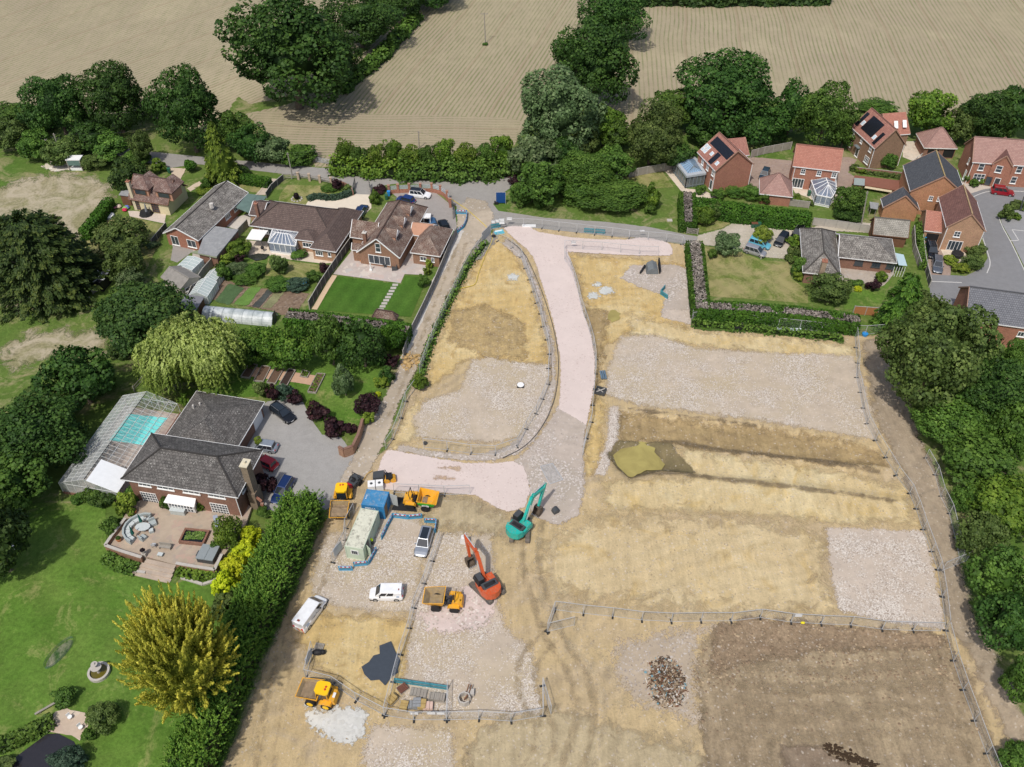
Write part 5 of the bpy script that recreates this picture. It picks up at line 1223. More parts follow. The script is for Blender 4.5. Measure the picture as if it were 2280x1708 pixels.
pp=[G(*p,.06) for p in ((287,922),(373,931),(320,991),(243,980))]; tag(MB().slab([(p.x,p.y) for p in pp],.05,.1).build('swimming_pool_water',Mpw),kind='structure')

# --- bungalow with three dormers
h=building('bungalow','red brown tiled chalet bungalow with three white dormer windows and white framed gable',(890,575),(953,462),(792,564),2.8,6.3,'hip',M_brick_mix,T_redbrown,ov=.4,hips=(0,1))
window(h,3,(h.W/2),.5,h.W*.56,1.9,(4,1),sill=False); window(h,3,h.W/2,3.2,1.0,1.9,(1,2))
def dormer(H,u,w=2.2,side=0,hipz=2.0):
    f=Fr(H.fr.pt(u,0),H.fr.ex,H.fr.ey); m=MB(); m.box(-w/2+.15,w/2-.15,1.3,H.W/2,3.4,5.0,fr=f); m.build('dormer_wall',M_copper,H.t)
    r=MB(); P=f.pt
    a=[P(-w/2,1.0,5.0),P(w/2,1.0,5.0),P(w/2,H.W/2,5.0),P(-w/2,H.W/2,5.0)]; q0=P(0,1.1,6.1); q1=P(0,H.W/2,6.1)
    for fc,e in (([a[0],a[3],q1,q0],f.ey),([a[1],a[2],q1,q0],f.ey)): r.face(fc,quad_uv(fc,e))
    r.build('dormer_roof',T_redbrown,H.t)
    m=MB(); m.prism([(-w/2,5.0),(w/2,5.0),(0,6.05)],1.0,1.08,fr=f); m.box(-.55,.55,1.2,1.32,3.55,4.9,fr=f)
    o=m.build('dormer_window',M_white,H.t); MB().box(-.42,.42,1.17,1.2,3.65,4.8,fr=f).build('pane',M_glass,o)
for u in (3.6,7.7,11.6): dormer(h,u)
S=subroof(h,(797,500),(855,508),(783,528),2.8,5.3,'gable',M_brick_mix,T_redbrown,ov=.3)
S=subroof(h,(788,545),(835,550),(782,556),2.6,3.6,'gable',M_brick_mix,T_redbrown,ov=.2)
S2=subroof(h,(980,571),(1010,510),(912,564),2.7,4.9,'hip',M_brick_mix,T_redbrown,ov=.35,wn='annexe_wall',rn='annexe_roof')
window(S2,3,1.2,1.0,.6,.9,(1,2)); window(S2,3,3.0,1.0,1.2,.9,(2,1)); window(S2,0,3.0,1.3,.7,.8,(1,1))
S=subroof(h,(912,522),(960,528),(925,494),2.7,4.0,'gable',M_brick_mix,M_copper,ov=.1,wn='link_wall',rn='link_roof')
chimney(h,(811,517),6.2,.6,.6,2.6); 
po=MB(); p=G(951,480,2.5); po.box(p.x-.7,p.x+.7,p.y-.9,p.y+.6,2.4,2.6); 
for dx in (-.6,.6): po.box(p.x+dx-.06,p.x+dx+.06,p.y-.85,p.y-.73,0,2.4)
po.build('porch',M_white,h.t)
# --- L shaped bungalow
h=building('bungalow','wide brown tiled L shaped bungalow with white conservatory and white canopy',(556,502),(738,526),(607,447),2.6,5.4,'hip',M_brick_buff,T_brown,ov=.4)
window(h,0,2.5,.9,2.6,1.2,(3,1)); window(h,0,11,.9,1.6,1.2,(3,1))
S=subroof(h,(748,561),(809,470),(690,551),2.6,4.6,'hip',M_brick_buff,T_brown,ov=.35)
window(S,3,1.2,1.1,.6,.9,(1,1)); window(S,3,3.2,1.0,1.4,1.0,(3,1))
S=subroof(h,(654,532),(700,538),(668,506),2.6,3.6,'hip',M_brick_buff,T_brown,ov=.2)
window(S,0,2.2,1.0,1.8,1.0,(3,1))
S=subroof(h,(554,478),(585,482),(586,446),2.6,4.0,'gable',M_brick_buff,T_brown,ov=.2)
chimney(h,(569,452),6.0,.55,.55,2.5,M_brick_brown)
def conservatory(H,pxc,z,hr_,name='conservatory',glass=None,frame=M_white,base=.5,nb=5,parent=None,basemat=None):
    P=[G(*p,z) for p in pxc]; c=sum(P,Vector())/len(P); t=parent or H.t
    g=MB(); fm=MB(); n=len(P); top=c+Vector((0,0,hr_-z)); e=(P[1]-P[0]); tA=top-e*.22; tB=top+e*.22
    for i in range(n):
        a,b=P[i],P[(i+1)%n]; L=(b-a).length
        ra=tA if (a-tA).length<(a-tB).length else tB; rb=tA if (b-tA).length<(b-tB).length else tB
        fc=[a,b]+([rb] if rb is ra else [rb,ra]); g.face(fc)
        for k in range(nb+1): q=a.lerp(b,k/nb); r=ra.lerp(rb,k/nb); fm.bar(q+Vector((0,0,.03)),r+Vector((0,0,.03)),.1)
        fm.bar(a,b,.16,.18); a0=Vector((a.x,a.y,base)); b0=Vector((b.x,b.y,base)); fm.bar(a0,b0,.1)
        k_=max(2,int(L/.9))
        for k in range(k_+1): q=a.lerp(b,k/k_); fm.bar((q.x,q.y,base),q,.09)
        g.face([a0,b0,b,a])
    fm.bar(tA,tB,.15); o=fm.build(name,frame,t); g.build('glazing',glass or Mcon,o)
    MB().slab([(p.x,p.y) for p in [c+(p-c)*.98 for p in P]],0,base-.06).build('conservatory_base',basemat or frame,t)
ng=NT('conservatory glass'); Mcon=ng.out(ng.mix(ng.noise(1,2,.5),(.10,.15,.24),(.3,.35,.42)),.08,.9,alpha=.7)
conservatory(h,[(597,540),(658,548),(664,517),(607,510)],2.3,3.2,nb=6)
t=thing('garden_canopy','white square garden canopy on posts against the brown bungalow','canopy',G(572,540))
flatroof(t,[(561,510),(597,513),(581,535),(548,532)],2.4,plain('white canvas',(.82,.8,.77),.7,.2,var=.04),'canopy_top',.1)
for p in ((563,513),(595,515),(581,533),(550,531)): post(t,p,2.3,M_dark,.08)
# --- long grey bungalow
h=building('bungalow','long low bungalow with lichen speckled grey tiled roof and flat grey extensions',(441,536),(553,429),(368,514),2.7,4.5,'gable',M_brick_red,T_grey1,ov=.35,ridge=.58)
window(h,3,1.6,.6,1.9,1.6,(2,1)); window(h,3,5.2,.3,1.6,2.0,(2,1))
flatroof(h.t,[(479,503.6),(531,511),(482,571),(440,563),(452,530)],2.6,M_lead,wall=M_brick_brown); flatroof(h.t,[(440,557),(487,566),(482,574),(424,562)],2.45,M_greenfelt,'mossy_flat_roof',.12)
flatroof(h.t,[(552,431),(594,437),(563,477),(525,462)],2.6,M_greenroof,'carport_roof',.15); post(h.t,(558,474),2.4); post(h.t,(467,570),2.3)
MB().cyl(G(470,453,5.0)-Vector((0,0,.9)),G(470,453,5.0),.45,.4,6).build('rooftop_flue',M_conc,h.t)
window(h,0,h.L-4,1.2,1.6,.9,(3,1)); window(h,0,h.L-7,1.2,1.6,.9,(3,1))
# --- cream cottage
h=building('cottage','cream rendered cottage with old plum tiled roof and two hipped dormers',(374,457),(285,443),(426,415),2.6,6.0,'gable',M_cream,T_cot,ov=.35,fascia=M_brick_brown)
for px in ((309,421),(361,428)):
    p=G(*px,4.9); f=Fr((p.x,p.y),h.fr.ex,h.fr.ey)
    MB().box(-1.75,1.75,.25,3.6,3.0,4.88,fr=f).build('dormer_wall',M_copper,h.t)
    m=MB(); roof_faces(m,Fr((p.x,p.y),h.fr.ey,h.fr.ex),4.6,4.2,4.9,6.35,'hip',.0,0,-2.1,hips=(1,0)); m.build('dormer_roof',T_cot,h.t)
    o=MB().box(-1.3,1.3,.18,.26,3.5,4.6,fr=f).build('dormer_window',M_wood,h.t); MB().box(-1.15,1.15,.15,.18,3.6,4.5,fr=f).build('pane',M_glass,o)
for u in (3,7.2): 
    o=window(h,0,u,.2,1.6,2.0,(3,4),frame=M_wood,name='french_door',sill=False)
window(h,3,h.W*.65,3.0,.8,1.0,(2,2),frame=M_wood)
chimney(h,(284,403),6.4,.6,.6,0,plain('cream chimney',(.6,.53,.38),.9,.2),1)
flatroof(h.t,[(264,434),(288,437),(287,424),(272,422)],2.3,M_lead,'lean_to_roof',.1,wall=M_wood)
# --- solar roof house 1 and its orangery
M_solar=plain('solar panel black',(.012,.013,.018),.25,.6,var=.1)
h=building('brick_house','red brick house with rows of black solar panels beside the grey glass roofed orangery',(1593,381),(1552.5,338.5),(1681,367),5.0,8.7,'gable',M_brick_red,T_red2,ov=.25)
onslope(h,0,.2,h.L*.98,.52,.86,M_solar,'solar_panel'); onslope(h,0,2.3,3.6,.04,.5,M_solar,'solar_panel')
for u,s in ((.9,.14),(4.1,.24),(6.0,.14),(6.0,.30),(7.0,.14),(7.0,.30)): onslope(h,0,u,u+.85,s,s+.15,M_sky,'rooflight',.1,M_white)
for u in (.9,3.2,5.4): window(h,0,u,3.3,.85,1.2,(2,2))
window(h,0,.9,.2,1.0,2.1,(1,1),name='patio_door'); downpipe(h,0,.05); downpipe(h,3,h.W-.08)
S=subroof(h,(1669,345),(1628,349),(1664,307),4.2,6.4,'gable',M_brick_red,T_red2,ov=.2)
P4=[(1500,355),(1549,348),(1573,385),(1529,392)]
t=h.t; P=[G(*p,3.0) for p in P4]; c_=sum(P,Vector())/4
q=[c_+(p-c_)*.72 for p in P]
m=MB()
for i in range(4): j=(i+1)%4; m.face([P[i],P[j],q[j],q[i]]); m.face([P[i]-Vector((0,0,.45)),P[j]-Vector((0,0,.45)),P[j],P[i]])
m.build('orangery_roof',plain('pale grey parapet',(.4,.43,.46),.5,.4),t)
g=MB(); top=c_+Vector((0,0,.8)); e=(P[3]-P[0])*.18; tA,tB=top-e,top+e; fm=MB()
for i,(ra,rb) in enumerate(((tA,tA),(tA,tB),(tB,tB),(tB,tA))):
    a,b=q[i],q[(i+1)%4]; fc=[a,b,rb]+([ra] if ra is not rb else []); g.face(fc)
    for k in range(7): fm.bar(a.lerp(b,k/6)+Vector((0,0,.03)),ra.lerp(rb,k/6)+Vector((0,0,.03)),.08)
g.build('lantern_glass',glassmat('blue lantern glass',(.16,.25,.36)),t); fm.build('lantern_bars',M_grey,t)
w=MB(); gl_=MB()
for a,b in ((P[0],P[3]),(P[3],P[2])):
    a=c_+(a-c_)*.93; b=c_+(b-c_)*.93; a.z=b.z=0; gl_.hexa([a,b,b+Vector((0,.05,0)),a+Vector((0,.05,0)),a+Vector((0,0,2.6)),b+Vector((0,0,2.6)),b+Vector((0,.05,2.6)),a+Vector((0,.05,2.6))])
    for k in range(6): r=a.lerp(b,k/5); w.bar(r,r+Vector((0,0,2.6)),.14)
    w.bar(a+Vector((0,0,.4)),b+Vector((0,0,.4)),.16,.2)
w.build('orangery_frame',M_grey,t); gl_.build('orangery_glass',glassmat('orangery glass',(.09,.1,.1)),t)
# --- red roof house with conservatory
h=building('brick_house','red brick house with plain bright red roof and white hipped conservatory',(1765,370),(1870,382),(1764,338),5.0,8.3,'gable',M_brick_red,T_red,ov=.25)
for u in (2.0,5.1,8.0): window(h,0,u,3.4,.9,1.1,(2,2))
window(h,0,1.5,.2,2.3,2.1,(4,1),name='patio_door'); downpipe(h,0,.3); downpipe(h,0,h.L-.1)
conservatory(h,[(1806,402),(1818,434),(1852,441),(1862,424),(1861,398),(1835,389)],2.3,3.4,nb=3)
# --- solar roof house 2
h=building('brick_house','dark fronted brick house with square solar array and rear wing with two rooflights',(1948,331.5),(1895,282.5),(2020,324),5.0,8.9,'gable',bricks('dark wall brick',(.26,.16,.10)),T_red2,ov=.25)
onslope(h,0,3.2,7.4,.2,.85,M_solar,'solar_panel'); onslope(h,0,1.0,1.9,.08,.62,M_solar,'solar_panel'); onslope(h,0,8.6,9.5,.16,.8,M_solar,'solar_panel')
onslope(h,0,2.15,3.0,.2,.38,M_sky,'rooflight',.1,M_white); onslope(h,0,7.55,8.4,.3,.5,M_sky,'rooflight',.1,M_white)
for u in (1.4,8.4): window(h,0,u,3.4,.85,1.3,(2,2)); 
window(h,0,5,3.5,.7,1.0,(2,2)); window(h,0,8.6,.9,.85,1.3,(2,2)); window(h,0,5.4,.2,1.1,2.2,(1,1),name='front_door'); window(h,0,1.6,.7,1.6,1.5,(3,3),name='bay_window')
MB().box(4.6,6.2,-.7,-.0,2.45,2.6,fr=h.fr).build('porch_canopy',M_grey,h.t); downpipe(h,0,.02); downpipe(h,3,h.W-.08)
S=subroof(h,(2027,298),(1975,302),(2023,256),4.0,7.0,'gable',bricks('dark wall brick',(.26,.16,.10)),T_red,ov=.2)
p_=h.t
for px in ((1995,279),(2014,277)):
    p=G(*px,5.6); MB().hexa([(p.x-.4,p.y-.6,5.15),(p.x+.4,p.y-.6,5.15),(p.x+.4,p.y+.6,6.15),(p.x-.4,p.y+.6,6.15),(p.x-.4,p.y-.6,5.3),(p.x+.4,p.y-.6,5.3),(p.x+.4,p.y+.6,6.3),(p.x-.4,p.y+.6,6.3)]).build('rooflight',M_white,h.t)
# --- garages with pyramid roofs
h=building('garage','open fronted double garage with rose pyramid roof between two brick houses',(2058,329),(2132,331),(2043,297),2.5,5.6,'hip',M_brick_brown,T_pink,ov=.3,cat='garage')
for u in (1.9,5.2): window(h,0,u,.05,2.5,2.1,(1,1),frame=M_brick_red,glass=M_black,name='garage_opening',sill=False)
h=building('garage','brick garage with rose pyramid roof behind the long clipped hedge',(1691,431),(1765,439),(1687,396),2.4,5.6,'hip',M_brick_red,T_pink,ov=.3,cat='garage')
# --- large brick house at right edge
h=building('brick_house','large red brick house with dusty rose roof and central gable cut by the right edge',(2165,361),(2335,373),(2141,320),5.0,8.6,'gable',M_brick_red,T_pink,ov=.25)
for u in (1.9,9.2): window(h,0,u,3.2,1.1,1.5,(1,2))
window(h,0,2.2,.9,2.2,1.5,(3,2),name='bay_window'); window(h,0,9.0,.8,1.1,1.5,(1,2))
S=subroof(h,(2257,373),(2254,330),(2209,369),5.0,7.2,'gable',M_brick_red,T_plum,ov=.2)
window(S,3,2.2,3.3,1.2,1.5,(1,2)); window(S,3,1.6,.05,1.1,2.1,(1,1),name='front_door',glass=M_dark,sill=False); window(S,3,3.2,.05,1.2,2.1,(1,1),frame=M_wood,name='side_panel',sill=False)
window(h,3,2.2,3.2,.6,1.4,(1,1)); window(h,3,1.5,.05,.9,2.1,(1,1),name='side_door',glass=M_white); downpipe(h,0,.05)
# --- slate roofed house with small slate gable
M_brick_or=bricks('bright orange brick',(.41,.205,.11))
h=building('brick_house','orange brick house with dark slate roof and yellow lichen ridge, gable end facing forward',(2027,426),(2011,368),(2148,426),5.0,8.8,'gable',M_brick_or,T_slate,ov=.2,ridgemat=plain('lichened ridge',(.34,.26,.13),.9,.2,var=.4,scale=5))
for u in (h.W*.4,h.W*.56): window(h,3,u,3.3,.8,1.0,(2,2))
S=subroof(h,(1967,462),(1961,442),(2048,468),2.7,5.6,'gable',M_brick_or,T_slate,ov=.2)
# --- red brown roofed house with side garage
h=building('brick_house','buff brick house with plum roof, white patio doors and covered car port on its left',(2107,506),(2090,440),(2196,516),5.0,8.2,'gable',M_brick_buff,T_plum,ov=.2,ridgemat=plain('lichened ridge',(.36,.26,.15),.9,.2,var=.4,scale=5))
window(h,3,h.W*.33,3.1,1.1,1.2,(2,2)); window(h,3,h.W*.38,.15,2.5,2.1,(4,1),name='patio_door',sill=False); downpipe(h,3,.1); downpipe(h,3,h.W-.1)
S=subroof(h,(2058,513),(2098,518),(2056,470),2.6,4.9,'gable',M_brick_buff,T_red,ov=.2)
window(S,0,1.6,.05,2.4,2.1,(1,1),frame=M_brick_buff,glass=M_black,name='car_port_opening',sill=False)
# --- grey bungalow in the hedged garden
h=building('bungalow','grey brown tiled hipped bungalow with brick chimney inside the hedged garden',(1788,606),(1781,508),(1872,612),2.6,5.0,'hip',M_brick_brown,T_grey1,ov=.45)
S=subroof(h,(1866,572),(1997,586),(1868,520),2.6,4.8,'hip',M_brick_brown,T_grey1,ov=.4,hips=(0,1))
for u in (3.5,6.5,9): window(S,0,u,1.0,1.5,1.0,(3,1),frame=M_dark)
chimney(h,(1837,580),5.8,.9,.8,2.5,bricks('old buff chimney brick',(.32,.24,.17)),2)
for pz in (0,): flatroof(h.t,[(1993,563),(2012,567),(2020,592),(2001,590)],2.2,plain('pale blue sheet roof',(.45,.58,.62),.3,.5,var=.05),'lean_to_roof',.06)
w=MB()
for k in range(5): p=G(1992+k*6,594+k*.4,2.1); w.bar((p.x,p.y,0),p,.07)
w.build('lean_to_frame',M_white,h.t)
h=building('garage','single garage with pale grey tiled roof behind the grey bungalow',(1943,522),(2023,530),(1955,492),2.4,4.6,'gable',M_wood,T_gar,ov=.25,cat='garage',fascia=M_wood)
h=building('brick_house','brick building with large plain blue grey roof at the right edge behind the olive trees',(2150,712),(2340,738),(2142,640),4.6,8.0,'gable',M_brick_red,T_blue,ov=.25)
window(h,0,8.9,2.6,1.4,1.0,(3,1))
h=building('summer_house','small red brown hip roofed summer house at the end of the stepping stones',(828,706),(882,714),(834,694),2.0,3.2,'hip',M_wood,T_redbrown,ov=.2,cat='summer house',fascia=None)
# --- sheds and glasshouses at left
h=building('workshop','long grey corrugated roofed workshop shed above the polytunnel',(402,643),(358,617),(429,607),2.3,3.3,'gable',plain('stained cream boards',(.42,.38,.32),.9,.2),plain('grey corrugated sheet',(.25,.235,.215),.9,.2,var=.2,scale=1.5),ov=.2,cat='shed',fascia=M_timber)
for u in (1.2,2.8): window(h,3,u,1.0,1.1,.7,(1,1))
def glasshouse(label,p0,p1,p2,he,hr_):
    fr,L,W=frame3(p0,p1,p2,he); fr.o.z=0; t=thing('greenhouse',label,'greenhouse',fr.pt(L/2,W/2)); P=fr.pt
    g=MB(); 
    for f in ([P(0,0,he),P(L,0,he),P(L,W/2,hr_),P(0,W/2,hr_)],[P(0,W,he),P(L,W,he),P(L,W/2,hr_),P(0,W/2,hr_)],[P(0,0,0),P(L,0,0),P(L,0,he),P(0,0,he)],[P(0,W,0),P(L,W,0),P(L,W,he),P(0,W,he)],[P(0,0,0),P(0,W,0),P(0,W,he),P(0,W/2,hr_),P(0,0,he)],[P(L,0,0),P(L,W,0),P(L,W,he),P(L,W/2,hr_),P(L,0,he)]): g.face(f)
    g.build('glazing',Mgh,t); m=MB(); n=max(3,int(L/.7))
    for k in range(n+1):
        a=L*k/n
        for b in (0,W): m.bar(P(a,b,0),P(a,b,he),.05); m.bar(P(a,b,he),P(a,W/2,hr_),.05)
    m.bar(P(0,W/2,hr_),P(L,W/2,hr_),.08); m.bar(P(0,0,he),P(L,0,he),.06); m.bar(P(0,W,he),P(L,W,he),.06)
    m.build('frame',M_white,t); MB().box(.05,L-.05,.05,W-.05,0,.05,fr=fr).build('floor',M_conc,t); return t
gg=NT('whitened greenhouse glass'); Mgh=gg.out(gg.mix(gg.noise(1.2,4,.6),(.5,.6,.58),(.68,.75,.74)),.25,.5,alpha=.72)
glasshouse('larger whitened greenhouse above the grey solar shed',(461,661),(483,627),(428,646),1.7,2.5)
glasshouse('smaller whitened greenhouse just behind the larger one',(478,628),(495,607),(452,622),1.6,2.3)
glasshouse('lean to greenhouse with white bars below the grey bungalow',(427,602),(452,578),(398,589),2.1,2.4)
t=thing('polytunnel','long barrel shaped polythene tunnel above the conifer row','polytunnel',G(525,705))
fr,L,W=frame3((450,711),(606,726),(462,686),.3); fr.o.z=0; r=W/2; m=MB(); rb=MB()
NA=12; NL=30
for i in range(NL):
    for k in range(NA):
        a0,a1=math.pi*k/NA,math.pi*(k+1)/NA
        q=lambda a,u:fr.pt(u,r-r*math.cos(a),.1+r*1.05*math.sin(a))
        m.face([q(a0,L*i/NL),q(a0,L*(i+1)/NL),q(a1,L*(i+1)/NL),q(a1,L*i/NL)])
for i in range(8):
    for k in range(NA): rb.bar(q(math.pi*k/NA,L*i/7),q(math.pi*(k+1)/NA,L*i/7),.05)
m.face([q(math.pi*k/NA,0) for k in range(NA+1)])
gp=NT('clouded polythene'); Mp=gp.out(gp.mix(gp.rng(gp.noise(.8,5,.6),.35,.65),(.40,.45,.46),(.72,.76,.77)),.22,.6,alpha=.88)
m.build('polythene_cover',Mp,t,smooth=True); rb.build('hoops',M_grey,t); MB().box(L-.02,L+.02,.8,W-.8,0,2.0,fr=fr).build('door',M_dark,t)
t=thing('shed','low shed with sloping grey panel roof at the left end of the polytunnel','shed',G(430,685)); flatroof(t,[(412,655),(455,661),(436,692),(395,684)],2.0,plain('grey panel roof',(.2,.2,.22),.5,.4,var=.15),'roof',.1,wall=M_wood)
t=thing('shed','flat black roofed shed marked with crossed white boards on the paddock edge','shed',G(220,625)); flatroof(t,[(195,620),(222,630),(246,602),(222,590)],2.2,M_black,'roof',.12,wall=M_black)
m=MB()
for a,b in (((202,616),(232,622)),((212,606),(240,609)),((206,627),(244,600)),((205,622),(212,626)),((214,602),(222,612))): m.bar(G(*a,2.24),G(*b,2.24),.5,.05)
m.build('white_boards',M_white,t)
t=thing('animal_shelter','small green and white open fronted shelter on the paddock by rubble','shelter',G(174,372)); p=G(174,376,0)
MB().box(p.x-1.5,p.x+1.5,p.y-1.0,p.y+1.0,2.5,2.65).build('roof',M_white,t); MB().box(p.x-1.4,p.x+1.4,p.y-.95,p.y-.85,1.3,2.48).build('green_board',plain('green board',(.12,.19,.17),.8,.2),t)
m=MB()
for dx in (-1.35,1.35):
    for dy in (-.9,.9): m.box(p.x+dx-.07,p.x+dx+.07,p.y+dy-.07,p.y+dy+.07,0,2.5)
m.box(p.x+1.3,p.x+1.38,p.y-.8,p.y+.8,0,2.4); m.build('frame',M_timber,t); MB().box(p.x-1.2,p.x+1.2,p.y-.7,p.y+.7,0,.5).build('trough',M_white,t)
t=thing('timber_sheds','row of brown garden sheds inside a fence below the second solar roof house','shed',G(1950,412)); 
flatroof(t,[(1903,390),(2005,402),(2001,424),(1898,407)],1.2,plain('red brown timber',(.23,.10,.07),.8,.2),'shed_wall',.2); flatroof(t,[(1902,396),(1926,398),(1925,413),(1901,411)],1.8,plain('grey green panel',(.3,.35,.34),.6,.3),'panel_roof',.08,wall=M_wood); flatroof(t,[(1927,412),(1988,421),(1985,428),(1925,418)],.9,plain('cream decking',(.62,.53,.36),.8,.2),'deck',.1)
t=thing('garden_pavilion','small grey sheet roofed shelter in the garden right of the white conservatory','shelter',G(1945,458)); flatroof(t,[(1936,449),(1957,452),(1954,466),(1938,463)],1.9,M_lead,'roof',.1); [post(t,q,1.8,M_timber,.1) for q in ((1938,452),(1955,454),(1952,464),(1940,462))]
# ================================================================ fences, machines, cars, site things
M_galv=plain('galvanised steel',(.5,.51,.52),.45,.5,.2,var=.1); M_foot=plain('black rubber foot',(.03,.03,.03),.8,.2)
M_bblue=plain('blue barrier plastic',(.05,.30,.50),.45,.4,var=.12); M_bteal=plain('faded teal barrier plastic',(.06,.26,.32),.55,.3,var=.15)
M_red=plain('red reflective',(.55,.03,.03),.5,.4); M_tyre=plain('tyre rubber',(.025,.025,.026),.85,.2); M_rim=plain('wheel rim',(.42,.43,.44),.35,.5,.6)
M_yel=plain('machine yellow',(.74,.36,.02),.5,.35,var=.09,dirt=((.42,.31,.18),.6)); M_yel2=plain('bright cab yellow',(.85,.52,.01),.4,.4,var=.04)
M_mud=plain('dried mud',(.27,.2,.13),.95,.1,var=.25,scale=1.2); M_brn=M_mud
M_sign=plain('white sign',(.78,.79,.8),.5,.4,var=.03)
def P3(p,z=0): q=G(p[0],p[1]); q.z=hz1(q.x,q.y)+z; return q
# ---- mesh fence panel
fp=thing('fence_panel','steel mesh site fence panel','fence panel',(0,0,0))
m=MB(); 
for x in (0,3.46): m.bar((x,0,.02),(x,0,2.02),.05)
m.bar((0,0,2.0),(3.46,0,2.0),.06); m.bar((0,0,.15),(3.46,0,.15),.045); m.build('frame',M_galv,fp,local=True)
m=MB()
for i in range(1,20): x=3.46*i/20; m.bar((x,0,.15),(x,0,2.0),.005)
for z in (.45,.75,1.05,1.35,1.65): m.bar((0,.0,z),(3.46,0,z),.008)
m.build('mesh_infill',M_galv,fp,local=True)
MB().box(-.11,.11,-.36,.36,0,.14).build('foot',M_foot,fp,local=True)
FP_used=[False]
def fence_run(pts,label,group,foot_end=False,proto=None,cat=None,z0=0):
    for i,(a,b) in enumerate(zip(pts,pts[1:])):
        A,B=P3(a,z0),P3(b,z0); d=B-A; L=math.hypot(d.x,d.y); n=max(1,round(L/3.6))
        for k in range(n):
            q=A+(B-A)*k/n; rz=math.atan2(d.y,d.x); sc=(L/n/3.5,1,1)
            if not FP_used[0]: FP_used[0]=True; o=fp; o.location=q; o.rotation_euler=(0,0,rz); o.scale=sc; o['label']=label; o['group']=group
            else: o=copy_tree(fp,q,rz,label,group,sc)
g='steel mesh site fence panels'
fence_run([(1108,538),(1140,553.6),(1160,574),(1169,599),(1178,624),(1186,651),(1194.5,676),(1203,700),(1208,729),(1217,758),(1223.5,790),(1221,822),(1221,857),(1208,890),(1194,923),(1172,957),(1152,996),(1103,1013),(1049,1011),(996,1003),(943,997)],'mesh panel in the curved run left of the pink road',g)
fence_run([(1256.5,579),(1270.5,602),(1279.6,628),(1287.5,654),(1292.7,681.6),(1302,709),(1312,738),(1321,769),(1325.6,801.5),(1326,834),(1323,867.5),(1319,903.6),(1316.6,941),(1305,977.5),(1297,1016)],'mesh panel in the run right of the pink road',g)
fence_run([(1256.5,579),(1257,555),(1297,557),(1339.5,559),(1381,564),(1423,568),(1465,569)],'mesh panel in the straight run below the pink road head',g)
fence_run([(1127,506),(1166,506),(1207,509),(1244.5,514),(1284,518),(1324,523),(1363,527),(1400.6,532),(1442.5,536),(1483,539),(1518,545),(1530,572),(1535,610),(1536,650),(1540,712)],'mesh panel between the tarmac lane and the site, or down the hedge',g)
fence_run([(1076,543),(1050,577),(1031,612),(1012,652),(993,693),(972,736),(953,785),(935,835)],'mesh panel along the weedy right verge of the dusty track',g)
fence_run([(929,860),(904,895),(893,932),(875,979),(859,1002)],'leaning mesh panel on the track edge beside the rubble bay',g)
fence_run([(1541,716),(1585,712),(1634,718),(1683,724),(1732,729),(1780,734),(1828,739),(1877,744),(1925,746),(1976,742)],'mesh panel in front of the lower clipped garden hedge',g)
fence_run([(1902,740),(1905,775),(1908,810),(1906,842),(1914,875),(1920.6,910),(1929,945),(1948,982),(1971,1020),(1994.6,1058.5),(2025,1099),(2039,1134),(2054,1180),(2072.7,1229),(2087,1270),(2097,1330),(2105,1400)],'mesh panel in the long braced run down the right side of the site',g)
fence_run([(1218,1408),(1235.6,1358.7),(1299,1367),(1364,1373.6),(1429,1382),(1494.6,1385),(1560.5,1384),(1627.5,1384),(1692.6,1376),(1761,1386),(1828,1390),(1894,1392.5),(1963.4,1402),(2032.6,1405),(2093.6,1406)],'mesh panel in the run across the site above the dark dug soil',g)
fence_run([(1218,1408),(1279,1393)],'single mesh panel swung open at the left end of the fence above the dark soil',g)
fence_run([(2105,1405),(2122,1471),(2144,1536),(2169.6,1604),(2197,1677),(2225,1745)],'mesh panel in the run down the right edge of the dark dug soil',g)
fence_run([(697,1447),(682,1510),(742,1525),(794,1561),(857,1594),(922,1604),(995,1604),(1067,1602),(1138,1607),(1209,1595),(1208,1528)],'mesh panel in the bottom run passing the dumper with the closed cab',g)
fence_run([(1208,1528),(1227,1592)],'mesh panel leaning out as a brace at the right end of the bottom run',g)
fence_run([(857,1594),(876,1520),(892,1459),(912,1400),(922,1355),(945,1301),(963,1251),(980,1200)],'mesh panel between the parked vans and the orange excavator',g)
fence_run([(995,1604),(998,1533)],'mesh panel closing the right side of the materials store',g)
fence_run([(742,1254),(769,1204),(771,1177),(790,1141)],'mesh panel between the track and the pale green site cabin',g)
fence_run([(878,1098),(934,1100),(990,1103),(1047,1101)],'mesh panel on the pink stone behind the green sided dumper',g)
fence_run([(2059.6,1021),(2081,1059),(2093.6,1106),(2113,1145),(2126,1199),(2137,1250)],'tall mesh panel against the trees at the right edge of the bank',g)
fence_run([(2097,1272),(2125,1260),(2151,1250)],'mesh gate panel across the narrow strip at the right of the site',g)
t=thing('fence_panel','mesh panel lying flat on the grey stone above the teal excavator','fence panel',P3((1203,1041),.2),0,g)
P=[P3(q,.22) for q in ((1203,1041),(1230,1034),(1253,1070),(1224,1080))]; m=MB(); w=MB()
for a,b in zip(P,P[1:]+P[:1]): m.bar(a,b,.09)
for i in range(1,16): w.bar(P[0].lerp(P[1],i/16),P[3].lerp(P[2],i/16),.03); w.bar(P[0].lerp(P[3],i/16),P[1].lerp(P[2],i/16),.02)
m.build('frame',M_galv,t); w.build('mesh_infill',M_galv,t)
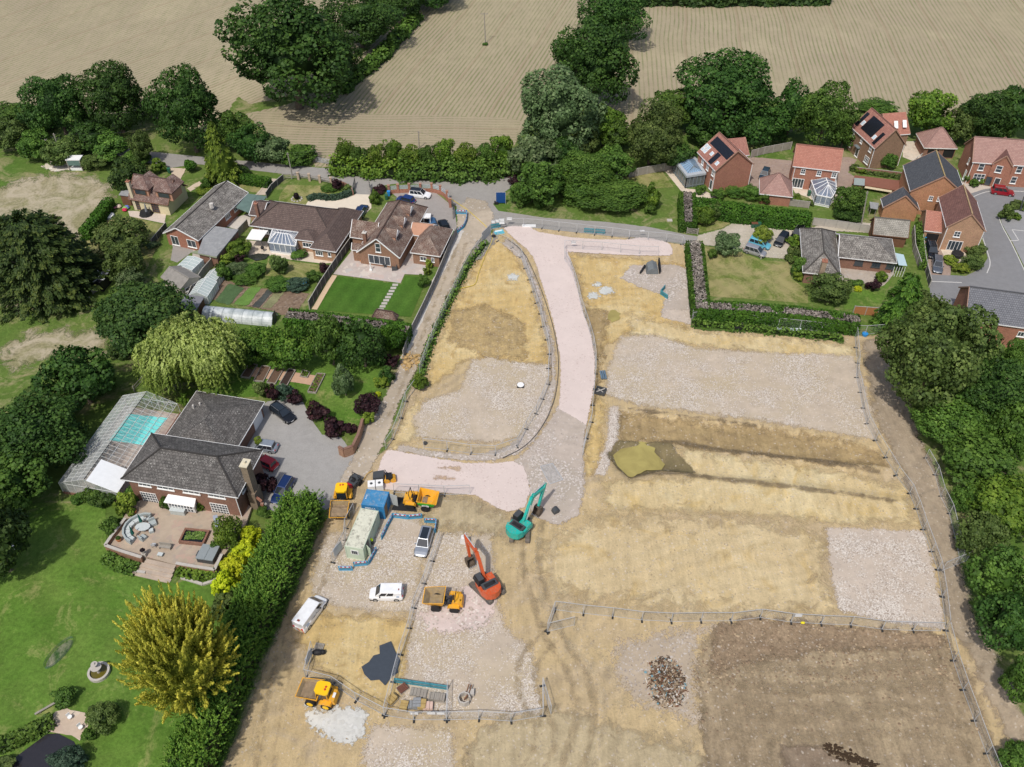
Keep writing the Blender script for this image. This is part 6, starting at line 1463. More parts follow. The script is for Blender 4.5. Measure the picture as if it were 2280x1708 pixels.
# ---- plastic barriers
def mkbarrier(mat,board=True):
    t=thing('plastic_barrier','barrier','barrier'); m=MB()
    for x in (.03,1.97): m.box(x-.04,x+.04,-.05,.05,.03,1.0)
    m.box(0,2,-.05,.05,.72,1.0); m.box(0,2,-.05,.05,.1,.26)
    for i in range(1,14): x=2*i/14; m.box(x-.03,x+.03,-.035,.035,.26,.72)
    m.build('frame',mat,t,local=True)
    if board:
        m=MB(); m.box(.2,1.8,-.065,.065,.8,.985,0)
        for x in (.3,.9,1.5): m.box(x,x+.26,-.07,.07,.795,.99,1)
        m.build('reflective_board',[M_sign,M_red],t,local=True)
    f=MB()
    for x in (.35,1.65): f.box(x-.04,x+.04,-.34,.34,0,.06)
    f.build('feet',M_foot,t,local=True); return t
br1=mkbarrier(M_bblue); br2=mkbarrier(M_bteal,False); used={id(br1):False,id(br2):False}
def barriers(pts,label,pr,group='plastic pedestrian barriers'):
    for a,b in zip(pts,pts[1:]):
        A,B=P3(a),P3(b); d=B-A; L=math.hypot(d.x,d.y); n=max(1,round(L/2.05)); rz=math.atan2(d.y,d.x)
        for k in range(n):
            q=A+d*k/n; sc=(L/n/2.02,1,1)
            if not used[id(pr)]: used[id(pr)]=True; pr.location=q; pr.rotation_euler=(0,0,rz); pr.scale=sc; pr['label']=label; pr['group']=group
            else: copy_tree(pr,q,rz,label,group,sc)
barriers([(850,1203),(862,1178),(875,1153)],'blue barrier in the slanting row right of the cabin',br1)
barriers([(875,1153),(909,1157),(941,1154)],'banded blue barrier in the back row behind the silver car',br1)
barriers([(945,1164),(972,1165)],'banded blue barrier at the right end of the row behind the silver car',br1); barriers([(972,1165),(969,1189)],'blue barrier turned edge on beside the silver car',br1)
barriers([(755,1271),(786,1271)],'tilted blue barrier with red and white band left in front of the cabin',br1); barriers([(788,1262),(820,1259)],'blue barrier with red and white band right in front of the cabin',br1); barriers([(822,1258),(839,1227)],'blue barrier standing end on at the cabin front corner',br1)
barriers([(879,1520),(998,1537)],'faded blue green barrier along the top of the materials store',br2)
barriers([(1015,477),(1040,478)],'blue barrier across the track edge by the brick yard wall',br1); barriers([(1040,478),(1039,494),(1033,509),(1017,521)],'blue barrier in the short row curving down beside the yard wall',br1)
barriers([(1091,510),(1114,506)],'faded blue barrier under the white signs at the site entrance',br2); barriers([(1300,517.5),(1323,519)],'faded blue barrier behind the lane fence, left one',br2); barriers([(1324,519),(1347,521)],'faded blue barrier behind the lane fence, right one',br2)
barriers([(1480,644),(1470,656)],'teal barrier edge on beside the small rubble patch by the hedge',br2); barriers([(1470,656),(1486,667)],'teal barrier facing out beside the small rubble patch by the hedge',br2)
t=thing('barrier_stack','heap of stacked light blue barriers at the top of the curved fence','barriers',P3((1111,519)),R(20)); m=MB()
for i in range(4): m.box(-1.0+i*.1,1.0-i*.05,-.5+i*.06,.5-i*.04,.12*i,.12*i+.1)
m.build('stacked_barriers',plain('light blue plastic',(.15,.5,.62),.4,.4),t,local=True); MB().box(-.8,.6,-.1,.15,.47,.55).build('white_boards',M_sign,t,local=True)
# ---- boards and signs on fences
def board(px,z,w,h,mat,label,rz=0,name='sign',cat='sign',th=.04,posts=False):
    p=G(px[0],px[1],z); t=thing(name,label,cat,(p.x,p.y,0),rz); MB().box(-w/2,w/2,-th/2,th/2,z-h/2,z+h/2).build('panel',mat,t,local=True)
    f=MB(); 
    for x in (-w/2,w/2): f.box(x-.03,x+.03,-.035,.035,(0 if posts else z-h/2-.02),z+h/2+.02)
    f.box(-w/2,w/2,-.035,.035,z+h/2,z+h/2+.03); f.build('frame',M_galv,t,local=True); return t
board((1115,440),1.5,1.9,2.4,plain('deep blue board',(.01,.06,.22),.4,.4,var=.05),'tall plain blue notice board at the junction',0,posts=True)
for px,l in (((1098,494),'left small white sign above the faded blue entrance barrier'),((1107,492),'smallest white sign in the middle of the entrance signs'),((1117,490),'upper right white sign of the entrance group'),((1117.5,496),'lower right white sign of the entrance group'),((1134,487),'white sign alone on the lane fence right of the entrance group')): board(px,1.6,1.0 if 'small' not in l else .7,.6,M_sign,l)
board((1083,519),1.2,3.4,2.0,plain('grey screen board',(.42,.44,.47),.5,.3),'grey screen panel at the corner of the track and the site entrance',R(62))
board((1277,540),1.3,.8,.5,M_sign,'white sign on the fence panel at the pink road head'); board((1430,514),1.5,.9,.3,M_sign,'white strip sign on the lane fence near the wooden gate')
board((922,1588.5),1.2,.9,.5,M_sign,'leftmost white sign on the bottom fence of the materials store'); board((960,1588),1.2,.9,.5,M_sign,'middle white sign on the bottom fence of the materials store'); board((981,1588.5),1.2,.9,.5,M_sign,'rightmost white sign on the bottom fence of the materials store')
board((1778,1370),1.3,.9,.6,M_sign,'white sign on the fence above the dark dug soil'); board((2142,1208),1.4,.8,1.0,M_sign,'white sign on the tall fence by the trees',R(60))
board((687,1462),1.2,1.6,1.3,plain('blue lettered screen',(.45,.5,.56),.5,.3),'pale screen panel on the bottom fence beside the track',R(75)); board((752,1222),1.2,1.6,1.6,plain('pale screen',(.5,.54,.57),.5,.3),'pale screen panel on the fence left of the cabin',R(60))
# ---- text helper
def text(s,size,mat,parent,mtx,name='lettering'):
    c=bpy.data.curves.new(name,'FONT'); c.body=s; c.size=size; c.extrude=.006; c.align_x='CENTER'; c.align_y='CENTER'; c.offset=size*.012
    o=bpy.data.objects.new(name,c); me=bpy.data.meshes.new_from_object(o); bpy.data.objects.remove(o); me.materials.clear(); me.materials.append(mat)
    o=bpy.data.objects.new(name,me); col.objects.link(o); o.parent=parent; o.matrix_local=mtx; return o
def TM(loc,rx=0,rz=0,ry=0): return Matrix.Translation(loc)@Matrix.Rotation(rz,4,'Z')@Matrix.Rotation(ry,4,'Y')@Matrix.Rotation(rx,4,'X')
M_txt=plain('white lettering',(.85,.85,.85),.5,.3,var=.02); M_txtb=plain('black lettering',(.04,.04,.05),.5,.3); M_txtl=plain('blue lettering',(.02,.2,.5),.5,.3)
# ---- cars
def wheel(t,x,y,r,w=.2,rim=M_rim):
    o=MB().cyl((x,y-w/2,r),(x,y+w/2,r),r,n=18).build('wheel',M_tyre,t,local=True)
    MB().cyl((x,y-w/2-.012,r),(x,y+w/2+.012,r),r*.62,n=14).build('rim',rim,o,local=True)
def car(kind,colr,px,front,label,metal=.3,roofc=None,name='parked_car',cat='car',lights=True):
    D={'hatch':(4.0,1.72,1.46,.30,.20,.80),'suv':(4.45,1.86,1.66,.24,.30,.92),'estate':(4.7,1.8,1.47,.27,.28,.82),'mpv':(4.15,1.74,1.6,.22,.26,.88),'van':(5.1,1.95,1.92,.17,.0,1.12),'smallvan':(4.25,1.76,1.78,.22,.02,1.02)}[kind]
    L,W,H,_,_,zb=D; p=G(px[0],px[1],.7); q=G(front[0],front[1],.7); rz=math.atan2(q.y-p.y,q.x-p.x)
    t=thing(name,label,cat,(p.x,p.y,hz1(p.x,p.y)),rz,'parked cars' if cat=='car' else 'parked vans'); cp=carpaint(colr,metal); h=L/2; w=W/2
    van=kind in('van','smallvan'); hb=zb*(.78 if van else .84)   # bonnet height
    st=[(-h,.84,.42,zb*.86),(-h*.95,.95,.28,zb*.97),(-h*.8,1,.24,zb),(-h*.3,1,.22,zb),(h*.28,1,.22,zb),(h*.46,.99,.23,hb*1.07),(h*.75,.96,.25,hb),(h*.93,.86,.3,hb*.86),(h,.7,.42,hb*.68)]
    m=MB(); R_=[]
    for x,k,zl,zt in st:
        ww=w*k; R_.append([(x,-ww*.95,zl),(x,-ww,(zl+zt)/2),(x,-ww*.95,zt*.95),(x,-ww*.78,zt),(x,0,zt*1.02),(x,ww*.78,zt),(x,ww*.95,zt*.95),(x,ww,(zl+zt)/2),(x,ww*.95,zl)])
    for a,b in zip(R_,R_[1:]):
        for i in range(8): m.face([a[i],b[i],b[i+1],a[i+1]])
        m.face([a[8],b[8],b[0],a[0]])
    m.face(R_[0]); m.face(R_[-1][::-1]); m.build('body',cp,t,smooth=False,local=True)
    rx0={'hatch':-h*.78,'suv':-h*.84,'estate':-h*.86,'mpv':-h*.88,'van':-h*.95,'smallvan':-h*.93}[kind]; rx1={'hatch':h*.16,'suv':h*.12,'estate':h*.08,'mpv':h*.22,'van':h*.44,'smallvan':h*.3}[kind]
    bx0=rx0-.14*(h*.5) if not van else rx0-.02; bx1={'hatch':h*.52,'suv':h*.48,'estate':h*.44,'mpv':h*.62,'van':h*.74,'smallvan':h*.62}[kind]
    wb=w*.9; wr=w*(.72 if not van else .84); z1=H-.03
    B=[(bx0,-wb,zb*.97),(bx1,-wb,zb*.97),(bx1,wb,zb*.97),(bx0,wb,zb*.97)]; T=[(rx0,-wr,z1),(rx1,-wr*.97,z1),(rx1,wr*.97,z1),(rx0,wr,z1)]
    lerp=lambda a,b,s:tuple(a[i]+(b[i]-a[i])*s for i in range(3))
    def sidequad(i,j,u0,u1,v0,v1,k=.012):
        a=lerp(B[i],B[j],u0);b=lerp(B[i],B[j],u1);c=lerp(T[i],T[j],u1);d=lerp(T[i],T[j],u0)
        q=[Vector(lerp(a,d,v0)),Vector(lerp(b,c,v0)),Vector(lerp(b,c,v1)),Vector(lerp(a,d,v1))]; n=(q[1]-q[0]).cross(q[3]-q[0]).normalized(); return [x+n*k for x in q]
    c=MB().hexa(B+T).build('cabin',cp,t,local=True)
    g=MB(); g.face(sidequad(1,2,.05,.95,.08,.97))
    if van:
        if kind=='van': spans=[(.73,.93)]
        else: spans=[(.34,.60),(.64,.9)]
        for u0,u1 in spans: g.face(sidequad(0,1,u0,u1,.25 if kind=='van' else .2,.9)); g.face(sidequad(2,3,1-u1,1-u0,.25 if kind=='van' else .2,.9))
        if kind=='smallvan': g.face(sidequad(3,0,.2,.8,.4,.9))
    else:
        for u0,u1 in ((.05,.34),(.37,.62),(.65,.93)): g.face(sidequad(0,1,u0,u1,.1,.88)); g.face(sidequad(2,3,1-u1,1-u0,.1,.88))
        g.face(sidequad(3,0,.1,.9,.12,.9))
    g.build('windows',Mcarglass,t,local=True)
    rf=MB(); o0=.02; rf.hexa([(rx0-.03,-wr-.02,z1),(rx1,-wr,z1),(rx1,wr,z1),(rx0-.03,wr+.02,z1),(rx0+.05,-wr+.06,z1+.045),(rx1-.08,-wr+.08,z1+.045),(rx1-.08,wr-.08,z1+.045),(rx0+.05,wr-.06,z1+.045)]); rf.build('roof',cp if not roofc or roofc=='pano' else carpaint(roofc,.1),t,local=True)
    if roofc=='pano': MB().box(rx0+.25,rx1-.02,-wr+.2,wr-.2,z1+.046,z1+.056).build('glass_roof',Mcarglass,t,local=True)
    if kind in('suv','estate'):
        for s in (-1,1): MB().bar((rx0+.1,s*(wr-.03),z1+.09),(rx1-.1,s*(wr-.03),z1+.09),.04).build('roof_rail',M_rim,t,local=True)
    r=.33 if kind!='van' else .35
    for x in (-h*.62,h*.62):
        for y in (-w+.1,w-.1): wheel(t,x,y,r)
    for s in (-1,1):
        MB().hexa([(h*.86,s*w*.55,hb*.72),(h*.965,s*w*.55,hb*.66),(h*.9,s*w*.88,hb*.66),(h*.8,s*w*.9,hb*.72),(h*.84,s*w*.55,hb*.9),(h*.95,s*w*.55,hb*.84),(h*.88,s*w*.86,hb*.84),(h*.78,s*w*.88,hb*.92)]).build('headlight',Mlamp,t,local=True)
        MB().box(-h*1.0-.01,-h*.95,s*w*.62-.12,s*w*.62+.16,zb*.72,zb*.93).build('tail_light',M_red,t,local=True)
        MB().box(h*.3,h*.36,s*(w+.02)-.07,s*(w+.02)+.09,zb+.0,zb+.14).build('wing_mirror',cp if not van else M_black,t,local=True)
    MB().box(-h-.012,-h+.03,-.5,.5,.32,.42).box(h-.03,h+.012,-.26,.26,.38,.48).build('number_plate',M_sign,t,local=True)
    MB().box(-h*.96,h*.96,-w*.9,w*.9,.16,.28).build('sill',M_black,t,local=True)
    return t,D
Mcarglass=glassmat('car glass',(.015,.02,.026),.05); Mlamp=plain('headlamp',(.7,.72,.74),.15,.8,var=.02)
SIL=(.45,.48,.52); BLK=(.008,.009,.011); NAVY=(.01,.03,.12); WH=(.82,.83,.84)
van,_=car('van',WH,(691,1364),(712,1335),'white panel van with dark lettering and orange chevron rear beside the track',.0,name='parked_van',cat='van')
text('mackoy',.62,M_txtb,van,TM((-.1,-.985,1.22),R(90))); text('m',.7,M_txtl,van,TM((-1.75,-.985,1.22),R(90)),'logo')
m=MB()
for i in range(6): m.bar((-2.566,-.8+i*.3,.45),(-2.566,-.8+i*.3+.25*(1 if i<3 else -1),1.0),.1,.012,mi=i%2)
m.build('chevrons',[plain('orange chevron',(.8,.16,.02),.5,.4),plain('yellow chevron',(.8,.6,.05),.5,.4)],van,local=True)
MB().box(-2.2,-1.95,-.12,.22,1.93,1.97).build('roof_marking',plain('dark red mark',(.22,.05,.03),.6,.3),van,local=True)
for x in (.4,-.4,-1.3): MB().box(x-.32,x+.32,-.6,.6,1.932,1.95).build('roof_rib',carpaint(WH,0),van,local=True)
sv,_=car('smallvan',WH,(860,1320),(823,1320),'small white van with blue logo parked facing left',.0,name='parked_van',cat='van')
text('m',.42,M_txtl,sv,TM((-1.55,.9,1.15),R(90),R(180)),'logo'); MB().box(-1.75,-1.6,.1,.35,1.78,1.81).build('roof_marking',plain('dark red mark',(.22,.05,.03),.6,.3),sv,local=True)
car('suv',SIL,(944,1206),(935,1236),'silver car with black glass roof facing down beside the blue barriers',.6,'pano')
car('estate',BLK,(629,918),(655,938),'black estate car on the big tarmac yard facing down right',.2,'pano')
car('hatch',(.42,.46,.5),(587,992),(560,988),'silver hatchback half hidden by the big grey roof',.6)
car('hatch',(.45,.01,.015),(590,1027),(572,1018),'bright red hatchback mostly hidden by the big grey roof')
car('estate',NAVY,(629,1090),(613,1116),'dark blue estate car beside the tall conifer hedge',.3)
car('suv',WH,(935,431),(962,434),'white suv with black roof in the brick walled yard',.1,(.01,.01,.012))
car('hatch',(.012,.04,.18),(903,443),(885,438),'dark blue hatchback partly behind the dormered roof in the walled yard',.3)
car('hatch',(.05,.14,.28),(961,494),(958,484),'mid blue car tucked behind the narrow annexe roof',.3); car('hatch',BLK,(988,499),(984,490),'black car tucked behind the narrow annexe roof',.2)
car('estate',(.012,.035,.12),(804,468),(812,455),'dark blue car on the cream curved drive',.3)
car('mpv',(.14,.47,.62),(1692,541),(1712,547),'sky blue small car on the gravel turning circle',.2)
car('mpv',(.42,.42,.45),(1682,558),(1708,566),'silver small people carrier beside the sky blue car',.5)
car('mpv',BLK,(1740,533),(1728,548),'large black car right of the round clipped bush',.3); car('estate',BLK,(1777,517),(1768,530),'black car half hidden under the grey bungalow roof',.2)
car('hatch',(.03,.055,.08),(1703,386),(1698,396),'dark blue grey car on the block paving behind the pyramid roofed garage',.3)
car('suv',(.33,.008,.02),(2233,425),(2256,428),'deep red suv parked on the estate road by the large brick house',.3)
car('suv',BLK,(2075,557),(2080,572),'black suv on the drive under the car port',.2,'pano'); car('estate',(.12,.14,.17),(2088,588),(2089,606),'grey car in front of the black suv on the drive',.4)
# ---- site cabin and container
def boxunit(name,label,cat,roofpx,z,mats,corr=True,wid=None):
    P=[G(*p,z) for p in roofpx]; ex=(P[1]-P[0]).normalized(); ey=(P[3]-P[0]); L=(P[1]-P[0]).length; ey=(ey-ex*ey.dot(ex)).normalized(); W=(P[3]-P[0]).length
    rz=math.atan2(ex.y,ex.x); s=1 if ex.cross(ey).z>0 else -1; t=thing(name,label,cat,(P[0].x,P[0].y,0),rz); W*=s
    y0,y1=min(0,W),max(0,W); m=MB(); m.box(0,L,y0,y1,.12,z-.06); m.build('body',mats[0],t,local=True)
    r=MB(); r.box(.03,L-.03,y0+.03,y1-.03,z-.06,z-.02); n=int(L/.28)
    for i in range(n): x=.15+(L-.3)*i/(n-1); r.box(x-.06,x+.06,y0+.1,y1-.1,z-.02,z+.015)
    r.build('roof',mats[1],t,local=True)
    f=MB()
    for x in (0,L):
        for y in (y0,y1): f.box(x-.06,x+.06,y-.06,y+.06,0,z+.02)
    for y in (y0,y1): f.box(.06,L-.06,y-.04,y+.04,z-.1,z); f.box(.06,L-.06,y-.04,y+.04,.05,.2)
    for x in (0,L): f.box(x-.04,x+.04,y0+.06,y1-.06,z-.1,z); f.box(x-.04,x+.04,y0+.06,y1-.06,.05,.2)
    f.build('frame',mats[0],t,local=True); return t,L,y0,y1
Mcab=plain('pale green cabin paint',(.52,.6,.47),.6,.3,var=.06,dirt=((.42,.42,.33),.4)); Mcabr=plain('stained cream cabin roof',(.6,.6,.5),.7,.2,var=.12,scale=1.3,dirt=((.22,.21,.17),.9))
t,L,y0,y1=boxunit('site_cabin','long pale green site cabin with stained cream roof','cabin',[(768,1216),(803.5,1131.6),(842.7,1137.5),(808.7,1220)],2.6,(Mcab,Mcabr))
yn=(y0+y1)/2; o=MB().box(-.09,-.04,yn-.55,yn+.5,1.25,2.1).build('window',M_white,t,local=True); MB().box(-.1,-.085,yn-.42,yn+.38,1.36,2.0).build('pane',M_glass,o,local=True)
for i in range(4): MB().bar((-.115,yn-.35+i*.24,1.36),(-.115,yn-.35+i*.24,2.0),.03).build('window_bar',M_galv,t,local=True)
ys=y0 if abs(y0)>abs(y1) else y1; sg=-1 if ys<0 else 1
MB().box(1.0,1.9,ys+sg*.04,ys+sg*.08,.2,2.2).build('doorway',M_dark,t,local=True); MB().bar((1.0,ys+sg*.1,1.2),(.55,ys+sg*.75,1.2),.05,2.0).build('door',Mcab,t,local=True); MB().box(4.0,5.0,ys+sg*.04,ys+sg*.09,1.1,2.1).build('shutter',Mcab,t,local=True)
Mblu=plain('worn blue container paint',(.03,.2,.42),.55,.3,var=.18,scale=1.5,dirt=((.28,.36,.42),.35)); 
t,L,y0,y1=boxunit('shipping_container','short worn blue shipping container with rusty roof end and open grey door','container',[(805,1123),(854,1129.5),(864,1092.5),(813,1089)],2.6,(Mblu,plain('worn blue roof',(.06,.24,.45),.6,.3,var=.2,scale=1.2,dirt=((.4,.38,.34),.55))))
m=MB(); n=12
for i in range(n): x=.15+(L-.3)*i/(n-1); m.box(x-.07,x+.07,y0-.03,y0+.01,.2,2.5)
m.build('ribs',Mblu,t,local=True); text('MBELLA',.42,M_txt,t,TM((L*.38,y0-.045,2.0),R(90))); text('M 3 4',.3,M_txt,t,TM((.3,(y0+y1)/2,2.62),0,R(90)),'roof_number')
MB().bar((L+.15,y1-.1,1.25),(L+1.2,y1-.35,1.25),.06,2.3).build('open_door',plain('grey inside of door',(.42,.44,.43),.6,.3),t,local=True); MB().bar((L+.0,y0+.1,1.25),(L+.06,y0+1.1,1.25),.06,2.3).build('door',M_mud,t,local=True)
# ---- excavators
def excavator(center,tip,bucket,trackto,colr,label,s=1.0,tipz=4.6):
    c=G(*center,1.2); tp=G(*tip,tipz); bk=G(*bucket,.6); rz=math.atan2(tp.y-c.y,tp.x-c.x); reach=math.hypot(tp.x-c.x,tp.y-c.y); br_=math.hypot(bk.x-c.x,bk.y-c.y)
    t=thing('excavator',label,'excavator',(c.x,c.y,0),rz,'tracked excavators'); pm=plain('excavator paint',colr,.4,.5,var=.08,dirt=((.35,.27,.18),.5)); td=G(*trackto)-G(*center); tr=math.atan2(td.y,td.x)-rz
    ct,st_=math.cos(tr),math.sin(tr); F=Fr((0,0),(ct,st_),(-st_,ct))
    Mtr=plain('muddy track steel',(.16,.14,.12),.8,.2,.2,var=.25,scale=4)
    for sgn in (-1,1):
        prof=[(-1.75,.08),(-2.05,.35),(-1.95,.68),(-1.7,.8),(1.7,.8),(1.95,.68),(2.05,.35),(1.75,.08)]
        y=sgn*1.05; m=MB(); m.prism(prof,y-.27,y+.27,fr=F)
        for i in range(17): x=-1.7+i*.2125; m.box(x-.03,x+.03,y-.29,y+.29,.8,.85,fr=F); 
        tk=m.build('track',Mtr,t,local=True)
        w=MB(); [w.cyl(F.pt(x,y-.3,.42),F.pt(x,y+.3,.42),.3,n=12) for x in (-1.6,1.6)]; w.build('sprocket',M_dark,tk,local=True)
    MB().box(-.9,.9,-.8,.8,.35,.8,fr=F).cyl((0,0,.8),(0,0,1.0),.7,n=16).build('undercarriage',M_dark,t,local=True)
    b=MB(); pts=[(1.1,-1.25),(1.1,-.1),(.7,1.25),(-1.0,1.3),(-1.75,1.05),(-2.1,.5),(-2.2,0),(-2.1,-.5),(-1.75,-1.05),(-1.0,-1.3)]; b.slab(pts,1.0,1.75); b.slab([(p[0]*.97,p[1]*.95) for p in pts if p[0]<-.1]+[(-.2,-1.2),(-.2,1.2)][::-1][:0],1.75,2.0) if False else None
    b.build('upper_body',pm,t,local=True)
    cw=MB(); cw.slab([(-1.0,1.3),(-1.75,1.05),(-2.1,.5),(-2.2,0),(-2.1,-.5),(-1.75,-1.05),(-1.0,-1.3),(-1.15,0)],1.75,2.15); cw.build('counterweight',pm,t,local=True)
    MB().box(-1.15,-.15,-1.05,.95,1.75,2.2).build('engine_cover',M_dark,t,local=True)
    eg=MB(); eg.box(-.95,-.4,-.8,.7,2.2,2.24).cyl((-.7,-.6,2.2),(-.7,-.6,2.6),.07).build('exhaust',M_black,t,local=True)
    MB().slab([(-.1,-1.2),(.95,-1.2),(.95,-.35),(-.1,-.35)],1.75,2.0).build('side_box',pm,t,local=True)
    m=MB(); m.hexa([(-.1,.3,1.7),(1.45,.3,1.7),(1.45,1.22,1.7),(-.1,1.22,1.7),(-.1,.36,2.85),(1.1,.36,2.85),(1.1,1.16,2.85),(-.1,1.16,2.85)]); cb=m.build('cab',M_black,t,local=True)
    MB().hexa([(1.46,.36,1.85),(1.47,.36,1.85),(1.47,1.16,1.85),(1.46,1.16,1.85),(1.13,.4,2.8),(1.14,.4,2.8),(1.14,1.12,2.8),(1.13,1.12,2.8)]).build('pane',M_glass,cb,local=True)
    MB().box(-.08,1.05,.4,1.12,2.85,2.93).build('cab_roof',M_dark,t,local=True)
    m=MB()
    for y in (-1.25,1.28): m.bar((.9,y,1.75),(.9,y,2.7),.035); m.bar((.9,y,2.7),(.5,y,2.7),.035)
    m.build('handrail',M_dark,t,local=True)
    k=Vector((reach*.5,-.05,tipz+.45)); f0=Vector((.75,-.05,1.75)); tv=Vector((reach,-.05,tipz))
    m=MB()
    for a,b_,w0,w1 in ((f0,k,.5,.62),(k,tv,.62,.34)):
        d=(b_-a).normalized(); u=Vector((-d.z,0,d.x)); y_=Vector((0,.19,0)); m.hexa([a-u*w0/2-y_,b_-u*w1/2-y_,b_-u*w1/2+y_,a-u*w0/2+y_,a+u*w0/2-y_,b_+u*w1/2-y_,b_+u*w1/2+y_,a+u*w0/2+y_])
    m.build('boom',pm,t,local=True)
    se=Vector((br_+.1,-.05,1.75)); sb=tv+(tv-se).normalized()*.7; m=MB(); d=(se-sb).normalized(); u=Vector((-d.z,0,d.x)); y_=Vector((0,.16,0)); w0,w1=.3,.26; mm=sb.lerp(se,.25)
    m.hexa([sb-u*.12-y_,mm-u*.3-y_,mm-u*.3+y_,sb-u*.12+y_,sb+u*.12-y_,mm+u*.22-y_,mm+u*.22+y_,sb+u*.12+y_]); m.hexa([mm-u*.3-y_,se-u*.13-y_,se-u*.13+y_,mm-u*.3+y_,mm+u*.22-y_,se+u*.13-y_,se+u*.13+y_,mm+u*.22+y_]); m.build('stick',pm,t,local=True)
    r=MB()
    for y in (-.28,.2): r.cyl((.95,y,1.6),(k.x*.75,y,k.z*.8),.07,n=8)
    r.cyl((k.x+.3,-.05,k.z+.42),sb+Vector((0,0,.1)),.07,n=8); r.cyl(mm+Vector((.25,0,.2)),se+Vector((.25,0,.1)),.06,n=8); r.build('hydraulic_ram',M_galv,t,local=True)
    bm=MB(); bx=br_; prof=[(bx-.15,1.6),(bx+.45,1.5),(bx+.6,1.0),(bx+.4,.45),(bx-.1,.18),(bx-.55,.3)]
    for i in range(len(prof)-1): bm.hexa([(prof[i][0],-.55,prof[i][1]),(prof[i+1][0],-.55,prof[i+1][1]),(prof[i+1][0],.5,prof[i+1][1]),(prof[i][0],.5,prof[i][1]),(prof[i][0]-.04,-.55,prof[i][1]-.05),(prof[i+1][0]-.04,-.55,prof[i+1][1]+.05),(prof[i+1][0]-.04,.5,prof[i+1][1]+.05),(prof[i][0]-.04,.5,prof[i][1]-.05)])
    for y in (-.55,.5): bm.face([(a,y,b_) for a,b_ in prof])
    bo=bm.build('bucket',plain('muddy bucket steel',(.13,.10,.075),.7,.3,.3,var=.3),t,local=True)
    tm=MB(); [tm.bar((bx-.5,-.5+.24*i,.3),(bx-.72,-.5+.24*i,.28),.08) for i in range(5)]; tm.build('bucket_teeth',M_galv,bo,local=True)
    return t
excavator((1158,1172),(1211,1084),(1203,1143),(1161,1120),(.01,.40,.34),'teal tracked excavator at the end of the pink road')
ex2=excavator((1084,1302),(1037,1200),(1047,1252),(1052,1272),(.55,.085,.02),'orange red tracked excavator in front of the pink stone patch')
p=P3((1030,1215)); t=thing('bulk_bag','white bag hanging beside the tip of the orange excavator arm','bag',p); MB().prism([(-.1,1.9),(.7,1.7),(.8,.9),(.35,.5),(-.3,.8)],-.3,.35).build('bag',plain('white woven bag',(.75,.72,.7),.8,.2),t,local=True); MB().bar((0,0,1.8),(.5,.1,2.7),.05).bar((.5,0,1.7),(.5,.1,2.7),.05).build('strap',M_sign,t,local=True)
